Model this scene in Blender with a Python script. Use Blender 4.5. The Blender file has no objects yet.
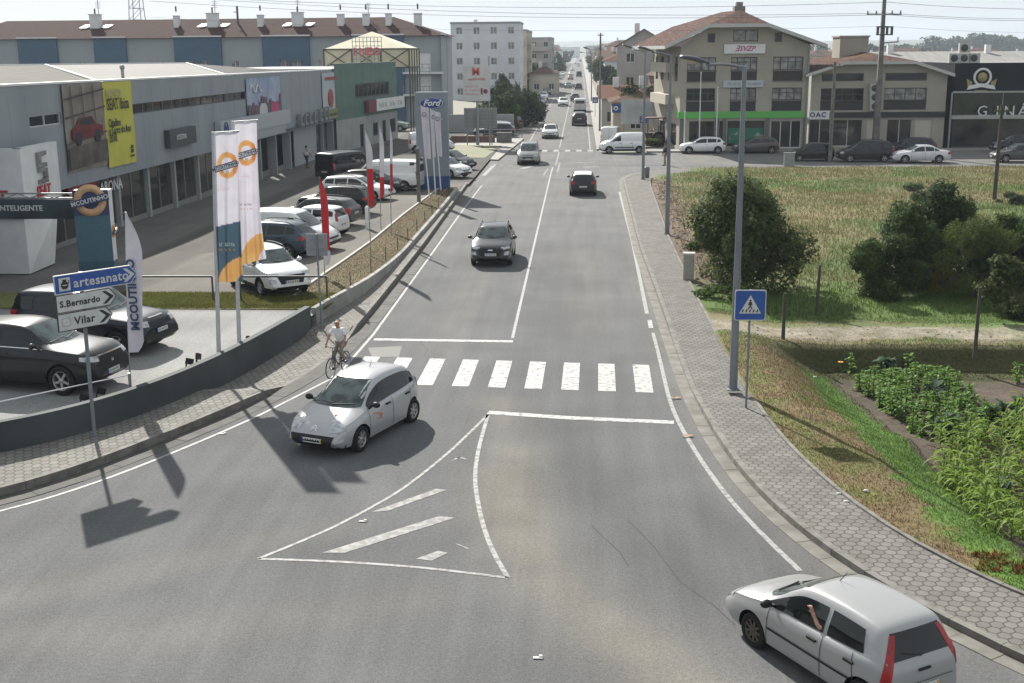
import bpy, bmesh, math, random
import numpy as np
from mathutils import Vector, Matrix
from mathutils.bvhtree import BVHTree
random.seed(7); rng = np.random.default_rng(7)
PI = math.pi; R = math.radians
SC = bpy.context.scene
COL = SC.collection

# ------------------------------------------------------------------ camera
FPX = 1200.0; CH = 9.05; ROLL = R(0.5)
def unroll(x, y):
    dx, dy = x-512, y-341.5
    return (dx*math.cos(ROLL)-dy*math.sin(ROLL), dx*math.sin(ROLL)+dy*math.cos(ROLL))
_v = unroll(581, 50)
PITCH = math.atan(-_v[1]/FPX); YAW = math.atan(_v[0]*math.cos(PITCH)/FPX)
FW = Vector((-math.sin(YAW)*math.cos(PITCH), math.cos(YAW)*math.cos(PITCH), -math.sin(PITCH)))
RT = Vector((math.cos(YAW), math.sin(YAW), 0)); UP = RT.cross(FW)
cam_d = bpy.data.cameras.new('camera'); cam = bpy.data.objects.new('camera', cam_d); COL.objects.link(cam)
cr = RT*math.cos(ROLL)-UP*math.sin(ROLL); cu = RT*math.sin(ROLL)+UP*math.cos(ROLL)
M = Matrix((cr, cu, -FW)).transposed().to_4x4(); M.translation = (0, 0, CH)
cam.matrix_world = M
cam_d.sensor_width = 36; cam_d.lens = FPX*36/1024; cam_d.clip_start = 0.3; cam_d.clip_end = 9000
SC.camera = cam
# ------------------------------------------------------------------ light
SUN_EL = R(35); SUN_AZ = math.atan2(-0.43, 0.90)       # from +Y towards +X
w = bpy.data.worlds.new('World'); SC.world = w; w.use_nodes = True
nt = w.node_tree; bg = nt.nodes['Background']
sky = nt.nodes.new('ShaderNodeTexSky'); sky.sky_type = 'NISHITA'; sky.sun_disc = False
sky.sun_elevation = SUN_EL; sky.sun_rotation = SUN_AZ
sky.altitude = 0; sky.air_density = 1.0; sky.dust_density = 1.2; sky.ozone_density = 1.0
hs = nt.nodes.new('ShaderNodeHueSaturation'); hs.inputs['Saturation'].default_value = 0.35
veil = nt.nodes.new('ShaderNodeMix'); veil.data_type = 'RGBA'; veil.inputs[0].default_value = 0.92    # thin high cloud over the whole sky
# the cloud veil is near even, its unseen side away from the sun raised for fill light
tcw = nt.nodes.new('ShaderNodeTexCoord'); dt = nt.nodes.new('ShaderNodeVectorMath'); dt.operation = 'DOT_PRODUCT'; dt.inputs[1].default_value = (-.41, .86, .30)
nt.links.new(tcw.outputs['Generated'], dt.inputs[0]); mrw = nt.nodes.new('ShaderNodeMapRange'); mrw.inputs[1].default_value = -.8; mrw.inputs[2].default_value = .85; mrw.inputs[3].default_value = 1.05; mrw.inputs[4].default_value = 1.0
nt.links.new(dt.outputs['Value'], mrw.inputs[0]); vs_ = nt.nodes.new('ShaderNodeVectorMath'); vs_.operation = 'SCALE'; vs_.inputs[0].default_value = (3.05, 3.27, 3.42); nt.links.new(mrw.outputs[0], vs_.inputs['Scale']); nt.links.new(vs_.outputs[0], veil.inputs[7])
nt.links.new(sky.outputs[0], hs.inputs['Color']); nt.links.new(hs.outputs[0], veil.inputs[6]); nt.links.new(veil.outputs[2], bg.inputs['Color'])
bg.inputs['Strength'].default_value = 0.10
sd = bpy.data.lights.new('sun', 'SUN'); sd.energy = 4.0; sd.angle = R(0.8); sd.color = (1.0, 0.955, 0.88)
sun = bpy.data.objects.new('sun', sd); COL.objects.link(sun)
sdir = Vector((math.sin(SUN_AZ)*math.cos(SUN_EL), math.cos(SUN_AZ)*math.cos(SUN_EL), math.sin(SUN_EL)))
sun.rotation_euler = (-sdir).to_track_quat('-Z', 'Y').to_euler(); sun.location = (0, 0, 60)
SC.view_settings.view_transform = 'Standard'; SC.view_settings.look = 'None'
SC.view_settings.exposure = 1.15; SC.view_settings.gamma = 1.0

# ------------------------------------------------------------------ picture point -> place
def sm(t): t = max(0.0, min(1.0, t)); return t*t*(3-2*t)
def lotz(y): return 0.55-0.25*sm((y-42)/16)-0.15*sm((y-60)/30)
def pix(x, y):
    u, v = unroll(x, y); return FW+RT*(u/FPX)+UP*(-v/FPX)
def G(x, y, z=0.0):
    d = pix(x, y); t = (z-CH)/d.z; return Vector((d.x*t, d.y*t, z))
def GL(x, y):
    p = G(x, y, .5)
    for _ in range(6): p = G(x, y, lotz(p.y))
    return p
def AY(x, y, Y):
    d = pix(x, y); t = Y/d.y; return Vector((d.x*t, Y, CH+d.z*t))
def AX(x, y, X):
    d = pix(x, y); t = X/d.x; return Vector((X, d.y*t, CH+d.z*t))

# ------------------------------------------------------------------ materials
MATS = {}
def mat(name, c, rough=0.8, metal=0.0, c2=None, scale=8.0, bump=0.0, detail=4.0, spec=0.5, coat=0.0, stretch=None, lo=.35, hi=.65, alpha=1.0):
    if name in MATS: return MATS[name]
    m = bpy.data.materials.new(name); m.use_nodes = True; MATS[name] = m
    n = m.node_tree; b = n.nodes['Principled BSDF']
    b.inputs['Base Color'].default_value = (*c, 1); b.inputs['Roughness'].default_value = rough
    b.inputs['Metallic'].default_value = metal; b.inputs['Specular IOR Level'].default_value = spec
    b.inputs['Coat Weight'].default_value = coat; b.inputs['Coat Roughness'].default_value = 0.05
    if c2 is None: c2 = tuple(v*0.86 for v in c)
    tc = n.nodes.new('ShaderNodeTexCoord'); mp = n.nodes.new('ShaderNodeMapping')
    n.links.new(tc.outputs['Object'], mp.inputs['Vector'])
    if stretch: mp.inputs['Scale'].default_value = stretch
    ns = n.nodes.new('ShaderNodeTexNoise'); ns.inputs['Scale'].default_value = scale; ns.inputs['Detail'].default_value = detail
    n.links.new(mp.outputs[0], ns.inputs['Vector'])
    mr = n.nodes.new('ShaderNodeMapRange'); mr.inputs[1].default_value = lo; mr.inputs[2].default_value = hi
    n.links.new(ns.outputs[0], mr.inputs[0])
    mx = n.nodes.new('ShaderNodeMix'); mx.data_type = 'RGBA'
    mx.inputs[6].default_value = (*c, 1); mx.inputs[7].default_value = (*c2, 1)
    n.links.new(mr.outputs[0], mx.inputs[0]); n.links.new(mx.outputs[2], b.inputs['Base Color'])
    if bump:
        bp = n.nodes.new('ShaderNodeBump'); bp.inputs['Strength'].default_value = bump; bp.inputs['Distance'].default_value = 0.02
        n.links.new(ns.outputs[0], bp.inputs['Height']); n.links.new(bp.outputs[0], b.inputs['Normal'])
    return m
def attr_mat(name, attr='Col', rough=0.95, scale=60.0, amt=0.25, bump=0.0, big=0.0, trans=0.0):
    if name in MATS: return MATS[name]
    m = bpy.data.materials.new(name); m.use_nodes = True; MATS[name] = m
    n = m.node_tree; b = n.nodes['Principled BSDF']; b.inputs['Roughness'].default_value = rough
    b.inputs['Specular IOR Level'].default_value = 0.25
    at = n.nodes.new('ShaderNodeAttribute'); at.attribute_name = attr
    tc = n.nodes.new('ShaderNodeTexCoord')
    def noise(sc, a, det=3):
        ns = n.nodes.new('ShaderNodeTexNoise'); ns.inputs['Scale'].default_value = sc; ns.inputs['Detail'].default_value = det
        n.links.new(tc.outputs['Object'], ns.inputs['Vector'])
        mr = n.nodes.new('ShaderNodeMapRange'); mr.inputs[1].default_value = .3; mr.inputs[2].default_value = .7
        mr.inputs[3].default_value = 1-a; mr.inputs[4].default_value = 1+a
        n.links.new(ns.outputs[0], mr.inputs[0]); return mr, ns
    cur = at.outputs['Color']; ns0 = None
    for sc, a, det in ((scale, amt, 3), (scale*0.02, big, 6)):
        if a <= 0: continue
        mr, nn = noise(sc, a, det); ns0 = ns0 or nn
        vm = n.nodes.new('ShaderNodeVectorMath'); vm.operation = 'SCALE'
        n.links.new(cur, vm.inputs[0]); n.links.new(mr.outputs[0], vm.inputs['Scale']); cur = vm.outputs[0]
    n.links.new(cur, b.inputs['Base Color'])
    if bump:
        bp = n.nodes.new('ShaderNodeBump'); bp.inputs['Strength'].default_value = bump; bp.inputs['Distance'].default_value = 0.02
        n.links.new(ns0.outputs[0], bp.inputs['Height']); n.links.new(bp.outputs[0], b.inputs['Normal'])
    if trans:
        b.inputs['Subsurface Weight'].default_value = 0.0
        tr = n.nodes.new('ShaderNodeBsdfTranslucent'); n.links.new(cur, tr.inputs['Color'])
        ms = n.nodes.new('ShaderNodeMixShader'); ms.inputs[0].default_value = trans
        out = n.nodes['Material Output']
        n.links.new(b.outputs[0], ms.inputs[1]); n.links.new(tr.outputs[0], ms.inputs[2]); n.links.new(ms.outputs[0], out.inputs[0])
    return m
def paint_mat(name='car_paint', metal=0.35, rough=0.28):
    m = bpy.data.materials.new(name); m.use_nodes = True; n = m.node_tree; b = n.nodes['Principled BSDF']
    oi = n.nodes.new('ShaderNodeObjectInfo'); tc = n.nodes.new('ShaderNodeTexCoord')
    ns = n.nodes.new('ShaderNodeTexNoise'); ns.inputs['Scale'].default_value = 2.2; ns.inputs['Detail'].default_value = 7
    n.links.new(tc.outputs['Object'], ns.inputs['Vector'])
    sx = n.nodes.new('ShaderNodeSeparateXYZ'); n.links.new(tc.outputs['Object'], sx.inputs[0])
    dz = n.nodes.new('ShaderNodeMapRange'); dz.inputs[1].default_value = .25; dz.inputs[2].default_value = .75; dz.inputs[3].default_value = .14; dz.inputs[4].default_value = 0.008
    n.links.new(sx.outputs[2], dz.inputs[0])
    mu = n.nodes.new('ShaderNodeMath'); mu.operation = 'MULTIPLY'; n.links.new(dz.outputs[0], mu.inputs[0]); n.links.new(ns.outputs[0], mu.inputs[1])
    mx = n.nodes.new('ShaderNodeMix'); mx.data_type = 'RGBA'; mx.inputs[7].default_value = (.16, .145, .125, 1)
    n.links.new(mu.outputs[0], mx.inputs[0]); n.links.new(oi.outputs['Color'], mx.inputs[6]); n.links.new(mx.outputs[2], b.inputs['Base Color'])
    b.inputs['Metallic'].default_value = metal; b.inputs['Roughness'].default_value = rough
    b.inputs['Specular IOR Level'].default_value = .3; b.inputs['Coat Weight'].default_value = .45; b.inputs['Coat Roughness'].default_value = .04
    return m
PAINT = paint_mat(metal=.25); PAINTW = paint_mat('solid_car_paint', 0.0, 0.4)
def hex_mat(name, c, joint, size, sx=1.0, sy=1.0):
    m = bpy.data.materials.new(name); m.use_nodes = True; MATS[name] = m; n = m.node_tree; b = n.nodes['Principled BSDF']
    b.inputs['Roughness'].default_value = .92; b.inputs['Specular IOR Level'].default_value = .3
    tc = n.nodes.new('ShaderNodeTexCoord')
    # a little waviness so that the joints are not ruled
    nz = n.nodes.new('ShaderNodeTexNoise'); nz.inputs['Scale'].default_value = .9
    n.links.new(tc.outputs['Object'], nz.inputs['Vector'])
    def V(op, a, bb=None, **k):
        v = n.nodes.new('ShaderNodeVectorMath'); v.operation = op
        for i, q in enumerate((a, bb)):
            if q is None: continue
            if isinstance(q, (tuple, list)): v.inputs[i].default_value = q
            else: n.links.new(q, v.inputs[i])
        return v
    def Mt(op, a, bb=None, cc=None):
        v = n.nodes.new('ShaderNodeMath'); v.operation = op
        for i, q in enumerate((a, bb, cc)):
            if q is None: continue
            if isinstance(q, (int, float)): v.inputs[i].default_value = q
            else: n.links.new(q, v.inputs[i])
        return v.outputs[0]
    wob = V('MULTIPLY_ADD', nz.outputs['Color'], (.05, .05, 0)); n.links.new(tc.outputs['Object'], wob.inputs[2])
    p = V('MULTIPLY', wob.outputs[0], (sx/size, sy/size, 0)).outputs[0]
    r = (1.0, 1.7320508, 1.0); hh = (.5, .8660254, .5)
    def wrap(v):
        q = n.nodes.new('ShaderNodeVectorMath'); q.operation = 'WRAP'; n.links.new(v, q.inputs[0])
        q.inputs[1].default_value = hh; q.inputs[2].default_value = (-.5, -.8660254, -.5); return q.outputs[0]
    a = wrap(p); bq = wrap(V('SUBTRACT', p, hh).outputs[0])
    def L2(v):
        s = V('MULTIPLY', v, (1, 1, 0)).outputs[0]; return V('DOT_PRODUCT', s, s).outputs['Value']
    def hexd(v):
        ab = V('ABSOLUTE', v).outputs[0]; ab = V('MULTIPLY', ab, (1, 1, 0)).outputs[0]
        d1 = V('DOT_PRODUCT', ab, (.5, .8660254, 0)).outputs['Value']
        s = n.nodes.new('ShaderNodeSeparateXYZ'); n.links.new(ab, s.inputs[0])
        return Mt('MAXIMUM', d1, s.outputs[0])
    da, db = L2(a), L2(bq); sel = Mt('LESS_THAN', da, db)
    ha, hb = hexd(a), hexd(bq)
    h = Mt('ADD', Mt('MULTIPLY', ha, sel), Mt('MULTIPLY', hb, Mt('SUBTRACT', 1.0, sel)))
    jr = n.nodes.new('ShaderNodeMapRange'); jr.inputs[1].default_value = .405; jr.inputs[2].default_value = .475; n.links.new(h, jr.inputs[0])
    n1 = n.nodes.new('ShaderNodeTexNoise'); n1.inputs['Scale'].default_value = 1.1; n1.inputs['Detail'].default_value = 8
    n.links.new(tc.outputs['Object'], n1.inputs['Vector'])
    n2 = n.nodes.new('ShaderNodeTexNoise'); n2.inputs['Scale'].default_value = 45; n2.inputs['Detail'].default_value = 3
    n.links.new(tc.outputs['Object'], n2.inputs['Vector'])
    cr_ = n.nodes.new('ShaderNodeMapRange'); cr_.inputs[1].default_value = .3; cr_.inputs[2].default_value = .7; cr_.inputs[3].default_value = .74; cr_.inputs[4].default_value = 1.16
    n.links.new(Mt('ADD', Mt('MULTIPLY', n1.outputs[0], .55), Mt('MULTIPLY', n2.outputs[0], .45)), cr_.inputs[0])
    mv = n.nodes.new('ShaderNodeMix'); mv.data_type = 'VECTOR'; n.links.new(sel, mv.inputs[0]); n.links.new(bq, mv.inputs[4]); n.links.new(a, mv.inputs[5])
    idv = V('SNAP', V('ADD', V('SUBTRACT', p, mv.outputs[1]).outputs[0], (.1, .1, .1)).outputs[0], (.25, .25, .25))
    wn = n.nodes.new('ShaderNodeTexWhiteNoise'); wn.noise_dimensions = '3D'; n.links.new(idv.outputs[0], wn.inputs['Vector'])
    ton = n.nodes.new('ShaderNodeMapRange'); ton.inputs[3].default_value = .84; ton.inputs[4].default_value = 1.12; n.links.new(wn.outputs['Value'], ton.inputs[0])
    sc = V('SCALE', (c[0], c[1], c[2])); n.links.new(Mt('MULTIPLY', cr_.outputs[0], ton.outputs[0]), sc.inputs['Scale'])
    mx = n.nodes.new('ShaderNodeMix'); mx.data_type = 'RGBA'; mx.inputs[7].default_value = (*joint, 1)
    n.links.new(Mt('MULTIPLY', jr.outputs[0], .75), mx.inputs[0]); n.links.new(sc.outputs[0], mx.inputs[6]); n.links.new(mx.outputs[2], b.inputs['Base Color'])
    bp = n.nodes.new('ShaderNodeBump'); bp.inputs['Strength'].default_value = .5; bp.inputs['Distance'].default_value = .01; bp.invert = True
    n.links.new(jr.outputs[0], bp.inputs['Height']); n.links.new(bp.outputs[0], b.inputs['Normal'])
    return m

# ------------------------------------------------------------------ mesh helpers
def props(o, label=None, cat=None, group=None, kind=None):
    if label: o['label'] = label
    if cat: o['category'] = cat
    if group: o['group'] = group
    if kind: o['kind'] = kind
    return o
def thing(name, label, cat, loc=(0, 0, 0), rz=0.0, group=None):
    o = bpy.data.objects.new(name, None); COL.objects.link(o); o.empty_display_size = .2
    o.location = loc; o.rotation_euler = (0, 0, rz); return props(o, label, cat, group)
class MB:
    def __init__(s): s.v = []; s.f = []; s.m = []; s.smooth = []
    def add(s, vs, fs, mi=0, sm_=False, T=None):
        b = len(s.v)
        for q in vs:
            q = Vector(q)
            if T is not None: q = T @ q
            s.v.append(tuple(q))
        for f in fs: s.f.append(tuple(b+i for i in f)); s.m.append(mi); s.smooth.append(sm_)
        return s
    def box(s, x0, x1, y0, y1, z0, z1, mi=0, T=None):
        vs = [(x, y, z) for z in (z0, z1) for y in (y0, y1) for x in (x0, x1)]
        return s.add(vs, [(0, 2, 3, 1), (4, 5, 7, 6), (0, 1, 5, 4), (2, 6, 7, 3), (0, 4, 6, 2), (1, 3, 7, 5)], mi, False, T)
    def cbox(s, c, d, mi=0, T=None):
        return s.box(c[0]-d[0]/2, c[0]+d[0]/2, c[1]-d[1]/2, c[1]+d[1]/2, c[2]-d[2]/2, c[2]+d[2]/2, mi, T)
    def tube(s, p0, p1, r0, r1=None, n=10, mi=0, cap=True, T=None):
        r1 = r0 if r1 is None else r1; p0 = Vector(p0); p1 = Vector(p1); d = (p1-p0)
        if d.length < 1e-6: return s
        d.normalize(); a = d.orthogonal().normalized(); b = d.cross(a)
        vs = []
        for p, r in ((p0, r0), (p1, r1)):
            for i in range(n):
                t = 2*PI*i/n; vs.append(p+(a*math.cos(t)+b*math.sin(t))*r)
        s.add(vs, [(i, (i+1) % n, n+(i+1) % n, n+i) for i in range(n)], mi, True, T)
        if cap: s.add(vs, [tuple(range(n-1, -1, -1)), tuple(range(n, 2*n))], mi, False, T)
        return s
    def path(s, pts, r, n=8, mi=0, T=None):
        for i in range(len(pts)-1): s.tube(pts[i], pts[i+1], r if not isinstance(r, (list, tuple)) else r[i], r if not isinstance(r, (list, tuple)) else r[i+1], n, mi, True, T)
        return s
    def prism(s, poly, a0, a1, axis='y', mi=0, T=None):
        # poly in the plane perpendicular to axis
        def P(u, v, a):
            return {'y': (u, a, v), 'x': (a, u, v), 'z': (u, v, a)}[axis]
        n = len(poly); vs = [P(u, v, a0) for u, v in poly]+[P(u, v, a1) for u, v in poly]
        fs = [tuple(range(n)), tuple(range(2*n-1, n-1, -1))]+[(i, n+i, n+(i+1) % n, (i+1) % n) for i in range(n)]
        return s.add(vs, fs, mi, False, T)
    def lathe(s, prof, n=20, mi=0, T=None, axis='z', closed=False):
        vs = []; k = len(prof)
        for i in range(n):
            t = 2*PI*i/n; c, q = math.cos(t), math.sin(t)
            for r, h in prof:
                vs.append((r*c, r*q, h) if axis == 'z' else (r*c, h, r*q))
        fs = []
        kk = k if closed else k-1
        for i in range(n):
            for j in range(kk): fs.append((i*k+j, ((i+1) % n)*k+j, ((i+1) % n)*k+(j+1) % k, i*k+(j+1) % k))
        return s.add(vs, fs, mi, True, T)
    def ball(s, c, r, n=10, mi=0, sc=(1, 1, 1), T=None):
        prof = [(max(1e-4, r*math.sin(PI*i/(n//2+1))), -r*math.cos(PI*i/(n//2+1))) for i in range(n//2+2)]
        b = len(s.v); s.lathe(prof, n, mi, None)
        for i in range(b, len(s.v)):
            q = Vector(s.v[i]); q = Vector((q.x*sc[0]+c[0], q.y*sc[1]+c[1], q.z*sc[2]+c[2])); s.v[i] = tuple(T @ q if T is not None else q)
        return s
    def merge(s, o, T=None):
        b = len(s.v); s.v += [tuple(T @ Vector(q)) if T is not None else q for q in o.v]
        s.f += [tuple(b+i for i in f) for f in o.f]; s.m += o.m; s.smooth += o.smooth; return s
    def mesh(s, name, mats):
        me = bpy.data.meshes.new(name); me.from_pydata(s.v, [], s.f)
        for m in (mats if isinstance(mats, (list, tuple)) else [mats]): me.materials.append(m)
        me.polygons.foreach_set('material_index', s.m); me.polygons.foreach_set('use_smooth', s.smooth)
        bm = bmesh.new(); bm.from_mesh(me); bmesh.ops.recalc_face_normals(bm, faces=bm.faces); bm.to_mesh(me); bm.free()
        me.update(); return me
    def build(s, name, mats, parent=None, **k):
        o = bpy.data.objects.new(name, s.mesh(name, mats)); COL.objects.link(o); o.parent = parent
        return props(o, **k) if k else o
def link(name, me, parent=None, **k):
    o = bpy.data.objects.new(name, me); COL.objects.link(o); o.parent = parent
    return props(o, **k) if k else o
def nmesh(name, V, F, mats, cols=None, smooth=False, mi=None):
    """V (n,3) array, F (m,k) array, cols (n,3) point colours"""
    me = bpy.data.meshes.new(name); V = np.asarray(V, np.float32); F = np.asarray(F, np.int32); k = F.shape[1]
    me.vertices.add(len(V)); me.vertices.foreach_set('co', V.ravel())
    me.loops.add(F.size); me.loops.foreach_set('vertex_index', F.ravel())
    me.polygons.add(len(F)); me.polygons.foreach_set('loop_start', np.arange(0, F.size, k, dtype=np.int32))
    me.polygons.foreach_set('use_smooth', np.full(len(F), smooth))
    for m in (mats if isinstance(mats, (list, tuple)) else [mats]): me.materials.append(m)
    if mi is not None: me.polygons.foreach_set('material_index', np.asarray(mi, np.int32))
    if cols is not None:
        a = me.color_attributes.new('Col', 'FLOAT_COLOR', 'POINT')
        c = np.ones((len(V), 4), np.float32); c[:, :3] = cols; a.data.foreach_set('color', c.ravel())
    me.update(calc_edges=True); me.validate(); return me
def copy_tree(o, parent=None):
    c = o.copy(); COL.objects.link(c); c.parent = parent
    for ch in o.children: copy_tree(ch, c)
    return c
def text_mb(mb, s, size, T, depth=0.01, mi=0, align='CENTER', shear=0.0, spacing=1.0, bold=0.0, res=2):
    cu_ = bpy.data.curves.new('lettering', 'FONT'); cu_.body = s; cu_.size = size; cu_.extrude = depth/2; cu_.align_x = align; cu_.align_y = 'CENTER'
    cu_.shear = shear; cu_.space_character = spacing; cu_.resolution_u = res; cu_.offset = bold
    o = bpy.data.objects.new('lettering', cu_); COL.objects.link(o)
    dg = bpy.context.evaluated_depsgraph_get(); me = bpy.data.meshes.new_from_object(o.evaluated_get(dg))
    mb.add([v.co.copy() for v in me.vertices], [tuple(p.vertices) for p in me.polygons], mi, False, T)
    bpy.data.objects.remove(o); bpy.data.curves.remove(cu_); bpy.data.meshes.remove(me); return mb
def frameT(origin, xdir, updir=(0, 0, 1)):
    """text plane: local x along xdir, local y up, local z out of the plane"""
    x = Vector(xdir).normalized(); y = Vector(updir); y = (y-x*y.dot(x)).normalized(); z = x.cross(y)
    m_ = Matrix((x, y, z)).transposed().to_4x4(); m_.translation = Vector(origin); return m_
# ================================================================== THE SETTING
def vnoise(x, y, seed=0):
    x = np.asarray(x, float); y = np.asarray(y, float)
    xi = np.floor(x).astype(np.int64); yi = np.floor(y).astype(np.int64); fx = x-xi; fy = y-yi
    fx = fx*fx*(3-2*fx); fy = fy*fy*(3-2*fy)
    def h(a, b):
        n_ = (a*374761393+b*668265263+seed*982451653) & 0xffffffff
        n_ = ((n_ ^ (n_ >> 13))*1274126177) & 0xffffffff
        return ((n_ ^ (n_ >> 16)) & 0xffff)/65535.0
    return (h(xi, yi)*(1-fx)+h(xi+1, yi)*fx)*(1-fy)+(h(xi, yi+1)*(1-fx)+h(xi+1, yi+1)*fx)*fy
def fbm(x, y, o=4, seed=0):
    s = 0; a = .5; t = 0
    for i in range(o): s = s+a*vnoise(x*2**i, y*2**i, seed+i); t += a; a *= .55
    return s/t
def smn(t): t = np.clip(t, 0, 1); return t*t*(3-2*t)
def resample(pts, step):
    out = [Vector(pts[0])]
    P_ = [Vector((p[0], p[1], 0)) for p in pts]; L = [0]
    for i in range(1, len(P_)): L.append(L[-1]+(P_[i]-P_[i-1]).length)
    n = max(2, int(L[-1]/step)+1); xs = np.linspace(0, L[-1], n)
    X = np.interp(xs, L, [p.x for p in P_]); Y = np.interp(xs, L, [p.y for p in P_])
    return [Vector((a, b, 0)) for a, b in zip(X, Y)]
def smooth_line(pts, it=40, step=.5):
    q = resample(pts, step)
    for _ in range(it):
        q = [q[0]]+[(q[i-1]+q[i]*2+q[i+1])/4 for i in range(1, len(q)-1)]+[q[-1]]
    return q
def offset_line(pts, d):
    out = []
    for i, p in enumerate(pts):
        t = (pts[min(i+1, len(pts)-1)]-pts[max(i-1, 0)]).normalized(); out.append(p+Vector((t.y, -t.x, 0))*d)   # + is to the right of travel
    return out

# control lines (plan coordinates, metres)
KL = smooth_line([(-34, 14.5), (-24, 17.2)]+[tuple(G(*q)[:2]) for q in [(0, 508), (40, 493), (150, 445), (220, 421), (280, 390), (310, 377), (338, 352), (365, 322), (420, 252), (468, 185)]])
WL = smooth_line([(-34, 17.0), (-25, 20)]+[tuple(G(*q, .12)[:2]) for q in [(0, 462), (94, 438), (180, 405), (256, 365), (341, 310), (365, 298), (400, 262), (440, 215), (458, 192)]])
KR = smooth_line([(22, 4.5), (12, 11.0)]+[tuple(G(*q)[:2]) for q in [(1024, 672), (960, 640), (850, 575), (775, 520), (720, 450), (690, 390), (655, 290), (640, 250), (625, 190), (622, 178)]]+[(4.0, 91.5), (7.5, 93.6)])
IR = smooth_line([(24, 6.8), (13, 13.2)]+[tuple(G(*q, .12)[:2]) for q in [(1024, 604), (960, 578), (850, 508), (768, 428), (730, 358), (697, 300), (667, 235), (648, 180)]]+[(5.6, 90.5), (8.5, 92.0)])
def xat(line, Y):
    ys = [p.y for p in line]; xs = [p.x for p in line]
    return np.interp(Y, ys, xs)
KLx = lambda Y: xat(KL, Y); KRx = lambda Y: xat(KR, Y); IRx = lambda Y: xat(IR, Y)

# asphalt -----------------------------------------------------------
def asphalt_mat():
    m = bpy.data.materials.new('asphalt'); m.use_nodes = True; n = m.node_tree; b = n.nodes['Principled BSDF']
    b.inputs['Roughness'].default_value = .95; b.inputs['Specular IOR Level'].default_value = .2
    tc = n.nodes.new('ShaderNodeTexCoord')
    def N(sc, det=4, st=None, rough=.5):
        q = n.nodes.new('ShaderNodeTexNoise'); q.inputs['Scale'].default_value = sc; q.inputs['Detail'].default_value = det; q.inputs['Roughness'].default_value = rough
        mp = n.nodes.new('ShaderNodeMapping'); n.links.new(tc.outputs['Object'], mp.inputs[0])
        if st: mp.inputs['Scale'].default_value = st
        n.links.new(mp.outputs[0], q.inputs['Vector']); return q.outputs[0]
    def MR(s, a, bb, c, d):
        q = n.nodes.new('ShaderNodeMapRange'); q.inputs[1].default_value = a; q.inputs[2].default_value = bb; q.inputs[3].default_value = c; q.inputs[4].default_value = d
        n.links.new(s, q.inputs[0]); return q.outputs[0]
    def MU(a, c):
        q = n.nodes.new('ShaderNodeMath'); q.operation = 'MULTIPLY'; n.links.new(a, q.inputs[0]); n.links.new(c, q.inputs[1]); return q.outputs[0]
    at = n.nodes.new('ShaderNodeAttribute'); at.attribute_name = 'Col'
    f = MU(MU(MR(N(38, 2, rough=.8), .3, .7, .68, 1.32), MR(N(13, 4, rough=.75), .3, .7, .80, 1.20)), MU(MR(N(.35, 6), .3, .7, .88, 1.12), MR(N(1.0, 6, (2.2, .12, 1)), .3, .7, .90, 1.09)))
    v = n.nodes.new('ShaderNodeVectorMath'); v.operation = 'SCALE'; n.links.new(at.outputs['Color'], v.inputs[0]); n.links.new(f, v.inputs['Scale'])
    n.links.new(v.outputs[0], b.inputs['Base Color'])
    bp = n.nodes.new('ShaderNodeBump'); bp.inputs['Strength'].default_value = .35; bp.inputs['Distance'].default_value = .008
    n.links.new(N(60, 2), bp.inputs['Height']); n.links.new(bp.outputs[0], b.inputs['Normal']); return m
ASPH = asphalt_mat()
def seg_dist(X, Y, pl):
    best = np.full(X.shape, 1e9)
    for (ax, ay), (bx, by) in zip(pl[:-1], pl[1:]):
        dx, dy = bx-ax, by-ay; t = np.clip(((X-ax)*dx+(Y-ay)*dy)/(dx*dx+dy*dy), 0, 1)
        best = np.minimum(best, np.hypot(X-ax-t*dx, Y-ay-t*dy))
    return best
def gp(*q): return tuple(G(*q)[:2])
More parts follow.
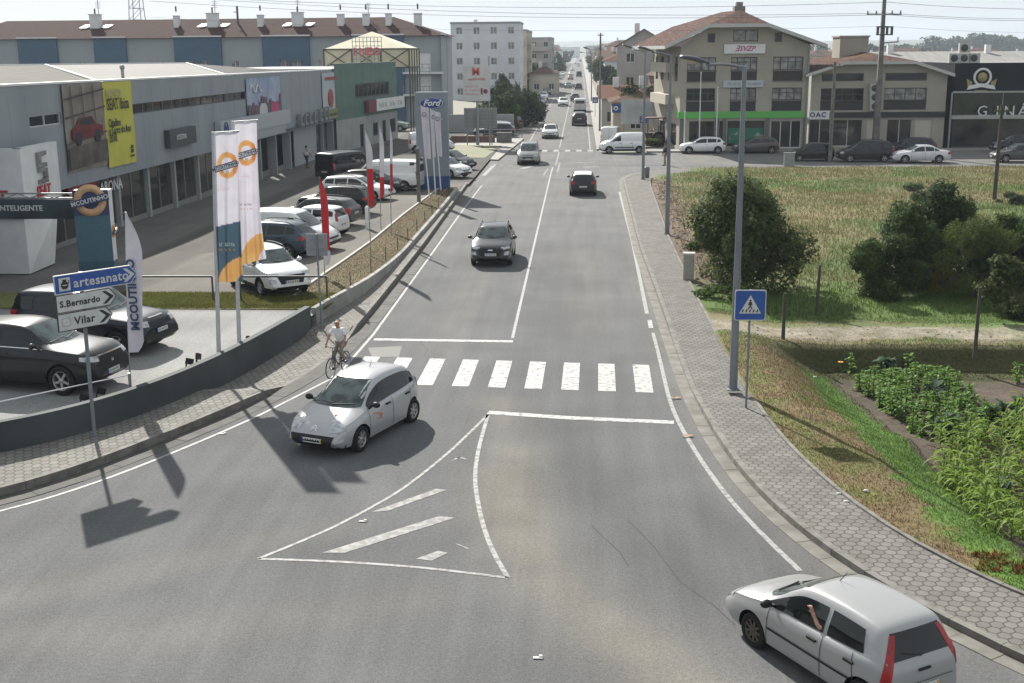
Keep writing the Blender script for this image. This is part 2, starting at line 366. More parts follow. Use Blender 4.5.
def road_sheet():
    Ys = np.concatenate([np.arange(2, 45, .3), np.arange(45, 112, .8)])
    NC = 90; V = []; 
    for Y in Ys:
        l = -7.6 if Y > 84 else float(KLx(Y)); 
        if Y < KL[0].y: l = -34
        r = 9.0 if Y > 90 else float(KRx(Y))
        if Y < 11: r = 22
        if Y > 109: r = 3
        l -= .05; r += .05
        V.append(np.stack([np.linspace(l, r, NC), np.full(NC, Y), np.zeros(NC)], 1))
    V = np.concatenate(V); nr = len(Ys)
    i = np.arange(nr*NC).reshape(nr, NC)
    F = np.stack([i[:-1, :-1], i[:-1, 1:], i[1:, 1:], i[1:, :-1]], -1).reshape(-1, 4)
    X, Y = V[:, 0], V[:, 1]; base = np.array([.117, .1185, .121]); c = np.tile(base, (len(V), 1))
    n1 = fbm(X*.35, Y*.35, 4, 3); n2 = fbm(X*1.4, Y*1.4, 3, 9)
    dust = np.zeros(len(V)); tan = np.array([.185, .174, .150])
    for pl, wd, k in (([gp(505, 470), gp(520, 545), gp(560, 590), gp(620, 640), gp(700, 700)], .75, .85),
                      ([gp(585, 590), gp(660, 650), gp(740, 720)], .5, .35),
                      ([gp(500, 400), gp(520, 470), gp(540, 560)], .6, .5),
                      ([gp(0, 600), gp(140, 570), gp(330, 530)], .5, .26), ([gp(0, 640), gp(160, 636), gp(420, 600)], .6, .22),
                      ([gp(440, 350), gp(470, 290), gp(500, 230)], .5, .22), ([gp(590, 330), gp(585, 250)], .7, .2)):
        d = seg_dist(X, Y, pl); dust = np.maximum(dust, k*np.exp(-(d/wd)**2)*(.55+.9*n2*n1*2))
    # dirt gathering along the kerbs
    dl = np.abs(X-np.array([KLx(y) for y in Y])); dr = np.abs(X-np.array([KRx(y) for y in Y]))
    dust = np.maximum(dust, .5*np.exp(-(dr/.7)**2)*(n2+.2)); dust = np.maximum(dust, .35*np.exp(-(dl/.5)**2)*(n2+.2))
    c = c*(1-dust[:, None])+tan*dust[:, None]
    # darker, bluer old patches of asphalt and tyre-polished lanes
    dark = np.zeros(len(V))
    for pl, wd, k in (([gp(0, 622), gp(90, 610), gp(170, 585)], .35, .08), ([gp(560, 420), gp(620, 520), gp(700, 590)], .8, .2), ([gp(560, 330), gp(560, 260)], 1.2, .08), ([gp(700, 505), gp(790, 590)], .6, .18)):
        dark = np.maximum(dark, k*np.exp(-(seg_dist(X, Y, pl)/wd)**2)*(.5+n1))
    c *= (1-dark)[:, None]; c *= (0.95+.2*(n1-.5))[:, None]
    far = smn((Y-45)/40); c = c*(1-far[:, None]*.0)+far[:, None]*np.array([.022, .021, .019])
    link('road', nmesh('road', V, F, ASPH, c, True), kind='structure')
road_sheet()
def flat_sheet(name, x0, x1, y0, y1, z, m, col=None, nx=2, ny=2, kind='structure'):
    xs = np.linspace(x0, x1, nx); ys = np.linspace(y0, y1, ny); X, Y = np.meshgrid(xs, ys)
    V = np.stack([X.ravel(), Y.ravel(), np.full(X.size, z)], 1); i = np.arange(X.size).reshape(ny, nx)
    F = np.stack([i[:-1, :-1], i[:-1, 1:], i[1:, 1:], i[1:, :-1]], -1).reshape(-1, 4)
    c = np.tile(np.array(col), (len(V), 1))*(.9+.25*fbm(V[:, 0]*.3, V[:, 1]*.3))[:, None] if col is not None else None
    return link(name, nmesh(name, V, F, m, c), kind=kind)
flat_sheet('side_road', 2.5, 140, 88, 109.6, -.006, ASPH, (.135, .132, .126), 120, 20)
flat_sheet('road', -5.3, 1.45, 112, 3300, .0, ASPH, (.125, .122, .117), 10, 600)
flat_sheet('parking_strip', -12.5, -5.3, 112, 880, -.004, ASPH, (.12, .115, .11), 10, 200)
flat_sheet('ground', -700, 700, 109.6, 5000, -.03, mat('far_ground', (.10, .11, .06), c2=(.14, .12, .09), scale=.02))
flat_sheet('ground', -900, 900, -200, 5200, -2.6, mat('deep_ground', (.10, .09, .06)))

# paving -------------------------------------------------------------
PAVE = hex_mat('hexagonal_pavers', (.160, .154, .142), (.036, .033, .026), .215)
PAVEL = hex_mat('interlocking_pavers', (.19, .182, .165), (.045, .04, .032), .205, 1.0, .8)
KERB = mat('kerb_stone', (.19, .182, .165), .9, c2=(.11, .105, .09), scale=3.5, bump=.4, detail=8)
GUT = mat('gutter_concrete', (.19, .18, .158), .9, c2=(.12, .112, .095), scale=2.2, bump=.3, detail=8)
def ramp_left(Y):      # the kerb sinks to the road at the zebra crossing
    return .19*(1-sm((Y-30.6)/1.2)*sm((38.6-Y)/1.2))
def ramp_right(Y):
    return .13*(1-sm((Y-30.2)/1.0)*sm((40.0-Y)/3.0)*.85)*(1 if Y < 85 else 1-.9*sm((Y-85)/3))
def ribbon(name, A, B, zf, m, n=5, kind='structure'):
    N = 300
    a = np.array([[p.x, p.y] for p in A]); b = np.array([[p.x, p.y] for p in B])
    def rs(q): 
        d = np.r_[0, np.cumsum(np.hypot(*np.diff(q, axis=0).T))]; t = np.linspace(0, d[-1], N)
        return np.stack([np.interp(t, d, q[:, 0]), np.interp(t, d, q[:, 1])], 1)
    a, b = rs(a), rs(b); V = []
    for i in range(N):
        for k in range(n):
            t = k/(n-1); q = a[i]*(1-t)+b[i]*t; V.append((q[0], q[1], zf(q[1])))
    i = np.arange(N*n).reshape(N, n); F = np.stack([i[:-1, :-1], i[:-1, 1:], i[1:, 1:], i[1:, :-1]], -1).reshape(-1, 4)
    return link(name, nmesh(name, V, F, m), kind=kind)
ribbon('sidewalk', offset_line(KL, -.12), WL, lambda y: ramp_left(y)-.004+.0, PAVEL)
ribbon('sidewalk', offset_line(KR, .12), offset_line(IR, -.02), lambda y: ramp_right(y)-.004, PAVE)
def stones(name, line, off, wd, zf, m, seg=1.0, below=.2, skip=None):
    q = resample([tuple(p) for p in line], seg); mb = MB()
    A = offset_line(q, off); B = offset_line(q, off+wd)
    for i in range(len(q)-1):
        d = (q[i+1]-q[i]).normalized()*.006
        z0, z1 = zf(q[i].y), zf(q[i+1].y)
        j = random.uniform(-.004, .004)
        a, b, c_, e = A[i]+d, A[i+1]-d, B[i+1]-d, B[i]+d
        vs = [(*a.xy, -below), (*b.xy, -below), (*c_.xy, -below), (*e.xy, -below), (*a.xy, z0+j), (*b.xy, z1+j), (*c_.xy, z1+j), (*e.xy, z0+j)]
        mb.add(vs, [(0, 1, 2, 3), (4, 5, 6, 7), (0, 1, 5, 4), (1, 2, 6, 5), (2, 3, 7, 6), (3, 0, 4, 7)])
    return mb.build(name, m, kind='structure')
stones('kerb', KL, -.14, .14, lambda y: ramp_left(y)+.006, KERB)
stones('kerb', KR, 0, .14, lambda y: ramp_right(y)+.006, KERB)
stones('gutter', KR, -.32, .31, lambda y: .012, GUT, .8, .05)
stones('gutter', KL, .01, .52, lambda y: .010, mat('shaded_dirty_gutter', (.088, .085, .079), .9, c2=(.055, .052, .048), scale=2), 1.0, .05)  # dark colour holds the kerb's shade along with gutter dirt
stones('path_edging', IR, -.02, .09, lambda y: ramp_right(y)+.035, KERB, 1.0, .3)
# far pavements
SW = mat('far_paving', (.24, .23, .21), scale=1.5)
m_ = MB(); m_.box(1.5, 3.3, 112.4, 2500, -.2, .13); m_.build('sidewalk', SW, kind='structure')
m_ = MB(); m_.box(6, 62, 109.8, 112.2, -.2, .12); m_.build('sidewalk', SW, kind='structure')
m_ = MB(); m_.box(-14.6, -12.5, 128, 600, -.2, .12); m_.build('sidewalk', SW, kind='structure')

# road markings -------------------------------------------------------
def paint_marks(name, c, wear):
    m = mat(name, c, .7, c2=(.135, .132, .127), scale=7, detail=10, lo=wear, hi=wear+.16); return m
WH = paint_marks('white_road_paint', (.38, .38, .37), .50); WL_ = paint_marks('edge_line_paint', (.27, .27, .265), .50); WO = paint_marks('worn_road_paint', (.235, .233, .228), .40)
def line_strip(mb, pts, wd, z=.006):
    pts = [Vector((p[0], p[1], 0)) for p in pts]; A = offset_line(pts, -wd/2); B = offset_line(pts, wd/2)
    vs = [(a.x, a.y, z) for a in A]+[(b.x, b.y, z) for b in B]; n = len(pts)
    mb.add(vs, [(i, i+1, n+i+1, n+i) for i in range(n-1)])
mk = MB(); ml = MB()
le = offset_line([p for p in KL if p.y < 34.0], .82)
line_strip(ml, [tuple(p) for p in le if p.x > -30 and p.y < 29.5]+[(-6.95, 33), (-6.78, 38.2), (-6.8, 52), (-6.85, 70), (-6.8, 83)], .09)
cl = smooth_line([gp(513, 343), gp(551, 173.5), (-2.2, 104)], 10)
line_strip(ml, [(-2.17, 37.7), (-2.2, 60), (-2.22, 91), (-2.2, 96)], .10)
re_ = smooth_line([gp(800, 571), gp(740, 514), gp(703, 465), gp(672, 412), gp(660, 360), gp(653, 333)], 12); line_strip(ml, re_, .11)
line_strip(ml, smooth_line([gp(647, 314), gp(632, 240), gp(619.5, 192)], 8), .14); line_strip(mk, [gp(651, 328), gp(649.5, 320)], .15)
line_strip(mk, [gp(374, 339.5), gp(440, 340.5), gp(513, 341.5)], .28)
line_strip(mk, [gp(488, 412.5), gp(570, 418), gp(674, 422.5)], .28)
for i in range(9):
    xc = -6.35+i*1.015
    x0, x1 = xc-.24, xc+.24; ya = lambda x: 31.43-(x-1.72)*.095
    tilt = 0.02
    mk.add([(x0, ya(x0)+.05, .006), (x1, ya(x1)+.05, .006), (x1+.04, ya(x1)+3.0, .006), (x0+.04, ya(x0)+3.0, .006)], [(0, 1, 2, 3)])
mk.build('road_markings', WH, kind='structure'); ml.build('road_markings', WL_, kind='structure')
mo = MB()
tri1 = smooth_line([gp(488, 415), gp(450, 452), (gp(400, 492)), gp(330, 530), gp(258, 559)], 8, .3); line_strip(mo, tri1, .08)
tri2 = smooth_line([gp(258, 559), gp(330, 561), gp(420, 567), gp(508, 578)], 8, .3); line_strip(mo, tri2, .085)
tri3 = smooth_line([gp(508, 578), gp(492, 552), gp(481, 520), gp(474, 480), gp(478, 450), gp(488, 415)], 8, .3); line_strip(mo, tri3, .095)
mo.build('road_markings', paint_marks('island_paint', (.27, .27, .265), .44), kind='structure')
mw = MB()
for pl in ([(322, 553), (345, 553), (455, 518), (440, 516)], [(372, 512), (388, 511), (447, 490), (436, 489)], [(416, 559), (432, 561), (448, 553), (438, 551)], [(450, 462), (456, 458), (468, 460), (462, 457)],
           [(455, 544), (458, 544), (470, 549), (467, 549)]):
    mw.add([(*gp(*q), .006) for q in pl], [tuple(range(4))])
for i in range(11): mw.cbox((-11.9+i*.78, 98.3-i*.05, .003), (.3, .5, .006))       # dashes of the old line and far crossing
for i in range(8): mw.cbox((-5.4+i*1.05, 112.2, .003), (.5, 2.2, .006))
line_strip(mw, [(-2.0, 97.5), (-1.95, 111)], .12); line_strip(mw, [(-2.55, 95), (-2.75, 90)], .12); line_strip(mw, [(-1.7, 100), (-1.75, 92)], .12)
line_strip(mw, [(-7.2, 89.6), (-7.0, 99)], .3); line_strip(mw, [(-4.6, 95), (-2.9, 100)], .5); line_strip(mw, [(.2, 96), (1.5, 96.3)], .4); line_strip(mw, [(-.4, 100), (1.2, 100.5)], .3)
line_strip(mw, [(-2.0, 116), (-2.0, 400)], .12); line_strip(mw, [(-5.2, 114), (-5.2, 1500)], .14)
line_strip(mw, [(.9, 114), (.9, 1500)], .14)
for i in range(9): mw.cbox((-8.1+i*.02, 34.9+0*i, .003), (.01, .01, .004))
mw.build('road_markings', WO, kind='structure')
ck = MB()
for pl in ([(628, 520), (655, 548), (680, 582), (712, 604), (735, 625)], [(592, 526), (606, 540), (620, 552), (628, 566)], [(420, 342), (428, 350), (424, 356)], [(494, 412), (486, 416), (490, 424)]):
    line_strip(ck, [gp(*q) for q in pl], .022, .004)
ck.build('road_cracks', mat('crack_tar', (.03, .03, .03)), kind='structure')
# small patches and cover
pt = MB()
pt.add([(*gp(368, 348), .004), (*gp(402, 346), .004), (*gp(399, 357), .004), (*gp(372, 357), .004)], [(0, 1, 2, 3)])
pt.build('asphalt_patch', mat('patch_asphalt', (.13, .127, .12), scale=20), kind='structure')

# left lot -------------------------------------------------------------
def lot():
    Ys = np.concatenate([np.arange(12, 60, .5), np.arange(60, 150, 1.5)]); NC = 80; V = []
    for Y in Ys:
        r = float(xat(WL, Y))-.02 if Y < 82 else (-7.65 if Y < 112 else -12.6)
        if Y < WL[0].y: r = -34
        V.append(np.stack([np.linspace(-60, r, NC)*1.0, np.full(NC, Y), np.full(NC, lotz(Y)-(0.012 if Y > 84 else 0))], 1))
    V = np.concatenate(V); i = np.arange(len(V)).reshape(len(Ys), NC)
    F = np.stack([i[:-1, :-1], i[:-1, 1:], i[1:, 1:], i[1:, :-1]], -1).reshape(-1, 4)
    X, Y = V[:, 0], V[:, 1]; n1 = fbm(X*.4, Y*.4, 4, 21)
    asp = np.array([.076, .071, .064]); con = np.array([.225, .225, .219]); dry = np.array([.125, .116, .102])
    c = np.tile(asp, (len(V), 1))
    k = (Y < 39.3); c[k] = con*(.88+.25*n1[k])[:, None]
    k = (Y >= 39.3) & (X > -16.7+.02*(Y-40)) & (Y < 84); c[k] = dry*(.85+.3*n1[k])[:, None]
    k = (X < -19.6); c[k] = c[k]*.5+np.array([.16, .155, .15])*.5
    c *= (.92+.18*n1)[:, None]
    link('lot_paving', nmesh('lot_paving', V, F, ASPH, c, True), kind='structure')
lot()
GRASSC = attr_mat('grass_ground', scale=9, amt=.3, big=.2, bump=.3)
def verge(name, poly, dz, colf, step=.25):
    """a filled strip between two plan lines"""
    A, B, n = poly; V = []; C = []
    m1, m2 = resample(A, step), resample(B, step); N = max(len(m1), len(m2))
    def rs(q):
        q = np.array([[p.x, p.y] for p in q]); d = np.r_[0, np.cumsum(np.hypot(*np.diff(q, axis=0).T))]; t = np.linspace(0, d[-1], N)
        return np.stack([np.interp(t, d, q[:, 0]), np.interp(t, d, q[:, 1])], 1)
    a, b = rs(m1), rs(m2)
    for i in range(N):
        for k in range(n):
            q = a[i]*(1-k/(n-1))+b[i]*k/(n-1); V.append((q[0], q[1], lotz(q[1])+dz))
    i = np.arange(N*n).reshape(N, n); F = np.stack([i[:-1, :-1], i[:-1, 1:], i[1:, 1:], i[1:, :-1]], -1).reshape(-1, 4)
    V = np.array(V); o = link(name, nmesh(name, V, F, GRASSC, colf(V[:, 0], V[:, 1])), kind='structure'); return o
def dryc(X, Y):
    t = fbm(X*1.3, Y*1.3, 4, 5)[:, None]; return np.array([.135, .098, .056])*(1-t)+np.array([.095, .088, .040])*t
def greenc(X, Y):
    t = fbm(X*1.1, Y*1.1, 4, 8)[:, None]; return np.array([.10, .13, .03])*(1-t)+np.array([.15, .125, .05])*t
vin = [(-10.15, 41.6), (-9.95, 48), (-9.8, 56), (-9.65, 66), (-9.3, 79)]
vout = [tuple(p.xy) for p in offset_line([p for p in WL if 39.8 < p.y < 81], -.2)]
verge('grass_verge', (vin, vout, 8), .03, dryc)
verge('grass_verge', ([(-24, 39.5), (-8.6, 39.4)], [(-24, 42.2), (-8.5, 42.0)], 8), .026, greenc)
stones('kerb', [Vector((x, y, 0)) for x, y in vin], -.12, .12, lambda y: lotz(y)+.09, mat('pale_kerb', (.32, .31, .28)), 1, 0)

# low wall along the lot ------------------------------------------------
wall_dark = mat('grey_painted_wall', (.058, .068, .071), .85, c2=(.036, .044, .046), scale=.8, detail=8, bump=.1)
wall_pale = mat('pale_concrete_wall', (.30, .295, .275), .9, c2=(.2, .195, .18), scale=1.2, detail=8, bump=.2)
def wallseg(name, pts, z0f, z1f, th, m, label, cat):
    mb = MB(); A = pts; B = offset_line(pts, -th)
    for i in range(len(pts)-1):
        a, b, c_, e = A[i], A[i+1], B[i+1], B[i]
        vs = [(a.x, a.y, z0f(a.y)), (b.x, b.y, z0f(b.y)), (c_.x, c_.y, z0f(c_.y)), (e.x, e.y, z0f(e.y)), (a.x, a.y, z1f(a.y)), (b.x, b.y, z1f(b.y)), (c_.x, c_.y, z1f(c_.y)), (e.x, e.y, z1f(e.y))]
        fs = [(4, 5, 6, 7), (0, 1, 5, 4), (2, 3, 7, 6)]
        if i == 0: fs.append((3, 0, 4, 7))
        if i == len(pts)-2: fs.append((1, 2, 6, 5))
        mb.add(vs, fs)
    return mb.build(name, m, label=label, category=cat) if False else props(mb.build(name, m), label, cat)
wn = [p for p in WL if p.y <= 38.8]; wf = [p for p in WL if p.y >= 38.4 and p.y < 81.5]
wallseg('retaining_wall', wn, lambda y: -.1, lambda y: .90-.0*(y), .2, wall_dark, 'dark grey retaining wall curving along the sidewalk in front of the car lot', 'wall')
wallseg('low_wall', wf, lambda y: -.1, lambda y: .74-.36*sm((y-39.5)/15), .18, wall_pale, 'low pale concrete wall running along the dry verge with flagpoles', 'wall')
fw_ = thing('wire_fence', 'thin wire fence on small rusty posts behind the low pale wall', 'fence', (0, 0, 0))
for k in range(12):
    y = 40.2+k*3.2; p = Vector((float(xat(WL, y))-.32, y, 0)); z = lotz(y)
    MB().tube((p.x, p.y, z-.1), (p.x, p.y, z+.62), .022).build('post', mat('rusty_metal', (.12, .085, .06), .7), fw_)
mb = MB()
for k in range(11):
    for hgt in (.58, .3):
        y = 40.2+k*3.2; y2 = y+3.2; mb.tube((float(xat(WL, y))-.32, y, lotz(y)+hgt), (float(xat(WL, y2))-.32, y2, lotz(y2)+hgt), .006, n=5)
mb.build('wire', mat('rusty_metal', (.1, .1, .1)), fw_)

# right-hand land ----------------------------------------------------------
def TZ(X, Y):
    X = np.asarray(X, float); Y = np.asarray(Y, float)
    d = X-np.interp(Y, [p.y for p in IR], [p.x for p in IR])
    cosf = np.where(Y < 30, .75, 1.0)
    d = d*cosf
    gar = smn((37.8-Y)/.6); bank = smn((d-.9)/2.6)
    z = .10-1.0*bank*gar - (1-gar)*.35*smn((d-.3)/2.5)*smn((60-Y)/15)
    z = z + (fbm(X*.8, Y*.8, 3, 31)-.5)*.16*smn(d/1.5)
    z = z + .0*X
    fieldrise = smn((Y-60)/30)*(-.05)
    return z+fieldrise
def GT(x, y):
    p = G(x, y, -.3)
    for _ in range(12): p = G(x, y, float(TZ(p.x, p.y)))
    return p
def tl(pts): q = [GT(*p) for p in pts]; q.sort(key=lambda p: p.y); return [p.y for p in q], [p.x for p in q]
BG = tl([(796, 364), (805, 374), (861, 437), (921, 502), (979, 560)])     # brown | green
GS = tl([(832, 364), (841, 374), (908, 440), (978, 512), (1040, 575)])    # green | soil
def landcol(X, Y):
    n1 = fbm(X*.5, Y*.5, 5, 41); n2 = fbm(X*2.2, Y*2.2, 4, 47); n3 = fbm(X*.12, Y*.16, 4, 52)
    tan = np.array([.21, .155, .068]); gr = np.array([.075, .125, .022]); soil = np.array([.070, .055, .041]); brown = np.array([.135, .098, .050]); path = np.array([.235, .205, .165]); dk = np.array([.060, .062, .025])
    t = smn((n3*.5+n1*.3+n2*.2-.415)/.20)[:, None]; c = np.array([.160, .140, .068])*(1-t)+np.array([.085, .125, .036])*t                 # open field
    d = X-np.interp(Y, [p.y for p in IR], [p.x for p in IR])
    near = Y < 38.2
    xb = np.interp(Y, *BG); xs = np.interp(Y, *GS)
    gq = smn((n1*.5+n2*.5-.40)/.2)[:, None]*.75; b = brown*(1-gq)+np.array([.10, .115, .032])*gq
    wgt = smn((X-xb+(n2-.5)*.7)/.35+.5)[:, None]; cg = b*(1-wgt)+np.array([.07, .13, .022])*wgt*(.8+.4*n2[:, None])
    ws = smn((X-xs+(n2-.5)*.5)/.3+.5)[:, None]; cg = cg*(1-ws)+soil*(.8+.5*n2[:, None])*ws
    c = np.where(near[:, None], cg, c)
    k = (Y > 35.6) & (Y < 38.2); tt = (smn((Y-35.6)/.8)*smn((d-.5)/2))[:, None]; c = np.where(k[:, None], c*(1-tt)+dk*tt, c)
    # dirt path
    pw = smn((1.25-np.abs(Y-39.6-.03*(X-8)-(n1-.5)*1.3))/.6)*np.clip(.35+1.3*(n2-.15), 0, 1); pw = np.clip(pw, 0, 1)[:, None]; c = c*(1-pw)+path*(.8+.35*n2[:, None])*pw
    gk = (smn((Y-41.2)/.6)*smn((46.5-Y+n1*3)/2))[:, None]*.85; c = c*(1-gk)+np.array([.06, .11, .018])*gk
    # rubble and dead leaves by the pavement
    e = (smn((1.9-d)/1.0)*smn((Y-44)/6)*smn((90-Y)/8))[:, None]; c = c*(1-e)+(np.array([.115, .082, .055])*(.5+1.0*n2[:, None]))*e
    e2 = (smn((d-.4)/1)*smn((2.6-np.abs(d-2.2))/1.5)*smn((34-Y)/2)*smn((Y-29)/2)*0)[:, None]
    return np.clip(c*(.85+.3*n2[:, None]), 0, 1)
def land():
    Ys = np.concatenate([np.arange(10, 44, .16), np.arange(44, 95.4, .5)]); ds = np.concatenate([np.arange(0, 14, .18), 14+np.cumsum(np.linspace(.3, 6, 42))])
    V = []
    for Y in Ys:
        x0 = float(IRx(Y)); 
        if Y < 12: x0 = float(np.interp(Y, [p.y for p in IR], [p.x for p in IR]))
        V.append(np.stack([x0+ds, np.full(len(ds), Y)], 1))
    V = np.concatenate(V); Z = TZ(V[:, 0], V[:, 1]); c = landcol(V[:, 0], V[:, 1]); V = np.c_[V, Z]
    i = np.arange(len(V)).reshape(len(Ys), len(ds)); F = np.stack([i[:-1, :-1], i[:-1, 1:], i[1:, 1:], i[1:, :-1]], -1).reshape(-1, 4)
    link('field', nmesh('field', V, F, GRASSC, c, True), kind='structure')
land()
# ================================================================== VEHICLES
GLASS = mat('car_glass', (.004, .005, .005), .05, c2=(.009, .011, .011), scale=1.5, spec=.5)
GLASSL = mat('windscreen_glass', (.050, .072, .072), .06, c2=(.014, .020, .020), scale=2.5, spec=.5, lo=.42, hi=.58)
BLK = mat('black_plastic', (.009, .009, .010), .55, spec=.35); TYRE = mat('tyre_rubber', (.014, .0135, .013), .9, spec=.3)
RIM = mat('alloy_rim', (.42, .42, .43), .35, .6); RIMD = mat('dark_rim', (.10, .085, .07), .5, .5); CHROME = mat('chrome', (.7, .7, .72), .15, 1.0)
HEADL = mat('headlamp_glass', (.50, .52, .54), .12, .25, c2=(.26, .27, .28), scale=9, spec=.8); TAILL = mat('tail_lamp', (.36, .012, .015), .2, c2=(.22, .01, .01), scale=10)
PLATE = mat('number_plate', (.62, .63, .62), .5); PLATEY = mat('yellow_plate_end', (.65, .42, .04), .5); PLATEB = mat('blue_plate_end', (.03, .08, .32), .5)
SEAM = mat('door_gap', (.02, .02, .02), .8); AMBER = mat('orange_lamp', (.6, .2, .03), .3); SKIN = mat('skin', (.36, .20, .14), .6, c2=(.30, .155, .105)); FOG = mat('fog_lamp', (.5, .5, .48), .2)

def prof(pts, x):
    return float(np.interp(x, [p[0] for p in pts], [p[1] for p in pts]))
def rounded(pts, it=2, keep=.22):
    """cut the corners of a profile a little"""
    for _ in range(it):
        q = [pts[0]]
        for i in range(1, len(pts)-1):
            a, b, c_ = pts[i-1], pts[i], pts[i+1]
            q += [(b[0]+(a[0]-b[0])*keep, b[1]+(a[1]-b[1])*keep), (b[0]+(c_[0]-b[0])*keep, b[1]+(c_[1]-b[1])*keep)]
        pts = q+[pts[-1]]
    return pts
class Car:
    """top: profile from the tail (-x) to the nose; belt: shoulder height; all in metres, nose towards +x"""
    def __init__(s, top, belt, W, wb, r, roofw=.74, zb=.2, endw=.80, endn=7, tum=1.0, track=None, detail=1, clad=.32, flat=False):
        s.top = rounded(top); s.belt = belt; s.W = W; s.wb = wb; s.r = r; s.roofw = roofw; s.zb = zb; s.endw = endw; s.endn = endn
        s.x0 = s.top[0][0]; s.x1 = s.top[-1][0]; s.H = max(p[1] for p in s.top); s.detail = detail; s.clad = clad; s.flat = flat
        s.mesh_body()
    def T(s, x): return prof(s.top, x)
    def B(s, x): return min(prof(s.belt, x), s.T(x)-.015)
    def hw(s, x):
        m_ = (s.x0+s.x1)/2; t = abs((x-m_)/((s.x1-s.x0)/2)); return s.W/2*(1-(1-s.endw)*t**s.endn)
    def mesh_body(s):
        top = s.top; L = [0]
        for i in range(1, len(top)): L.append(L[-1]+math.dist(top[i], top[i-1]))
        N = 84 if s.detail else 34
        ts = np.linspace(0, L[-1], N)
        xs = np.interp(ts, L, [p[0] for p in top]); zs = np.interp(ts, L, [p[1] for p in top])
        xs = np.maximum.accumulate(xs+np.arange(N)*1e-4)
        V = []; K = 0; gmax = max(.25, s.H-prof(s.belt, 0)-.02)
        for x, z in zip(xs, zs):
            w = s.hw(x); Bx = min(prof(s.belt, x), z-.015); g = z-Bx; t = sm((g-.03)/(gmax-.03))
            e = max(0, 1-(x-s.x0)/.30); e2 = max(0, 1-(s.x1-x)/.30); zb = s.zb+.16*max(e, e2)**2
            Bx = max(Bx, zb+.06)
            wr = s.W/2*s.roofw
            hgt = Bx-zb
            if s.flat: # van: slab sided
                wr = s.W/2*s.roofw
            half = [(0, zb), (w-.14, zb), (w-.045, zb+.03), (w-.012, zb+hgt*.22), (w, zb+hgt*.5), (w-.006, zb+hgt*.74), (w-.028, zb+hgt*.93), (w-.055, Bx)]
            y7 = w-.055
            def lp(a, b): return a*(1-t)+b*t
            yr = lp(w*.80, wr)
            half += [(lp(w*.93, w-.085), lp(Bx+g*.30, Bx+.02)), (lp(w*.87, ((w-.085)*.5+(wr+.02)*.5)+.012), lp(Bx+g*.50, (Bx+.02)*.5+(z-.12)*.5)), (lp(w*.80, wr+.02), lp(Bx+g*.66, z-.12)), (lp(w*.70, wr-.02), lp(Bx+g*.78, z-.055)),
                     (lp(w*.55, wr*.86), lp(Bx+g*.90, z-.022)), (lp(w*.3, wr*.5), z-.008), (0, z)]
            K = len(half)
            V.append([(x, y, zz) for y, zz in half])
        vs = []; idx = []
        for row in V:
            ids = []
            for j, p in enumerate(row): ids.append(len(vs)); vs.append(p)
            mir = []
            for j, p in enumerate(row):
                if p[1] == 0: mir.append(ids[j])
                else: mir.append(len(vs)); vs.append((p[0], -p[1], p[2]))
            idx.append(ids+mir[::-1][1:-1])      # ring
        fs = []; M_ = len(idx[0])
        for i in range(len(idx)-1):
            for j in range(M_): fs.append((idx[i][j], idx[i][(j+1) % M_], idx[i+1][(j+1) % M_], idx[i+1][j]))
        fs.append(tuple(idx[0])); fs.append(tuple(idx[-1][::-1]))
        me = bpy.data.meshes.new('body'); me.from_pydata(vs, [], fs)
        bm = bmesh.new(); bm.from_mesh(me); bmesh.ops.triangulate(bm, faces=[f for f in bm.faces if len(f.verts) > 4]); bmesh.ops.recalc_face_normals(bm, faces=bm.faces)
        s.bvh = BVHTree.FromBMesh(bm); bm.to_mesh(me); bm.free()
        # wheel arches
        cut = MB()
        for sx in (s.wb/2, -s.wb/2):
            for sy in (1, -1):
                cut.tube((sx, sy*(s.W/2-.27), s.r), (sx, sy*(s.W/2+.3), s.r), s.r+.055, n=28 if s.detail else 14, cap=True)
        a = bpy.data.objects.new('body', me); COL.objects.link(a)
        me.materials.append(PAINT); me.materials.append(BLK)
        cm = cut.mesh('cut', BLK); c_ = bpy.data.objects.new('cut', cm); COL.objects.link(c_)
        md = a.modifiers.new('b', 'BOOLEAN'); md.operation = 'DIFFERENCE'; md.solver = 'EXACT'; md.object = c_; md.material_mode = 'TRANSFER'
        dg = bpy.context.evaluated_depsgraph_get(); res = bpy.data.meshes.new_from_object(a.evaluated_get(dg))
        if len(res.polygons) < len(me.polygons)*.5: res = me.copy()
        bpy.data.objects.remove(a); bpy.data.objects.remove(c_)
        # materials: black sill and bumpers below clad height
        blk = [i for i, m_ in enumerate(res.materials) if m_ == BLK]; bi = blk[0] if blk else 1
        for p in res.polygons:
            if p.center.z < s.clad: p.material_index = bi
            p.use_smooth = True
        res.set_sharp_from_angle(angle=R(38)); res.name = 'body'; s.body = res
    # flat outline -> patch lying on the body
    def patch(s, poly, view, off=.006, step=.07, thick=.0):
        bm = bmesh.new(); vs = [bm.verts.new((u, v, 0)) for u, v in poly]
        try: bm.faces.new(vs)
        except Exception: bm.free(); return ([], [])
        us = [p[0] for p in poly]; vv = [p[1] for p in poly]
        for lo, hi, n in ((min(us), max(us), (1, 0, 0)), (min(vv), max(vv), (0, 1, 0))):
            k = max(1, int((hi-lo)/step))
            for i in range(1, k):
                q = lo+(hi-lo)*i/k; co = (q, 0, 0) if n[0] else (0, q, 0)
                bmesh.ops.bisect_plane(bm, geom=bm.verts[:]+bm.edges[:]+bm.faces[:], plane_co=co, plane_no=n)
        V = []
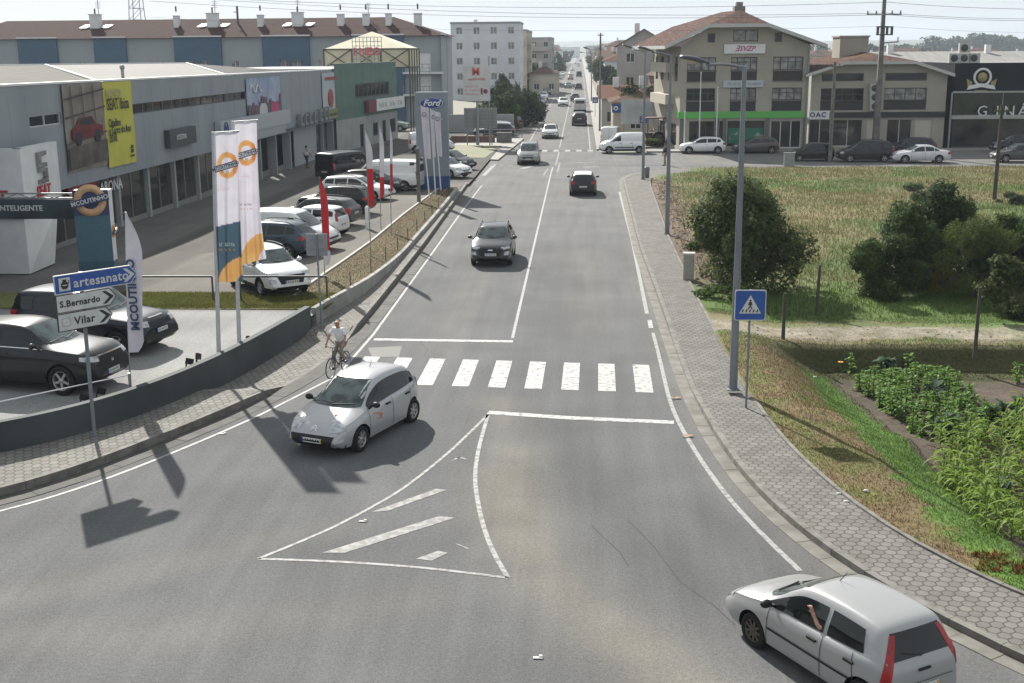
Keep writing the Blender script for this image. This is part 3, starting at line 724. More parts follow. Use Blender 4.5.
        for v in bm.verts:
            u, q = v.co.x, v.co.y
            if view == 'L': o, d = Vector((u, 3, q)), Vector((0, -1, 0))
            elif view == 'R': o, d = Vector((u, -3, q)), Vector((0, 1, 0))
            elif view == 'F': o, d = Vector((6, u, q)), Vector((-1, 0, 0))
            elif view == 'B': o, d = Vector((-6, u, q)), Vector((1, 0, 0))
            else: o, d = Vector((u, q, 5)), Vector((0, 0, -1))
            h = s.bvh.ray_cast(o, d)
            if view in 'FB':      # keep lamps and grilles on the end of the car
                ref = s.bvh.ray_cast(Vector((o.x, 0, o.z)), d)[0]; it = 0
                while ref is not None and it < 20 and (h[0] is None or abs(h[0].x-ref.x) > (.26 if view == 'F' else .20)): o.y *= .965; h = s.bvh.ray_cast(o, d); it += 1
            if h[0] is None:
                h = s.bvh.find_nearest(o+d*(3-s.W/2 if view in 'LR' else 6-max(abs(s.x0), s.x1)))
            n = h[1]; 
            if n.dot(d) > 0: n = -n
            nn = (n-d*.6).normalized()
            V.append(h[0]+nn*off)
        bm.verts.index_update(); F = [tuple(v.index for v in f.verts) for f in bm.faces]; bm.free()
        return V, F
    def P(s, name, polys, mt, par, off=.006, step=.07, **k):
        mb = MB()
        for view, poly in polys:
            V, F = s.patch(poly, view, off, step)
            if F: mb.add(V, F, 0, True)
        if not mb.f: return None
        return mb.build(name, mt, par, **k)
    def lamp(s, end, sd, z0, z1, a0, a1, rise=0.0, lean=0.0, n=10, off=.012):
        """lamp glass wrapped round a corner of the body: rays cast inwards from around the corner"""
        xe = s.x1 if end > 0 else s.x0; cx, cy = xe-end*.55, sd*.25; V = []
        for i in range(n+1):
            for j in range(n+1):
                u, v = i/n, j/n; ph = R(a0+(a1-a0)*u+lean*(v-.5)); z = z0+(z1-z0)*v*(1-.25*u*(rise > 0))+rise*u; d = Vector((end*math.cos(ph), sd*math.sin(ph), 0)); o = Vector((cx, cy, z))+d*3
                h = s.bvh.ray_cast(o, -d); p_ = h[0] if h[0] is not None else s.bvh.find_nearest(Vector((cx, cy, z))+d*.5)[0]; V.append(p_+d*off)
        return V, [(i*(n+1)+j, i*(n+1)+j+1, (i+1)*(n+1)+j+1, (i+1)*(n+1)+j) for i in range(n) for j in range(n)]
    def win(s, x0, x1, bot=.035, topd=.145, slope0=0., slope1=0.):
        """outline of a side window between x0 and x1 (rear to front)"""
        xs = np.linspace(x0, x1, 14); lo = [(x, prof(s.belt, x)+bot) for x in xs]; hi = [(x, min(s.T(x)-topd, s.H-topd)) for x in xs]
        up_ = [(x, max(z, prof(s.belt, x)+bot+.004)) for x, z in hi]
        lo = [p for p, q in zip(lo, up_) if q[1] > p[1]+.012]; up2 = [q for p, q in zip([(x, prof(s.belt, x)+bot) for x in xs], up_) if q[1] > p[1]+.012]
        if len(lo) < 2: return None
        up2 = [(x+(slope0 if i == 0 else 0)+(slope1 if i == len(up2)-1 else 0), z) for i, (x, z) in enumerate(up2)]
        return lo+up2[::-1]
def inset_side(poly): return poly
def wheel_parts(root, x, y, r, side, rim=RIM, wid=.2, spokes=5, lod=0):
    h = wid/2
    mb = MB(); pr_ = [(r*.66, -h), (r*.93, -h), (r*.985, -h*.8), (r, -h*.45), (r, h*.45), (r*.985, h*.8), (r*.93, h), (r*.66, h)]
    mb.lathe(pr_, 12 if lod else 28, axis='y', closed=True)
    o = mb.build('wheel', TYRE, root); o.location = (x, y, r)
    m2 = MB(); sgn = side
    m2.lathe([(r*.67, sgn*(-h*.6)), (r*.67, sgn*h*.86), (r*.62, sgn*h*.92), (r*.60, sgn*h*.7), (r*.58, sgn*h*.2)], 12 if lod else 26, axis='y')
    if not lod:
        for i in range(spokes):
            a = 2*PI*i/spokes+.3; T = Matrix.Rotation(a, 4, 'Y')
            m2.add([(0-.0, sgn*h*.72, -.05*r*2), (r*.61, sgn*h*.82, -.035*r*2), (r*.61, sgn*h*.82, .035*r*2), (0, sgn*h*.72, .05*r*2), (0, sgn*h*.4, -.1*r), (r*.61, sgn*h*.4, -.07*r), (r*.61, sgn*h*.4, .07*r), (0, sgn*h*.4, .1*r)],
                   [(0, 1, 2, 3), (0, 1, 5, 4), (3, 2, 6, 7)], 0, False, T)
        m2.lathe([(.001, sgn*h*.86), (r*.14, sgn*h*.84), (r*.17, sgn*h*.5)], 14, axis='y')
        m2.build('rim', rim, o); MB().lathe([(.001, sgn*h*.12), (r*.6, sgn*h*.1)], 18, axis='y').build('brake_disc', SEAM, o)
    else:
        m2.lathe([(.001, sgn*h*.6), (r*.6, sgn*h*.6)], 12, axis='y'); m2.build('rim', rim, o)
    return o
def mirror_parts(root, x, y, z, body_paint=True, k=1.0):
    for s_ in (1, -1):
        mb = MB(); mb.ball((0, 0, 0), .1*k, 12, 0, (.75, 1.05, .72)); mb.cbox((-.02, -s_*.09*k, -.04), (.06, .12*k, .03))
        o = mb.build('mirror', BLK if not body_paint else PAINT, root); o.location = (x, s_*(y+.09*k), z)
def plate_parts(root, x, y, z, sgn, ang=0.0, style='w', w_=.52):
    mb = MB(); mb.cbox((0, 0, 0), (.012, w_, .11), 0)
    if style == 'wy': mb.cbox((sgn*.003, -w_/2*.93*sgn, 0), (.012, .035, .108), 2); mb.cbox((sgn*.003, w_/2*.93*sgn, 0), (.012, .035, .108), 1)
    elif style == 'wb': mb.cbox((sgn*.003, -w_/2*.93*sgn, 0), (.012, .04, .108), 2)
    for i, yy in enumerate((-.16, -.10, -.02, .04, .12, .18)): mb.cbox((sgn*.004, yy*w_/.52, 0), (.010, .028, .062), 3)
    o = mb.build('number_plate', [PLATE, PLATEY, PLATEB, SEAM], root); o.location = (x, y, z); o.rotation_euler = (0, ang, 0); return o
def handle_parts(root, C_, xs, z, m_=BLK):
    for x in xs:
        for s_ in (1, -1):
            y = C_.hw(x)-.012; MB().cbox((0, 0, 0), (.19, .035, .038)).build('door_handle', m_, root).location = (x, s_*(y+.012), z)
def seams(C_, root, xs, z0=.3, extra=None):
    for x, dx in xs:
        zt = prof(C_.belt, x)+.0
        for v in 'LR': C_.P('door_gap', [(v, [(x-.006, z0), (x+.006, z0), (x+dx+.006, zt), (x+dx-.006, zt)])], SEAM, root, .009, .08)

def rect(x0, x1, z0, z1): return [(x0, z0), (x1, z0), (x1, z1), (x0, z1)]
def sym(poly): return [(-a, b) for a, b in poly][::-1]
def make_car(kind, name, label, color, group=None, solid=False, lod=0):
    k = KINDS[kind]; C_ = k['car']() if callable(k['car']) else k['car']; k['car'] = C_
    t = thing(name, label, k.get('cat', 'car'), group=group)
    def paint_o(o):
        if o: o.color = (*color, 1)
        return o
    b = link('body', C_.body, t); paint_o(b)
    if k.get('plain_wheel_cover'): pass
    for wx in (C_.wb/2, -C_.wb/2):
        for sy in (1, -1): wheel_parts(t, wx, sy*(C_.W/2-.125), C_.r, sy, k.get('rim', RIM), .2 if C_.r < .34 else .235, k.get('spokes', 5), lod)
    topd = k.get('topd', .145)
    for (a, e, s0, s1) in k['side']:
        pl = C_.win(a, e, k.get('bot', .04), topd, s0, s1)
        if pl:
            for v in 'LR': C_.P('side_window', [(v, pl)], GLASS, t, .010, .05)
    fz0, fz1, fy0, fy1 = k['screen']; C_.P('windscreen', [('F', [(-fy0, fz0), (-fy0*.5, fz0-.012), (0, fz0-.016), (fy0*.5, fz0-.012), (fy0, fz0), (fy1, fz1), (-fy1, fz1)])], k.get('wglass', GLASSL), t, .005)
    if k.get('tailwin'):
        fz0, fz1, fy0, fy1 = k['tailwin']; C_.P('rear_window', [('B', [(-fy0, fz0), (fy0, fz0), (fy1, fz1), (-fy1, fz1)])], GLASS, t, .005)
    for nm, key, end, m_ in (('headlight', 'head', 1, HEADL), ('tail_light', 'tail', -1, TAILL)):
        q = k[key][0]; zs = [p[1] for p in q]; y0 = min(p[0] for p in q); a0 = math.degrees(math.atan((y0-.25)/.55)); tall = max(zs)-min(zs) > .3
        for s_ in (1, -1):
            V, F = C_.lamp(end, s_, min(zs), max(zs), a0, a0+(14 if tall else (46 if end > 0 else 34)), .05 if end > 0 else 0, k.get('lean', 0) if end < 0 else 0)
            MB().add(V, F, 0, True).build(nm, m_, t)
    for poly in k['head'][1:]:
        for q in (poly, sym(poly)): C_.P('fog_lamp', [('F', q)], HEADL, t, .014, .03)
    for poly in k.get('grille', []): C_.P('grille', [('F', poly)], BLK, t, .010, .035)
    for nm, view, poly, m_ in k.get('extra', []): C_.P(nm, [(view, poly)], m_, t, .016, .03)
    if lod: 
        for s_, zz, x in ((1, k.get('platez', .42), C_.x1), (-1, k.get('platezr', .8), C_.x0)): plate_parts(t, x+s_*.02, 0, zz, s_)
        mirror_parts(t, k['mirror'][0], C_.W/2-.02, k['mirror'][1], k.get('mp', True)); return t
    seams(C_, t, k['seams'], .28)
    handle_parts(t, C_, k['handles'], k.get('hz', prof(C_.belt, 0)-.1), k.get('hm', BLK))
    mirror_parts(t, k['mirror'][0], C_.W/2-.02, k['mirror'][1], k.get('mp', True))
    for o in t.children:
        if o.data and o.name.startswith(('mirror', 'door_handle')): o.color = (*color, 1)
    ps = k.get('plate', 'wy')
    plate_parts(t, C_.x1+.012, 0, k.get('platez', .42), 1, 0, ps); plate_parts(t, C_.x0-.012+k.get('pxr', 0), 0, k.get('platezr', .8), -1, k.get('par', 0), ps)
    if k.get('rails'):
        for s_ in (1, -1):
            mb = MB(); pts = [(x, s_*(C_.W/2*C_.roofw-.04), C_.T(x)+.035) for x in np.linspace(-1.55, .45, 8)]; pts[0] = (*pts[0][:2], pts[0][2]-.06); pts[-1] = (*pts[-1][:2], pts[-1][2]-.06)
            mb.path(pts, .018).build('roof_rail', BLK if k['rails'] == 1 else CHROME, t)
    if k.get('antenna'): 
        ax = k['antenna']; MB().tube((ax, 0, C_.T(ax)-.01), (ax-.16, 0, C_.T(ax)+.2), .008, .004).build('antenna', BLK, t)
    # wiper
    sc_ = k['screen']
    V = MB()
    for y0_, y1_ in ((-.05, .55), (-.62, -.05)):
        h0 = C_.bvh.ray_cast(Vector((6, y0_, sc_[0]+.015)), Vector((-1, 0, 0)))[0]; h1 = C_.bvh.ray_cast(Vector((6, y1_*.9, sc_[0]+.05)), Vector((-1, 0, 0)))[0]
        if h0 and h1: V.tube(h0+Vector((.02, 0, .015)), h1+Vector((.015, 0, .012)), .012, .008, 6)
    if V.f: V.build('wiper', BLK, t)
    return t

# --- the body shapes ---------------------------------------------------
KINDS = {}
KINDS['c3'] = dict(  # small rounded hatchback
    car=lambda: Car([(-1.83, .62), (-1.80, .86), (-1.72, 1.06), (-1.42, 1.42), (-1.1, 1.50), (-.45, 1.535), (.1, 1.50), (.55, 1.32), (1.08, .98), (1.5, .86), (1.86, .72), (2.0, .56), (2.06, .46)],
                    [(-1.85, 1.02), (-1.0, .98), (0, .93), (1.1, .84), (1.7, .72), (2.06, .5)], 1.73, 2.465, .305, roofw=.66, endw=.70, endn=5, clad=.27),
    side=[(-1.42, -1.005, 0, 0), (-.985, -.19, .0, 0), (-.17, .84, 0, 0)], screen=(.985, 1.44, .66, .50), tailwin=(1.08, 1.38, .58, .46),
    head=[[(.44, .61), (.78, .60), (.80, .80), (.62, .82), (.46, .72)]], headside=[(1.42, .80), (1.85, .64), (1.9, .74), (1.55, .86), (1.36, .87)],
    tail=[[(.62, .78), (.84, .78), (.80, 1.08), (.66, 1.04)]], tailside=[(-1.78, .8), (-1.5, .86), (-1.52, 1.0), (-1.72, 1.06)],
    grille=[[(-.58, .54), (.58, .54), (.50, .32), (.3, .27), (-.3, .27), (-.50, .32)]],
    extra=[('fog_lamp', 'F', [(.60, .40), (.72, .40), (.72, .48), (.60, .48)], FOG), ('fog_lamp', 'F', [(-.72, .40), (-.60, .40), (-.60, .48), (-.72, .48)], FOG),
           ('badge', 'F', [(-.09, .64), (0, .70), (.09, .64), (.09, .66), (0, .73), (-.09, .66)], CHROME), ('badge', 'F', [(-.09, .60), (0, .66), (.09, .60), (.09, .62), (0, .69), (-.09, .62)], CHROME)],
    seams=[(-.18, 0), (.92, -.04), (-.98, -.12)], handles=[-.05+.1, -.9], hz=.86, mirror=(.72, 1.0), mp=False, antenna=-.55, platez=.42, platezr=.55, spokes=7)
KINDS['punto'] = dict(
    car=lambda: Car([(-1.68, .5), (-1.66, .78), (-1.60, .93), (-1.42, 1.34), (-1.24, 1.445), (-.5, 1.48), (.1, 1.455), (.38, 1.38), (1.12, .97), (1.6, .87), (1.96, .70), (2.08, .58), (2.14, .46)],
                    [(-1.7, .96), (-.8, .93), (.2, .88), (1.1, .84), (1.8, .70), (2.14, .48)], 1.66, 2.46, .295, roofw=.70, endw=.78, endn=6, clad=.24),
    side=[(-1.16, -.42, .08, .0), (-.33, .93, 0, 0)], screen=(.985, 1.385, .63, .50), tailwin=(.98, 1.33, .56, .47),
    head=[[(.42, .60), (.76, .62), (.76, .74), (.44, .74)]], headside=[(1.72, .68), (1.98, .60), (1.98, .70), (1.72, .80)],
    lean=-10, tail=[[(.60, .70), (.76, .72), (.66, 1.31), (.60, 1.31)]], tailside=[(-1.655, .70), (-1.56, .70), (-1.50, .95), (-1.37, 1.26), (-1.41, 1.29), (-1.60, .98)],
    grille=[[(-.5, .40), (.5, .40), (.46, .28), (-.46, .28)]],
    extra=[('side_moulding', 'L', [(-1.0, .52), (.82, .52), (.84, .555), (-1.0, .555)], BLK), ('side_moulding', 'R', [(-1.0, .52), (.82, .52), (.84, .555), (-1.0, .555)], BLK),
           ('tailgate_handle', 'B', [(-.12, .78), (.12, .78), (.12, .82), (-.12, .82)], BLK), ('rear_wiper', 'B', [(.0, .99), (.02, .97), (.36, 1.06), (.36, 1.08)], BLK), ('tailgate_gap', 'B', [(-.55, .62), (.55, .62), (.55, .63), (-.55, .63)], SEAM)],
    seams=[(-.38, 0), (.86, -.02), (-1.1, .1)], handles=[-.18, -1.0+.04], hz=.80, mirror=(.80, .98), mp=False, rim=RIMD, antenna=.15, platezr=.52, pxr=.0, spokes=9)
KINDS['suv'] = dict(  # compact crossover
    car=lambda: Car([(-2.05, .55), (-2.03, .88), (-1.95, 1.06), (-1.62, 1.46), (-1.3, 1.55), (-.4, 1.585), (.2, 1.56), (.45, 1.48), (1.08, 1.10), (1.8, .98), (2.06, .86), (2.14, .66), (2.17, .5)],
                    [(-2.05, 1.08), (-1, 1.05), (0, 1.0), (1.1, .98), (1.9, .86), (2.17, .6)], 1.82, 2.6, .335, roofw=.69, endw=.80, endn=6, clad=.36, zb=.24),
    side=[(-1.62, -1.22, 0, -.05), (-1.16, -.36, 0, 0), (-.28, .86, 0, 0)], screen=(1.13, 1.50, .68, .54), tailwin=(1.12, 1.42, .62, .52),
    head=[[(.52, .78), (.86, .82), (.86, .88), (.55, .85)], [(.58, .56), (.80, .56), (.80, .70), (.62, .70)]], headside=[(1.85, .84), (2.05, .80), (2.05, .88), (1.85, .92)],
    tail=[[(.52, .84), (.88, .84), (.86, 1.0), (.56, 1.0)]], tailside=[(-2.0, .86), (-1.78, .88), (-1.8, .98), (-1.98, 1.0)],
    grille=[[(-.55, .82), (.55, .82), (.42, .52), (-.42, .52)], [(-.6, .42), (.6, .42), (.55, .34), (-.55, .34)]],
    extra=[('badge', 'F', [(-.1, .74), (.1, .74), (.1, .78), (-.1, .78)], CHROME)],
    seams=[(-.32, 0), (.92, 0), (-1.15, -.1)], handles=[-.16, -.98], hz=.93, mirror=(.72, 1.12), rails=1, antenna=-.9, platez=.58, platezr=.72)
KINDS['bigsuv'] = dict(  # large SUV with sloping rear
    car=lambda: Car([(-2.32, .6), (-2.30, .95), (-2.2, 1.12), (-1.8, 1.50), (-1.45, 1.60), (-.4, 1.665), (.15, 1.64), (.42, 1.56), (1.05, 1.20), (1.85, 1.12), (2.2, 1.04), (2.33, .88), (2.37, .55)],
                    [(-2.3, 1.18), (-1, 1.13), (0, 1.09), (1.1, 1.08), (2.0, 1.0), (2.37, .75)], 1.93, 2.87, .37, roofw=.68, endw=.80, endn=6, clad=.38, zb=.26),
    side=[(-1.75, -1.3, 0, -.05), (-1.24, -.36, 0, 0), (-.28, .88, 0, 0)], screen=(1.21, 1.58, .70, .56), tailwin=(1.2, 1.48, .62, .5),
    head=[[(.56, .82), (.90, .84), (.90, .95), (.60, .92)]], headside=[(1.85, .86), (2.2, .80), (2.22, .90), (1.88, .98)],
    tail=[[(.5, .98), (.92, .98), (.90, 1.08), (.52, 1.06)]], tailside=[(-2.25, .98), (-1.95, 1.0), (-2.0, 1.07), (-2.2, 1.1)],
    grille=[[(-.50, .92), (.50, .92), (.54, .76), (.40, .58), (-.40, .58), (-.54, .76)], [(-.85, .5), (-.5, .5), (-.5, .36), (-.82, .36)], [(.5, .5), (.85, .5), (.82, .36), (.5, .36)]],
    extra=[('badge', 'F', [(-.05, .72), (.05, .72), (.05, .80), (-.05, .80)], CHROME), ('grille_surround', 'F', [(-.56, .955), (.56, .955), (.54, .925), (-.54, .925)], CHROME)]+[('window_trim', v, [(-1.7, 1.145), (.95, 1.105), (.95, 1.125), (-1.7, 1.165)], CHROME) for v in 'LR'],
    seams=[(-.32, 0), (.95, 0), (-1.25, -.1)], handles=[-.16, -1.02], hz=.98, hm=PAINT, mirror=(.75, 1.22), platez=.50, platezr=.9, plate='wb', wglass=GLASSL)
KINDS['boxsuv'] = dict(  # tall boxy off-roader
    car=lambda: Car([(-2.28, .6), (-2.27, 1.1), (-2.12, 1.66), (-1.95, 1.76), (-.4, 1.80), (.2, 1.76), (.42, 1.68), (.98, 1.24), (1.9, 1.15), (2.2, 1.06), (2.31, .85), (2.34, .55)],
                    [(-2.3, 1.2), (-1, 1.16), (0, 1.12), (1.0, 1.09), (2.0, 1.0), (2.34, .7)], 1.98, 2.87, .385, roofw=.72, endw=.84, endn=7, clad=.40, zb=.28),
    side=[(-2.1, -1.42, 0, 0), (-1.32, -.42, 0, 0), (-.34, .82, 0, 0)], screen=(1.28, 1.68, .74, .62), tailwin=(1.25, 1.62, .68, .6), topd=.16,
    head=[[(.58, .86), (.90, .88), (.90, 1.02), (.60, 1.0)]], headside=[(1.95, .88), (2.2, .86), (2.2, 1.0), (1.98, 1.02)],
    tail=[[(.66, .9), (.92, .9), (.90, 1.2), (.68, 1.2)]], tailside=[(-2.24, .9), (-2.08, .92), (-2.1, 1.16), (-2.22, 1.2)],
    grille=[[(-.55, .98), (.55, .98), (.52, .84), (-.52, .84)], [(-.6, .62), (.6, .62), (.55, .42), (-.55, .42)], [(-.9, .66), (-.66, .66), (-.66, .5), (-.86, .5)], [(.66, .66), (.9, .66), (.86, .5), (.66, .5)]],
    extra=[('bonnet_lettering', 'F', [(-.35, 1.06), (.35, 1.06), (.35, 1.085), (-.35, 1.085)], CHROME)],
    seams=[(-.38, 0), (.9, 0), (-1.38, 0)], handles=[-.22, -1.15], hz=1.02, hm=PAINT, mirror=(.72, 1.3), platez=.70, platezr=.8, plate='wb')
KINDS['hatch'] = dict(
    car=lambda: Car([(-1.98, .5), (-1.96, .82), (-1.88, .98), (-1.58, 1.33), (-1.3, 1.42), (-.4, 1.46), (.15, 1.43), (.42, 1.35), (1.12, .96), (1.75, .85), (2.0, .70), (2.08, .55), (2.1, .42)],
                    [(-2.0, .98), (-1, .95), (0, .91), (1.1, .86), (1.8, .74), (2.1, .48)], 1.77, 2.55, .315, roofw=.69, endw=.78, endn=6, clad=.25),
    side=[(-1.52, -1.2, 0, -.03), (-1.14, -.36, 0, 0), (-.28, .9, 0, 0)], screen=(.985, 1.37, .66, .52), tailwin=(1.0, 1.3, .60, .5),
    head=[[(.45, .60), (.80, .62), (.80, .74), (.5, .73)]], headside=[(1.7, .70), (1.98, .62), (1.98, .72), (1.72, .80)],
    tail=[[(.54, .78), (.85, .78), (.82, .95), (.58, .93)]], tailside=[(-1.93, .80), (-1.7, .84), (-1.72, .93), (-1.9, .95)],
    grille=[[(-.45, .60), (.45, .60), (.42, .54), (-.42, .54)], [(-.62, .42), (.62, .42), (.56, .3), (-.56, .3)]],
    seams=[(-.32, 0), (.9, 0), (-1.1, -.05)], handles=[-.16, -.95], hz=.83, hm=PAINT, mirror=(.75, 1.0), antenna=-.9, platez=.48, platezr=.62)
KINDS['city'] = dict(  # tiny hatchback with upright tail
    car=lambda: Car([(-1.62, .5), (-1.61, .85), (-1.52, 1.1), (-1.38, 1.36), (-1.2, 1.44), (-.3, 1.49), (.2, 1.46), (.45, 1.37), (1.02, 1.0), (1.5, .9), (1.72, .76), (1.8, .6), (1.83, .45)],
                    [(-1.62, 1.0), (-1, .98), (0, .94), (1.0, .9), (1.5, .8), (1.83, .52)], 1.64, 2.42, .29, roofw=.72, endw=.80, endn=6, clad=.25),
    side=[(-1.36, -.98, 0, 0), (-.9, -.3, 0, 0), (-.22, .85, 0, 0)], screen=(1.02, 1.38, .62, .52), tailwin=(1.0, 1.34, .56, .5),
    head=[[(.42, .62), (.74, .64), (.74, .80), (.46, .76)]], headside=[(1.5, .72), (1.72, .66), (1.72, .78), (1.52, .84)],
    tail=[[(.60, .8), (.78, .8), (.74, 1.16), (.62, 1.16)]], tailside=[(-1.58, .8), (-1.46, .82), (-1.42, 1.12), (-1.5, 1.16)],
    grille=[[(-.5, .45), (.5, .45), (.45, .32), (-.45, .32)]], seams=[(-.26, 0), (.86, 0), (-.95, 0)], handles=[-.12, -.8], hz=.86, mirror=(.72, 1.02), mp=False, platez=.45, platezr=.6)
KINDS['saloon'] = dict(
    car=lambda: Car([(-2.3, .55), (-2.28, .88), (-2.18, .98), (-1.55, 1.03), (-.95, 1.36), (-.6, 1.42), (0, 1.43), (.3, 1.38), (1.05, .98), (1.9, .86), (2.2, .72), (2.3, .5)],
                    [(-2.3, .92), (-1, .93), (0, .90), (1.1, .87), (1.9, .78), (2.3, .52)], 1.80, 2.68, .32, roofw=.68, endw=.80, endn=6, clad=.25),
    side=[(-1.32, -.98, .04, 0), (-.92, -.26, 0, 0), (-.18, .86, 0, 0)], screen=(1.0, 1.35, .66, .54), tailwin=(1.06, 1.33, .60, .5), topd=.14,
    head=[[(.5, .60), (.82, .62), (.82, .74), (.52, .74)]], headside=[(1.9, .68), (2.2, .62), (2.2, .72), (1.92, .80)],
    tail=[[(.56, .68), (.86, .68), (.84, .9), (.6, .9)]], tailside=[(-2.25, .70), (-2.05, .72), (-2.05, .88), (-2.22, .9)],
    grille=[[(-.4, .72), (.4, .72), (.36, .54), (-.36, .54)], [(-.6, .4), (.6, .4), (.55, .3), (-.55, .3)]],
    seams=[(-.22, 0), (.88, 0), (-1.0, 0)], handles=[-.08, -.82], hz=.82, hm=PAINT, mirror=(.72, .98), platez=.45, platezr=.72)
KINDS['estate'] = dict(
    car=lambda: Car([(-2.25, .55), (-2.23, .9), (-2.12, 1.05), (-1.85, 1.36), (-1.6, 1.43), (-.4, 1.48), (.1, 1.46), (.38, 1.38), (1.08, .98), (1.85, .86), (2.15, .72), (2.24, .5)],
                    [(-2.25, 1.0), (-1, .96), (0, .92), (1.1, .88), (1.9, .78), (2.24, .52)], 1.78, 2.65, .32, roofw=.70, endw=.80, endn=6, clad=.25),
    side=[(-1.8, -1.22, 0, 0), (-1.15, -.36, 0, 0), (-.28, .86, 0, 0)], screen=(1.0, 1.38, .66, .54), tailwin=(1.06, 1.34, .60, .5),
    head=[[(.5, .60), (.82, .62), (.82, .74), (.52, .74)]], headside=[(1.85, .70), (2.12, .62), (2.12, .72), (1.88, .80)],
    tail=[[(.62, .72), (.86, .72), (.82, 1.0), (.66, 1.0)]], tailside=[(-2.2, .74), (-2.02, .76), (-2.04, .98), (-2.16, 1.0)],
    grille=[[(-.4, .70), (.4, .70), (.36, .56), (-.36, .56)], [(-.6, .4), (.6, .4), (.55, .3), (-.55, .3)]],
    seams=[(-.32, 0), (.88, 0), (-1.12, 0)], handles=[-.16, -.95], hz=.84, hm=PAINT, mirror=(.72, 1.0), rails=1, platez=.45, platezr=.72)
KINDS['smallvan'] = dict(cat='van',
    car=lambda: Car([(-1.95, .55), (-1.95, 1.0), (-1.90, 1.68), (-1.76, 1.80), (-.5, 1.83), (.3, 1.80), (.6, 1.70), (1.35, 1.14), (1.85, .98), (2.08, .82), (2.15, .5)],
                    [(-1.95, 1.08), (0, 1.06), (1.0, 1.04), (1.6, .98), (2.15, .6)], 1.80, 2.7, .32, roofw=.84, endw=.86, endn=7, clad=.36),
    side=[(.3, 1.12, 0, 0)], screen=(1.16, 1.68, .68, .60), tailwin=None, topd=.22, bot=.05,
    head=[[(.5, .68), (.84, .70), (.84, .90), (.55, .86)]], headside=[(1.72, .76), (2.05, .68), (2.02, .84), (1.75, .94)],
    tail=[[(.74, .8), (.86, .8), (.86, 1.15), (.76, 1.15)]], tailside=[(-1.93, .8), (-1.85, .8), (-1.85, 1.15), (-1.93, 1.15)],
    grille=[[(-.5, .64), (.5, .64), (.46, .56), (-.46, .56)], [(-.8, .46), (.8, .46), (.76, .34), (-.76, .34)]],
    extra=[('side_moulding', v, [(-.9, .5), (.85, .5), (.85, .58), (-.9, .58)], BLK) for v in 'LR']+[('door_gap', 'B', [(-.006, .5), (.006, .5), (.006, 1.7), (-.006, 1.7)], SEAM)],
    seams=[(.2, 0), (1.15, 0), (-.75, 0)], handles=[.35, -.6], hz=.92, mirror=(1.02, 1.14), mp=False, platez=.5, platezr=.62)
KINDS['bigvan'] = dict(cat='van',
    car=lambda: Car([(-2.55, .55), (-2.55, 1.1), (-2.50, 1.86), (-2.35, 1.98), (-.5, 2.0), (.6, 1.97), (.95, 1.86), (1.7, 1.24), (2.2, 1.06), (2.42, .88), (2.48, .5)],
                    [(-2.55, 1.16), (0, 1.14), (1.3, 1.12), (1.9, 1.04), (2.48, .64)], 1.95, 3.1, .345, roofw=.86, endw=.88, endn=8, clad=.36),
    side=[(.62, 1.5, 0, 0)], screen=(1.26, 1.84, .76, .68), tailwin=(1.25, 1.7, .7, .66), topd=.24, bot=.05,
    head=[[(.55, .72), (.92, .74), (.92, 1.0), (.62, .94)]], headside=[(2.08, .82), (2.38, .74), (2.34, .92), (2.1, 1.02)],
    tail=[[(.84, .8), (.94, .8), (.94, 1.3), (.86, 1.3)]], tailside=[(-2.53, .8), (-2.44, .8), (-2.44, 1.3), (-2.53, 1.3)],
    grille=[[(-.55, .78), (.55, .78), (.5, .64), (-.5, .64)], [(-.85, .48), (.85, .48), (.8, .34), (-.8, .34)]],
    extra=[('door_gap', 'B', [(-.006, .5), (.006, .5), (.006, 1.85), (-.006, 1.85)], SEAM)],
    seams=[(.5, 0), (1.55, 0), (-.75, 0)], handles=[.7, -.6], hz=1.0, mirror=(1.4, 1.24), mp=False, platez=.52, platezr=.65)
KINDS['crewvan'] = dict(KINDS['bigvan']); KINDS['crewvan']['side'] = [(-2.3, -1.2, 0, 0), (-1.1, .42, 0, 0), (.58, 1.5, 0, 0)]
KINDS['mpv'] = dict(cat='car',
    car=lambda: Car([(-2.2, .55), (-2.19, .95), (-2.1, 1.2), (-1.9, 1.58), (-1.65, 1.68), (-.4, 1.74), (.3, 1.70), (.6, 1.58), (1.35, 1.1), (1.9, .95), (2.15, .8), (2.22, .5)],
                    [(-2.2, 1.06), (0, 1.0), (1.2, .98), (1.8, .88), (2.22, .56)], 1.85, 2.75, .325, roofw=.72, endw=.82, endn=7, clad=.3),
    side=[(-1.95, -1.2, 0, 0), (-1.12, -.22, 0, 0), (-.14, 1.12, 0, 0)], screen=(1.12, 1.6, .68, .58), tailwin=(1.1, 1.55, .64, .56), topd=.16,
    head=[[(.5, .68), (.86, .70), (.86, .86), (.55, .84)]], headside=[(1.82, .76), (2.12, .68), (2.1, .8), (1.85, .9)],
    tail=[[(.68, .8), (.88, .8), (.84, 1.3), (.72, 1.3)]], tailside=[(-2.16, .8), (-2.02, .84), (-2.0, 1.2), (-2.1, 1.28)],
    grille=[[(-.45, .66), (.45, .66), (.4, .54), (-.4, .54)], [(-.6, .42), (.6, .42), (.55, .32), (-.55, .32)]],
    seams=[(-.18, 0), (1.1, 0), (-1.16, 0)], handles=[-.02, -1.0], hz=.92, hm=PAINT, mirror=(.98, 1.1), rails=1, platez=.5, platezr=.8)
def put(t, x, y, heading, z=0.0):
    t.location = (x, y, z); t.rotation_euler = (0, 0, R(heading)); return t
CARGROUP = None
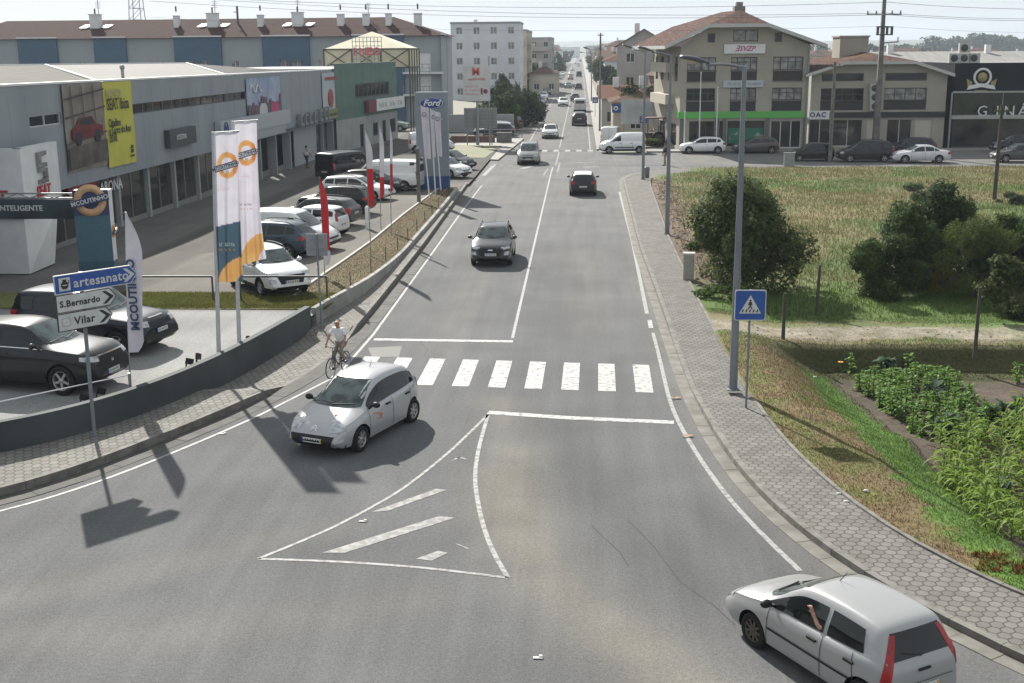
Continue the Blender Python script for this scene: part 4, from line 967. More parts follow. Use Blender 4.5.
def car(kind, label, color, x, y, heading, z=0.0, group=None, solid=False, lod=0, name=None):
    nm = name or {'smallvan': 'van', 'bigvan': 'van', 'crewvan': 'van'}.get(kind, 'car')
    t = make_car(kind, nm, label, color, group, solid, lod); return put(t, x, y, heading, z)
# ================================================================== BUILDINGS
PANE = mat('window_pane', (.008, .010, .011), .08, c2=(.022, .026, .028), scale=.35, spec=.4); PANEL_ = mat('curtained_pane', (.30, .30, .29), .25, c2=(.10, .10, .10), scale=1.6, spec=.6)
FRAME = mat('dark_window_frame', (.045, .045, .045), .5); FRAMEW = mat('white_window_frame', (.55, .55, .53), .5)
ORANGE = mat('orange_print', (.62, .25, .05), .7, c2=(.70, .38, .12), scale=2); NAVYP = mat('navy_print', (.035, .05, .13), .6)
WHITEP = mat('white_panel', (.66, .67, .67), .5, c2=(.58, .59, .59), scale=1.5, detail=6); TEAL = mat('teal_print', (.06, .14, .19), .6)
GREYMET = mat('galvanised_steel', (.30, .32, .33), .45, .5, c2=(.22, .235, .24), scale=6); DARKMET = mat('dark_steel', (.06, .065, .07), .5)
def plane_hit(px, py, o, T):
    """picture point -> (u, z) on the facade plane with matrix T (local y = 0)"""
    n = (T.to_3x3() @ Vector((0, 1, 0))); d = pix(px, py); c0 = Vector((0, 0, CH)); t = (T.translation-c0).dot(n)/d.dot(n)
    q = T.inverted() @ (c0+d*t); return q.x, q.z
def wall_open(mb, x0, x1, z0, z1, ops, depth=.22, mi=0, y=0.0, T=None):
    xs = sorted(set([x0, x1]+[v for o in ops for v in o[:2]])); zs = sorted(set([z0, z1]+[v for o in ops for v in o[2:4]]))
    xs = [v for v in xs if x0-1e-6 <= v <= x1+1e-6]; zs = [v for v in zs if z0-1e-6 <= v <= z1+1e-6]
    for i in range(len(xs)-1):
        for j in range(len(zs)-1):
            cx, cz = (xs[i]+xs[i+1])/2, (zs[j]+zs[j+1])/2
            if any(o[0] < cx < o[1] and o[2] < cz < o[3] for o in ops): continue
            mb.add([(xs[i], y, zs[j]), (xs[i+1], y, zs[j]), (xs[i+1], y, zs[j+1]), (xs[i], y, zs[j+1])], [(0, 1, 2, 3)], mi, False, T)
    for a, b, c_, e in [o[:4] for o in ops]:
        mb.add([(a, y, c_), (b, y, c_), (b, y, e), (a, y, e), (a, y+depth, c_), (b, y+depth, c_), (b, y+depth, e), (a, y+depth, e)], [(0, 1, 5, 4), (1, 2, 6, 5), (2, 3, 7, 6), (3, 0, 4, 7)], mi, False, T)
def window(par, x0, x1, z0, z1, y=.1, nx=2, nz=1, fr=FRAME, pane=PANE, fw=.06, sill=False, T=None, bars=None):
    mb = MB(); d = .07
    mb.box(x0, x1, y, y+d, z0, z0+fw, 0, T); mb.box(x0, x1, y, y+d, z1-fw, z1, 0, T)
    mb.box(x0, x0+fw, y, y+d, z0+fw, z1-fw, 0, T); mb.box(x1-fw, x1, y, y+d, z0+fw, z1-fw, 0, T)
    for i in range(1, nx): x = x0+(x1-x0)*i/nx; mb.box(x-fw/2, x+fw/2, y, y+d, z0+fw, z1-fw, 0, T)
    for i in range(1, nz):
        z = z0+(z1-z0)*i/nz; mb.box(x0+fw, x1-fw, y+.004, y+d-.004, z-fw*.4, z+fw*.4, 0, T)
    if bars: 
        for z in bars: mb.box(x0+fw, x1-fw, y+.004, y+d-.004, z-fw*.4, z+fw*.4, 0, T)
    if sill: mb.box(x0-.05, x1+.05, -.05, y, z0-.06, z0-.005, 0, T)
    o = mb.build('window', fr, par)
    p = MB(); p.add([(x0+.02, y+.04, z0+.02), (x1-.02, y+.04, z0+.02), (x1-.02, y+.04, z1-.02), (x0+.02, y+.04, z1-.02)], [(0, 1, 2, 3)], 0, False, T); p.build('pane', pane, o)
    return o
def xf(x, y, z, rz): return Matrix.Translation((x, y, z)) @ Matrix.Rotation(rz, 4, 'Z')
def T_text(u, y, z): return frameT((u, y, z), (1, 0, 0))     # local facade frame, reading from -y side
def strokes(mb, x0, x1, z, h, y, mi=0, T=None, n=10, seed=1):
    r = random.Random(seed); s_ = (x1-x0)/n
    for i in range(n):
        if r.random() < .12: continue
        a = x0+i*s_; wd = s_*.62; k = r.random()
        mb.box(a, a+wd*.28, y-.01, y, z-h/2, z+h/2, mi, T)
        if k < .6: mb.box(a+wd*.3, a+wd, y-.009, y, z+h*(.28 if k < .3 else -.42), z+h*(.42 if k < .3 else -.28), mi, T)
        if k > .4: mb.box(a+wd*.72, a+wd, y-.009, y, z-h/2, z+h*(.2), mi, T)

# ---- long grey car dealership ------------------------------------------------
rz = math.atan2(1, .025); Y0 = 38.0; X0 = -23.85+.025*(Y0-43); Z0 = 0.0
TD = xf(X0, Y0, 0, rz)
deal = thing('dealership_building', 'long grey metal clad car dealership with shop windows and hanging advertising banners', 'building', (X0, Y0, 0), rz)
def DP(x, y): return plane_hit(x, y, None, TD)
CLAD = mat('grey_metal_cladding', (.255, .282, .305), .6, c2=(.215, .24, .262), scale=.5, detail=8, stretch=(1, 1, .3)); CLADL = mat('pale_metal_cladding', (.32, .34, .35), .6)
ROOFG = mat('grey_corrugated_roof', spec=.08, c=(.155, .148, .138), rough=.9, c2=(.105, .10, .092), scale=1.2, stretch=(.15, 2.2, 1), detail=7); ROOFW = mat('white_corrugated_roof', spec=.08, c=(.29, .283, .27), rough=.9, c2=(.23, .225, .215), scale=1.0, stretch=(2, .1, 1)); ROOFD = mat('dark_corrugated_roof', spec=.08, c=(.095, .092, .09), rough=.9, c2=(.065, .063, .06), scale=1.2, stretch=(.15, 2.2, 1))
LEN = 70.5; ztop = lambda u: 7.85-.35*u/LEN; zb_ = lambda u: 3.15
mb = MB()
us0, usz = DP(132, 103.6); 
band = [(DP(132.5, 108)[0], DP(246, 98)[0], 5.98, 6.5)]; a2 = (DP(29, 118)[0], DP(61.5, 118)[0], 5.98, 6.5); c2_ = (DP(341, 85)[0], DP(351, 85)[0]-.3, 5.9, 6.35)
wall_open(mb, -8, LEN, 3.1, 7.35, [band[0], a2, c2_], .2)
mb.add([(-8, 0, 7.35), (LEN, 0, 7.35), (LEN, 0, 7.5), (-8, 0, 7.89)], [(0, 1, 2, 3)])
mb.box(-8, LEN, .004, .7, 3.06, 3.1)                       # soffit
for u in np.arange(-6, LEN, 1.45): mb.box(u, u+.02, -.006, 0, 3.12, 7.34)     # joints between sheets
mb.build('upper_wall', CLAD, deal)
mb = MB(); mb.prism([(-8, 7.9), (-8, 7.98), (LEN, 7.59), (LEN, 7.51)], -.06, .3, 'y'); mb.build('parapet_cap', WHITEP, deal)
window(deal, *band[0], y=.08, nx=9); window(deal, *a2, y=.08, nx=2, fr=FRAMEW); window(deal, *c2_, y=.08, nx=3)
# shop front below, set back .6
SHOP = mat('shop_glass', (.012, .014, .014), .07, c2=(.055, .052, .048), scale=.5, spec=.45, detail=5)
us = [DP(x, y)[0] for x, y in ((57, 246), (76, 240), (107, 231), (143, 219), (174, 208), (199, 199), (212, 195))]
u = DP(57, 246)[0]; bays = []
while u < LEN-1: bays.append((u, min(u+4.1, LEN))); u += 4.1
doors = {8, 9}
for i, (a, b) in enumerate([(-8, u0) for u0 in [bays[0][0]]]+bays):
    g0 = .02
    if i in (9, 10): 
        MB().box(a+.25, b-.05, 1.9, 1.95, 0, 3.05).build('dark_entrance', mat('dark_interior', (.02, .02, .02)), deal)
    else: window(deal, a+.22, b, g0+.3, 3.04, y=.55, nx=2 if i else 1, fr=GREYMET, pane=SHOP, fw=.07)
    z = 0
    MB().box(a, a+.24, .35 if i not in (9, 10, 11) else .02, .66, -.1, 3.06).build('pillar', CLADL, deal)
mb = MB(); mb.box(-8, LEN, .5, .64, -.1, .55); mb.build('plinth', mat('grey_plinth', (.20, .20, .19)), deal)
MB().box(DP(298, 150)[0], DP(320, 145)[0], .3, .36, 0, 3.05).build('wall_panel', CLADL, deal)
ur0, ur1 = DP(76, 200)[0], DP(104, 200)[0]; mb = MB(); mb.box(ur1-.35, ur1, .3, .36, .3, 3.04); mb.box(ur0, ur1-.35, .3, .36, 2.6, 3.04); mb.build('red_portal', mat('red_panel', (.32, .02, .03), .5), deal)
# body and roofs
mb = MB(); mb.box(-8, LEN, 1.96, 2.2, -.1, 3.05); mb.box(LEN-.2, LEN, 0.001, 38, -.1, 7.5); mb.box(-8, -7.8, .001, 38, -.1, 7.8); mb.build('side_wall', CLAD, deal)
def roofpt(x, y, zz):
    p = G(x, y, zz); q = TD.inverted() @ p; return (q.x, q.y, zz)
A0 = (-8, .3, 7.72); A1 = (DP(108, 81)[0], .3, 7.62); A2 = (DP(235, 77)[0], .3, 7.5); A3 = (LEN, .3, 7.4)
F0 = roofpt(-60, 66, 8.0); F1 = roofpt(45, 65, 8.15); F2 = roofpt(186, 63.2, 8.15); F3 = roofpt(257, 68.5, 7.9); 
MB().add([A0, A1, F1, F0, (-8, 42, 7.9)], [(0, 1, 2, 3, 4)]).build('roof', ROOFG, deal)
MB().add([A1, A2, F2, F1], [(0, 1, 2, 3)]).build('roof', ROOFW, deal)
MB().add([A2, A3, (LEN, 8, 7.45), F3, F2], [(0, 1, 2, 3, 4)]).build('roof', ROOFD, deal)
mb = MB()
for p, q in ((A1, F1), (A2, F2), (F1, F2), (F0, F1)): mb.tube((p[0], p[1], p[2]+.06), (q[0], q[1], q[2]+.04), .07, n=4)
mb.build('roof_edge', WHITEP, deal)
u_, z_ = DP(174, 78); MB().tube((u_, 3, 7.5), (u_, 3, 8.25), .09).ball((u_, 3, 8.3), .16, 8).build('roof_vent', GREYMET, deal)
# banners on the wall (each hangs from the building: things of their own)
def wall_banner(name, label, cat, px, z0, z1, m_, yy=-.07, extra=None):
    u0, u1 = DP(*px[0])[0], DP(*px[1])[0]; p = TD @ Vector((u0, yy, z0)); t = thing(name, label, cat, p, rz)
    W_, H_ = u1-u0, z1-z0; V = []; nx, nz = 14, 14
    for j in range(nz+1):
        for i in range(nx+1):
            V.append((W_*i/nx, -.03*math.sin(i*1.7+j*.6)*(1-j/nz)-.02, H_*j/nz))
    F = [(j*(nx+1)+i, j*(nx+1)+i+1, (j+1)*(nx+1)+i+1, (j+1)*(nx+1)+i) for j in range(nz) for i in range(nx)]
    MB().add(V, F, 0, True).build('cloth', m_, t)
    if extra: extra(t, W_, H_)
    return t
def ex_photo(t, W_, H_):
    mb = MB()
    for a in (.15, .42, .7): mb.prism([(a*W_, H_*.98), (a*W_+.06, H_*.98), (a*W_+.2, H_*.35), (a*W_+.14, H_*.35)], -.10, -.09)
    for z in (.93, .72, .42): mb.prism([(0.02, H_*z-.35), (W_-.02, H_*z), (W_-.02, H_*z-.07), (.02, H_*z-.44)], -.102, -.092)
    mb.build('printed_beams', mat('print_dark', (.07, .065, .06)), t)
    mb = MB(); c = (W_*.5, H_*.47)
    mb.prism([(c[0]-1.7, c[1]-.42), (c[0]-1.75, c[1]+.05), (c[0]-1.2, c[1]+.2), (c[0]-.8, c[1]+.55), (c[0]+.5, c[1]+.58), (c[0]+1.0, c[1]+.2), (c[0]+1.7, c[1]+.08), (c[0]+1.75, c[1]-.4)], -.11, -.094)
    mb.build('printed_red_car', mat('print_red', (.20, .03, .03), c2=(.09, .015, .015), scale=1.6), t)
    mb = MB(); mb.prism([(c[0]-.65, c[1]+.48), (c[0]-.95, c[1]+.2), (c[0]+.8, c[1]+.2), (c[0]+.45, c[1]+.5)], -.118, -.112)
    for k in (-1.05, 1.1): mb.tube((c[0]+k, -.12, c[1]-.38), (c[0]+k, -.1, c[1]-.38), .33, n=16)
    mb.build('printed_windows', mat('print_black', (.03, .03, .035)), t)
    MB().prism([(0.05, .1), (W_-.05, .25), (W_-.05, H_*.32), (.05, H_*.28)], -.105, -.096).build('printed_street', mat('print_street', (.12, .105, .09), c2=(.06, .05, .045), scale=1.1), t)
wall_banner('advertising_banner', 'tall grey photo banner with a red car hung on the dealership wall', 'banner', ((62.5, 120), (103, 120)), 3.75, 7.72, mat('photo_print', (.27, .24, .205), c2=(.17, .15, .13), scale=.8, detail=7), extra=ex_photo)
def ex_yel(t, W_, H_):
    k = mat('print_letters', (.03, .03, .03)); mb = MB()
    for s_, z, sz, m_ in (('NOVO', .86, .62, 1), ('SEAT Ibiza', .735, .80, 0), ('Citadino', .52, .56, 0), ('e Carro do Ano', .43, .53, 0), ('2018.', .34, .56, 0)):
        text_mb(mb, s_, sz, frameT((.22, -.09, H_*z), (1, 0, 0)) @ Matrix.Scale(.80 if m_ == 0 else 1, 4, (1, 0, 0)), .01, m_, 'LEFT', bold=.008)
    mb.box(W_-.75, W_-.5, -.1, -.08, H_*.13, H_*.17); mb.box(W_-.75, W_-.5, -.1, -.08, H_*.18, H_*.22); mb.box(W_-.85, W_-.42, -.1, -.08, H_*.08, H_*.10)
    mb.build('lettering', [k, mat('print_grey', (.42, .42, .2))], t)
wall_banner('advertising_banner', 'tall yellow banner with black lettering beside the photo banner', 'banner', ((103.3, 120), (132, 120)), 3.55, 7.7, mat('yellow_print', (.52, .50, .07), .7, c2=(.46, .44, .06), scale=1), extra=ex_yel)
def ex_city(t, W_, H_):
    mb = MB(); r = random.Random(4)
    for i in range(16): a = W_*i/16; h = r.uniform(.35, .6)*H_; mb.box(a+.05, a+W_/18, -.1, -.092, H_*.08, h)
    mb.build('printed_towers', mat('print_towers', (.10, .08, .11), c2=(.2, .13, .15), scale=2), t)
    mb = MB()
    for x_, c_, s_ in ((.42, 0, 1), (.78, 1, 1.15)): mb.prism([(W_*x_-1*s_, .5), (W_*x_-1*s_, .85), (W_*x_-.6*s_, 1.2), (W_*x_+.6*s_, 1.2), (W_*x_+1*s_, .85), (W_*x_+1*s_, .5)], -.115, -.104, mi=c_)
    mb.build('printed_cars', [mat('print_white', (.5, .5, .5)), mat('print_magenta', (.42, .06, .14))], t)
    mb = MB(); pts = [(W_*(.08+.035*i), -.1, H_*(.76+.09*math.sin(i*1.3))) for i in range(10)]; mb.path(pts, .05, 5); mb.build('printed_scribble', WHITEP, t)
wall_banner('advertising_banner', 'square blue banner showing cars in front of towers, hung on the dealership wall', 'banner', ((245, 90), (279, 90)), 4.35, 7.35, mat('blue_sky_print', (.22, .28, .42), c2=(.40, .44, .52), scale=.5), extra=ex_city)
def ex_red(t, W_, H_):
    mb = MB(); mb.ball((W_*.42, -.05, H_*.45), W_*.15, 10, 0, (1, .05, .8)); mb.box(W_*.15, W_*.85, -.1, -.09, H_*.85, H_*.91)
    mb.build('printed_figure', mat('print_rust', (.35, .07, .05)), t)
    MB().box(.1, W_-.1, -.1, -.088, H_*.02, H_*.22).box(W_*.2, W_*.8, -.1, -.085, H_*.07, H_*.13).build('printed_field', mat('print_olive', (.22, .22, .09)), t)
wall_banner('advertising_banner', 'narrow pale banner with a red figure hung near the far end of the dealership', 'banner', ((321.3, 90), (339.5, 90)), 3.25, 7.3, mat('pale_blue_print', (.36, .42, .48), c2=(.46, .46, .46), scale=.5), extra=ex_red)
# signs on the wall
u0, u1 = DP(164, 139)[0], DP(191, 139)[0]; p = TD @ Vector((u0, -.35, 3.9))
t = thing('shop_sign', 'dark grey box sign with white lettering on the dealership wall', 'sign', p, rz)
MB().box(0, u1-u0, 0, .3, 0, .98).build('sign_box', mat('sign_dark', (.045, .055, .058), .5), t)
text_mb(MB(), 'x', .1, Matrix()) 
mb = MB(); text_mb(mb, 'KOSTRA', .42, frameT(((u1-u0)*.42, -.02, .5), (1, 0, 0)), .02); mb.build('lettering', WHITEP, t)
u0, u1 = DP(214, 128)[0], DP(246, 122)[0]; p = TD @ Vector((u0, -.45, 3.85))
t = thing('shop_sign', 'pale box sign with a round blue emblem above the showroom glass', 'sign', p, rz)
MB().box(0, u1-u0+10, 0, .4, 0, 1.0).build('sign_box', mat('sign_pale', (.38, .41, .43), .5), t)
mb = MB(); mb.lathe([(.36, 0), (.36, -.04), (.44, -.04), (.44, 0)], 24, 0, Matrix.Translation((1.0, -.01, .5)), 'y', True)
mb.tube((.78, -.03, .75), (.92, -.03, .42), .035); mb.tube((.92, -.03, .42), (1.0, -.03, .6), .035); mb.tube((1.0, -.03, .6), (1.08, -.03, .42), .035); mb.tube((1.08, -.03, .42), (1.22, -.03, .75), .035)
mb.build('emblem', mat('emblem_blue', (.03, .08, .25), .4), t)
u0, u1 = DP(247, 126)[0], DP(279, 118)[0]
MB().box(u0-7, u1+.3, -.40, -.004, 3.2, 4.18).build('sign_fascia', CLADL, deal)
u0 = DP(283, 131)[0]; p = TD @ Vector((u0, -.6, 3.35)); t = thing('illuminated_letters', 'large grey block letters standing on a bracket over the dealership entrance', 'sign', p, rz)
MB().box(0, 15.5, .1, .5, -.06, .0).build('bracket', DARKMET, t)
mb = MB()
for i, (a, h) in enumerate(((4.0, .95), (5.4, .9), (6.9, .95), (8.5, .9), (10.5, 1.0), (12.2, 1.05), (13.5, 1.1))): 
    mb.box(a, a+.9, .15, .45, .0, h*.22); mb.box(a, a+.25, .15, .45, h*.22, h); mb.box(a+.25, a+.9, .15, .45, h*.8, h)
mb.build('letter_block', GREYMET, t)
u_, = (DP(103, 195)[0],); MB_ = MB(); text_mb(MB_, 'ARONA', .78, frameT((DP(112, 192)[0]+.7, .30, 2.55), (1, 0, 0)), .015, 0, 'CENTER', bold=.01); MB_.build('window_lettering', WHITEP, deal)

# white portal with the chrome emblems
C0 = Vector((-22.7, 47.9)); C1 = Vector((-22.95, 52.0)); C2 = C0+Vector((-7.0, -.6))
t = thing('entrance_portal', 'white cornered entrance portal with chrome emblems and red lettering', 'sign', (C0.x, C0.y, 0))
mb = MB()
for a, b, ang in ((C0, C1, 0), (C2, C0, 0)):
    d = (b-a); L_ = d.length; r_ = math.atan2(d.y, d.x); T_ = Matrix.Translation((a.x-C0.x, a.y-C0.y, 0)) @ Matrix.Rotation(r_, 4, 'Z')
    mb.box(0 if a is C0 else .0, L_, .002, .35, 2.2, 5.35, 0, T_)
mb.build('panel', WHITEP, t)
def s_emblem(par, T_, size, name='emblem'):
    mb = MB(); s_ = size
    for sg in (1, -1):
        for x0, x1, z0, z1, sl in ((-.38, .38, .34, .52, .06), (-.38, -.12, .16, .34, 0), (-.38, .36, .04, .16, -.05)):
            q = [(x0, z0), (x1, z0+sl), (x1, z1+sl*.3), (x0, z1)]; mb.prism([(x*s_*sg, z*s_*sg) for x, z in q], -.12, -.01, 'y', 0, T_)
    mb.build(name, mat('chrome_letter', (.32, .32, .33), .22, 1.0), par)
for a, b, c_ in ((C0, C1, .42), (C2, C0, .70)):
    d = b-a; r_ = math.atan2(d.y, d.x); T_ = Matrix.Translation((a.x-C0.x, a.y-C0.y, 0)) @ Matrix.Rotation(r_, 4, 'Z'); L_ = d.length
    s_emblem(t, T_ @ Matrix.Translation((L_*(.5 if a is C0 else .79), 0, 4.42)), 1.25)
    mb = MB(); text_mb(mb, 'SEAT', .62, T_ @ frameT((L_*(.5 if a is C0 else .79), -.03, 3.42), (1, 0, 0)), .03, 0, 'CENTER', shear=.15, bold=.02, spacing=1.15); mb.build('lettering', mat('red_letters', (.42, .02, .03), .4), t)

# promotional kiosk
k0, k1, k2 = G(-4, 272, .55), G(30, 274, .55), G(55, 263, .55)
t = thing('promotion_kiosk', 'white exhibition kiosk with a black banner on a metal truss in front of the showroom', 'kiosk', k1)
base = [(-4.6, .25), (0, 0), (k2.x-k1.x, k2.y-k1.y), (-4.6, 3.2)]
mb = MB(); top = [(x*1.0+(.0 if i != 2 else .35), y+(.0 if i != 2 else 0)) for i, (x, y) in enumerate(base)]
vs = [(x, y, 0) for x, y in base]+[(x*1.02, y, 2.35) for x, y in top]; mb.add(vs, [(0, 1, 5, 4), (1, 2, 6, 5), (2, 3, 7, 6), (3, 0, 4, 7), (4, 5, 6, 7)]); mb.build('counter_box', WHITEP, t)
mb = MB(); mb.box(-6, 2.35, -.12, -.08, 2.22, 3.0); mb.build('banner', mat('black_banner', (.018, .024, .032), .5, c2=(.05, .08, .10), scale=.7), t)
mb = MB(); text_mb(mb, 'INTELIGENTE', .30, frameT((-.05, -.14, 2.64), (1, 0, 0)), .01, 0, 'CENTER', bold=.006); mb.build('lettering', WHITEP, t)
mb = MB()
for z in (3.04, 3.22): mb.tube((-6, -.1, z), (2.35, -.1, z), .03); 
for i in range(17): x = -6+i*.49; mb.tube((x, -.1, 3.04 if i % 2 else 3.22), (x+.49, -.1, 3.22 if i % 2 else 3.04), .018)
mb.tube((2.3, -.1, 0), (2.3, -.1, 3.22), .035); mb.build('truss', GREYMET, t)

# totem with the round orange logo
def ring_logo(mb, T_, r, txt, sz, mi=(0, 1, 2)):
    mb.lathe([(r*.55, -.012), (r, -.012), (r, 0), (r*.55, 0)], 28, mi[0], T_, 'y', True)
    T2 = T_ @ Matrix.Rotation(-R(13), 4, 'Y')
    mb.cbox((0, -.06, 0), (r*2.35, .05, r*.46), mi[1], T2)
    text_mb(mb, txt, sz, T2 @ frameT((0, -.095, 0), (1, 0, 0)), .008, mi[2], 'CENTER', bold=.004)
    strokes(mb, -r*.3, r*.35, -r*.33, r*.16, -.015, mi[1], T_, 5, 3)
pb = G(80, 277, .55); t = thing('totem', 'slim blue and white totem with an orange ring logo beside the kiosk', 'sign', (pb.x, pb.y, .55), R(8))
mb = MB(); mb.box(0, 1.35, 0, .02, .6, 2.4); mb.build('front_print', TEAL, t)
MB().box(0, 1.35, .001, .02, 2.401, 3.4).build('front_top', NAVYP, t)
MB().box(0, 1.35, .024, .62, 0, 3.38).build('core', WHITEP, t)
MB().box(-.01, 1.36, -.006, .63, 0, .6).build('foot', mat('petrol_panel', (.035, .10, .15), .5), t)
mb = MB(); ring_logo(mb, Matrix.Translation((.66, -.03, 3.0)), .62, 'MCOUTINHO', .235); mb.build('ring_logo', [mat('peach_print', (.62, .38, .22)), NAVYP, WHITEP], t)
mb = MB(); ring_logo(mb, Matrix.Translation((1.375, .31, 1.75)) @ Matrix.Rotation(PI/2, 4, 'Z'), .24, 'MCOUTINHO', .09); mb.build('side_logo', [ORANGE, NAVYP, WHITEP], t)

# ---- green building with sign and canopy behind ------------------------------
p0 = Vector((-22.1, 109.2)); p1 = Vector((-19.3, 127.6)); d = p1-p0; rzg = math.atan2(d.y, d.x); TG = xf(p0.x, p0.y, 0, rzg); GLEN = d.length
gb = thing('green_building', 'two storey green and grey shop building with a strip of narrow windows', 'building', (p0.x, p0.y, 0), rzg)
GREENW = mat('green_cladding', (.085, .165, .13), .65, c2=(.068, .13, .105), scale=.7); GPL = mat('pale_grey_render', (.32, .335, .33), .85, c2=(.26, .27, .26), scale=.8)
def GPX(x, y): return plane_hit(x, y, None, TG)
a = GPX(355, 88)[0]; b = GPX(389, 88)[0]
mb = MB(); wall_open(mb, 0, GLEN, 3.0, 7.9, [(a, b, 4.75, 6.1)], .3); mb.build('upper_wall', GREENW, gb)
window(gb, a, b, 4.75, 6.1, y=.15, nx=8, fw=.16)
dd = [(a+1, a+2.2, .1, 2.3), (a+5, a+6.6, .9, 2.2), (a+8, a+9.2, .1, 2.3), (a+10.5, a+12.5, .9, 2.3)]
mb = MB(); wall_open(mb, 0, GLEN, -.1, 3.0, dd, .2); mb.build('lower_wall', GPL, gb)
for q in dd: window(gb, *q, y=.1, nx=2)
mb = MB(); mb.box(0.001, GLEN, .31, 14, -.1, 7.6); mb.build('side_wall', GPL, gb)
mb = MB(); mb.box(0, GLEN, -.02, .3, 7.9, 8.05); mb.build('parapet_cap', GREENW, gb)
a, b = GPX(364, 108)[0], GPX(400, 103)[0]; p = TG @ Vector((a, -.5, 3.35))
t = thing('shop_sign', 'white fascia sign with a dark red end on the green building', 'sign', p, rzg)
MB().box(.0, b-a, 0, .3, .0, 1.15).build('sign_box', WHITEP, t); mb = MB(); strokes(mb, (b-a)*.28, (b-a)*.95, .55, .5, -.004, 0, None, 9, 5); mb.build('lettering', mat('grey_letters', (.25, .25, .26)), t)
MB().box(-.02, (b-a)*.2, -.02, .31, -.02, 1.17).build('red_end', mat('dark_red_panel', (.16, .04, .05)), t)
# cream canopy on steel frame with pink sign
c0 = AY(328, 69, 132); c1 = AY(407, 69, 128)
t = thing('tent_canopy', 'cream pyramid tent on a dark steel frame behind the green building', 'canopy', (c0.x, 130, 0))
W_ = c1.x-c0.x; CREAM = mat('cream_canvas', (.62, .56, .40), .8, c2=(.52, .47, .34), scale=.6); ze, zr, zbm = 9.35, 11.2, 7.4
MB().add([(0, 0, ze), (W_, 0, ze), (W_, 8, ze), (0, 8, ze), (W_/2, 4, zr)], [(0, 1, 4), (1, 2, 4), (2, 3, 4), (3, 0, 4)]).build('canvas_roof', CREAM, t)
mb = MB(); mb.add([(0, .05, zbm), (W_, .05, zbm), (W_, .05, ze), (0, .05, ze)], [(0, 1, 2, 3)]); mb.add([(W_-.05, 0, zbm), (W_-.05, 8, zbm), (W_-.05, 8, ze), (W_-.05, 0, ze)], [(0, 1, 2, 3)]); mb.build('canvas_wall', CREAM, t)
mb = MB()
for i in range(4):
    a_ = W_*i/3; mb.tube((a_, -.02, 0), (a_, -.02, ze), .09, n=6)
    if i < 3: mb.tube((a_, -.05, zbm), (a_+W_/3, -.05, ze), .05, n=5); mb.tube((a_+W_/3, -.05, zbm), (a_, -.05, ze), .05, n=5)
for z in (zbm, ze): mb.tube((0, -.05, z), (W_, -.05, z), .07, n=6); mb.tube((W_, 0, z), (W_, 8, z), .07, n=6)
for yv in (2, 4, 6, 8): mb.tube((W_, yv, 0), (W_, yv, ze), .07, n=6)
mb.build('steel_frame', mat('olive_steel', (.08, .085, .06)), t)
p = AY(353, 62, 120); t = thing('rooftop_sign', 'openwork rooftop lattice sign with pink lettering on the green building', 'sign', (p.x, 120, 7.95))
mb = MB(); hh_ = 2.5
for i in range(9): mb.tube((i*.36, 0, 0), (i*.36, 0, hh_), .035, n=5)
for j in range(7): mb.tube((0, 0, j*hh_/6), (2.9, 0, j*hh_/6), .03, n=5)
mb.build('lattice', GREYMET, t)
mb = MB(); text_mb(mb, 'I NEO', 1.05, frameT((1.45, -.1, 1.1), (1, 0, 0)), .08, 0, bold=.03); mb.build('lettering', mat('pink_letters', (.55, .14, .17)), t)

# ---- long blue and grey apartment block far behind ----------------------------
YB = 160.0; bx0, bx1 = -84.0, float(AY(441, 60, YB).x)
ab = thing('apartment_block', 'long grey and blue apartment block with red tiled roof behind the dealership', 'building', (bx0, YB, 0))
WG = mat('grey_render', (.30, .33, .35), .85, c2=(.27, .30, .318), scale=.3); WB = mat('blue_render', (.055, .115, .18), .8, c2=(.048, .10, .16), scale=.4); TILE = mat('red_roof_tiles', spec=.08, c=(.060, .030, .023), rough=.95, c2=(.042, .023, .019), scale=2.5, stretch=(3, .6, 1), detail=6)
TILEO = mat('orange_roof_tiles', spec=.08, c=(.15, .075, .052), rough=.95, c2=(.115, .055, .038), scale=2.5, stretch=(3, .6, 1), detail=6)
BL = bx1-bx0; zt = 11.0
blues = [(AY(x0, 50, YB).x-bx0, AY(x1, 50, YB).x-bx0) for x0, x1 in ((19, 58), (95, 127), (175, 222), (263, 310), (353, 404), (447, 455))]
wops = []
for px_, py_ in ((82, 61), (100, 61), (160, 62), (190, 61), (205, 61), (235, 61), (285, 60), (297, 60), (322, 60), (342, 62)):
    a_ = AY(px_, py_, YB).x-bx0; wops.append((a_-.6, a_+.6, 6.9, 8.1))
da = AY(424, 60, YB).x-bx0; wops += [(da-.9, da+.9, 6.5, 8.9), (da-.9, da+.9, 3.7, 6.0)]; bwin = (AY(390, 82, YB).x-bx0, 0); wops.append((bwin[0]-.5, bwin[0]+.9, 5.0, 6.3))
mb = MB(); wall_open(mb, 0, BL, -.1, zt, wops, .25); mb.box(BL-.25, BL-.001, .01, 14, -.1, zt); mb.box(0, .25, .01, 14, -.1, zt); mb.build('wall', WG, ab)
for q in wops: window(ab, *q, y=.12, nx=1 if q[1]-q[0] > 1.5 else 2, fr=FRAMEW, pane=PANEL_ if q[1]-q[0] < 1.5 else WHITEP, fw=.09)
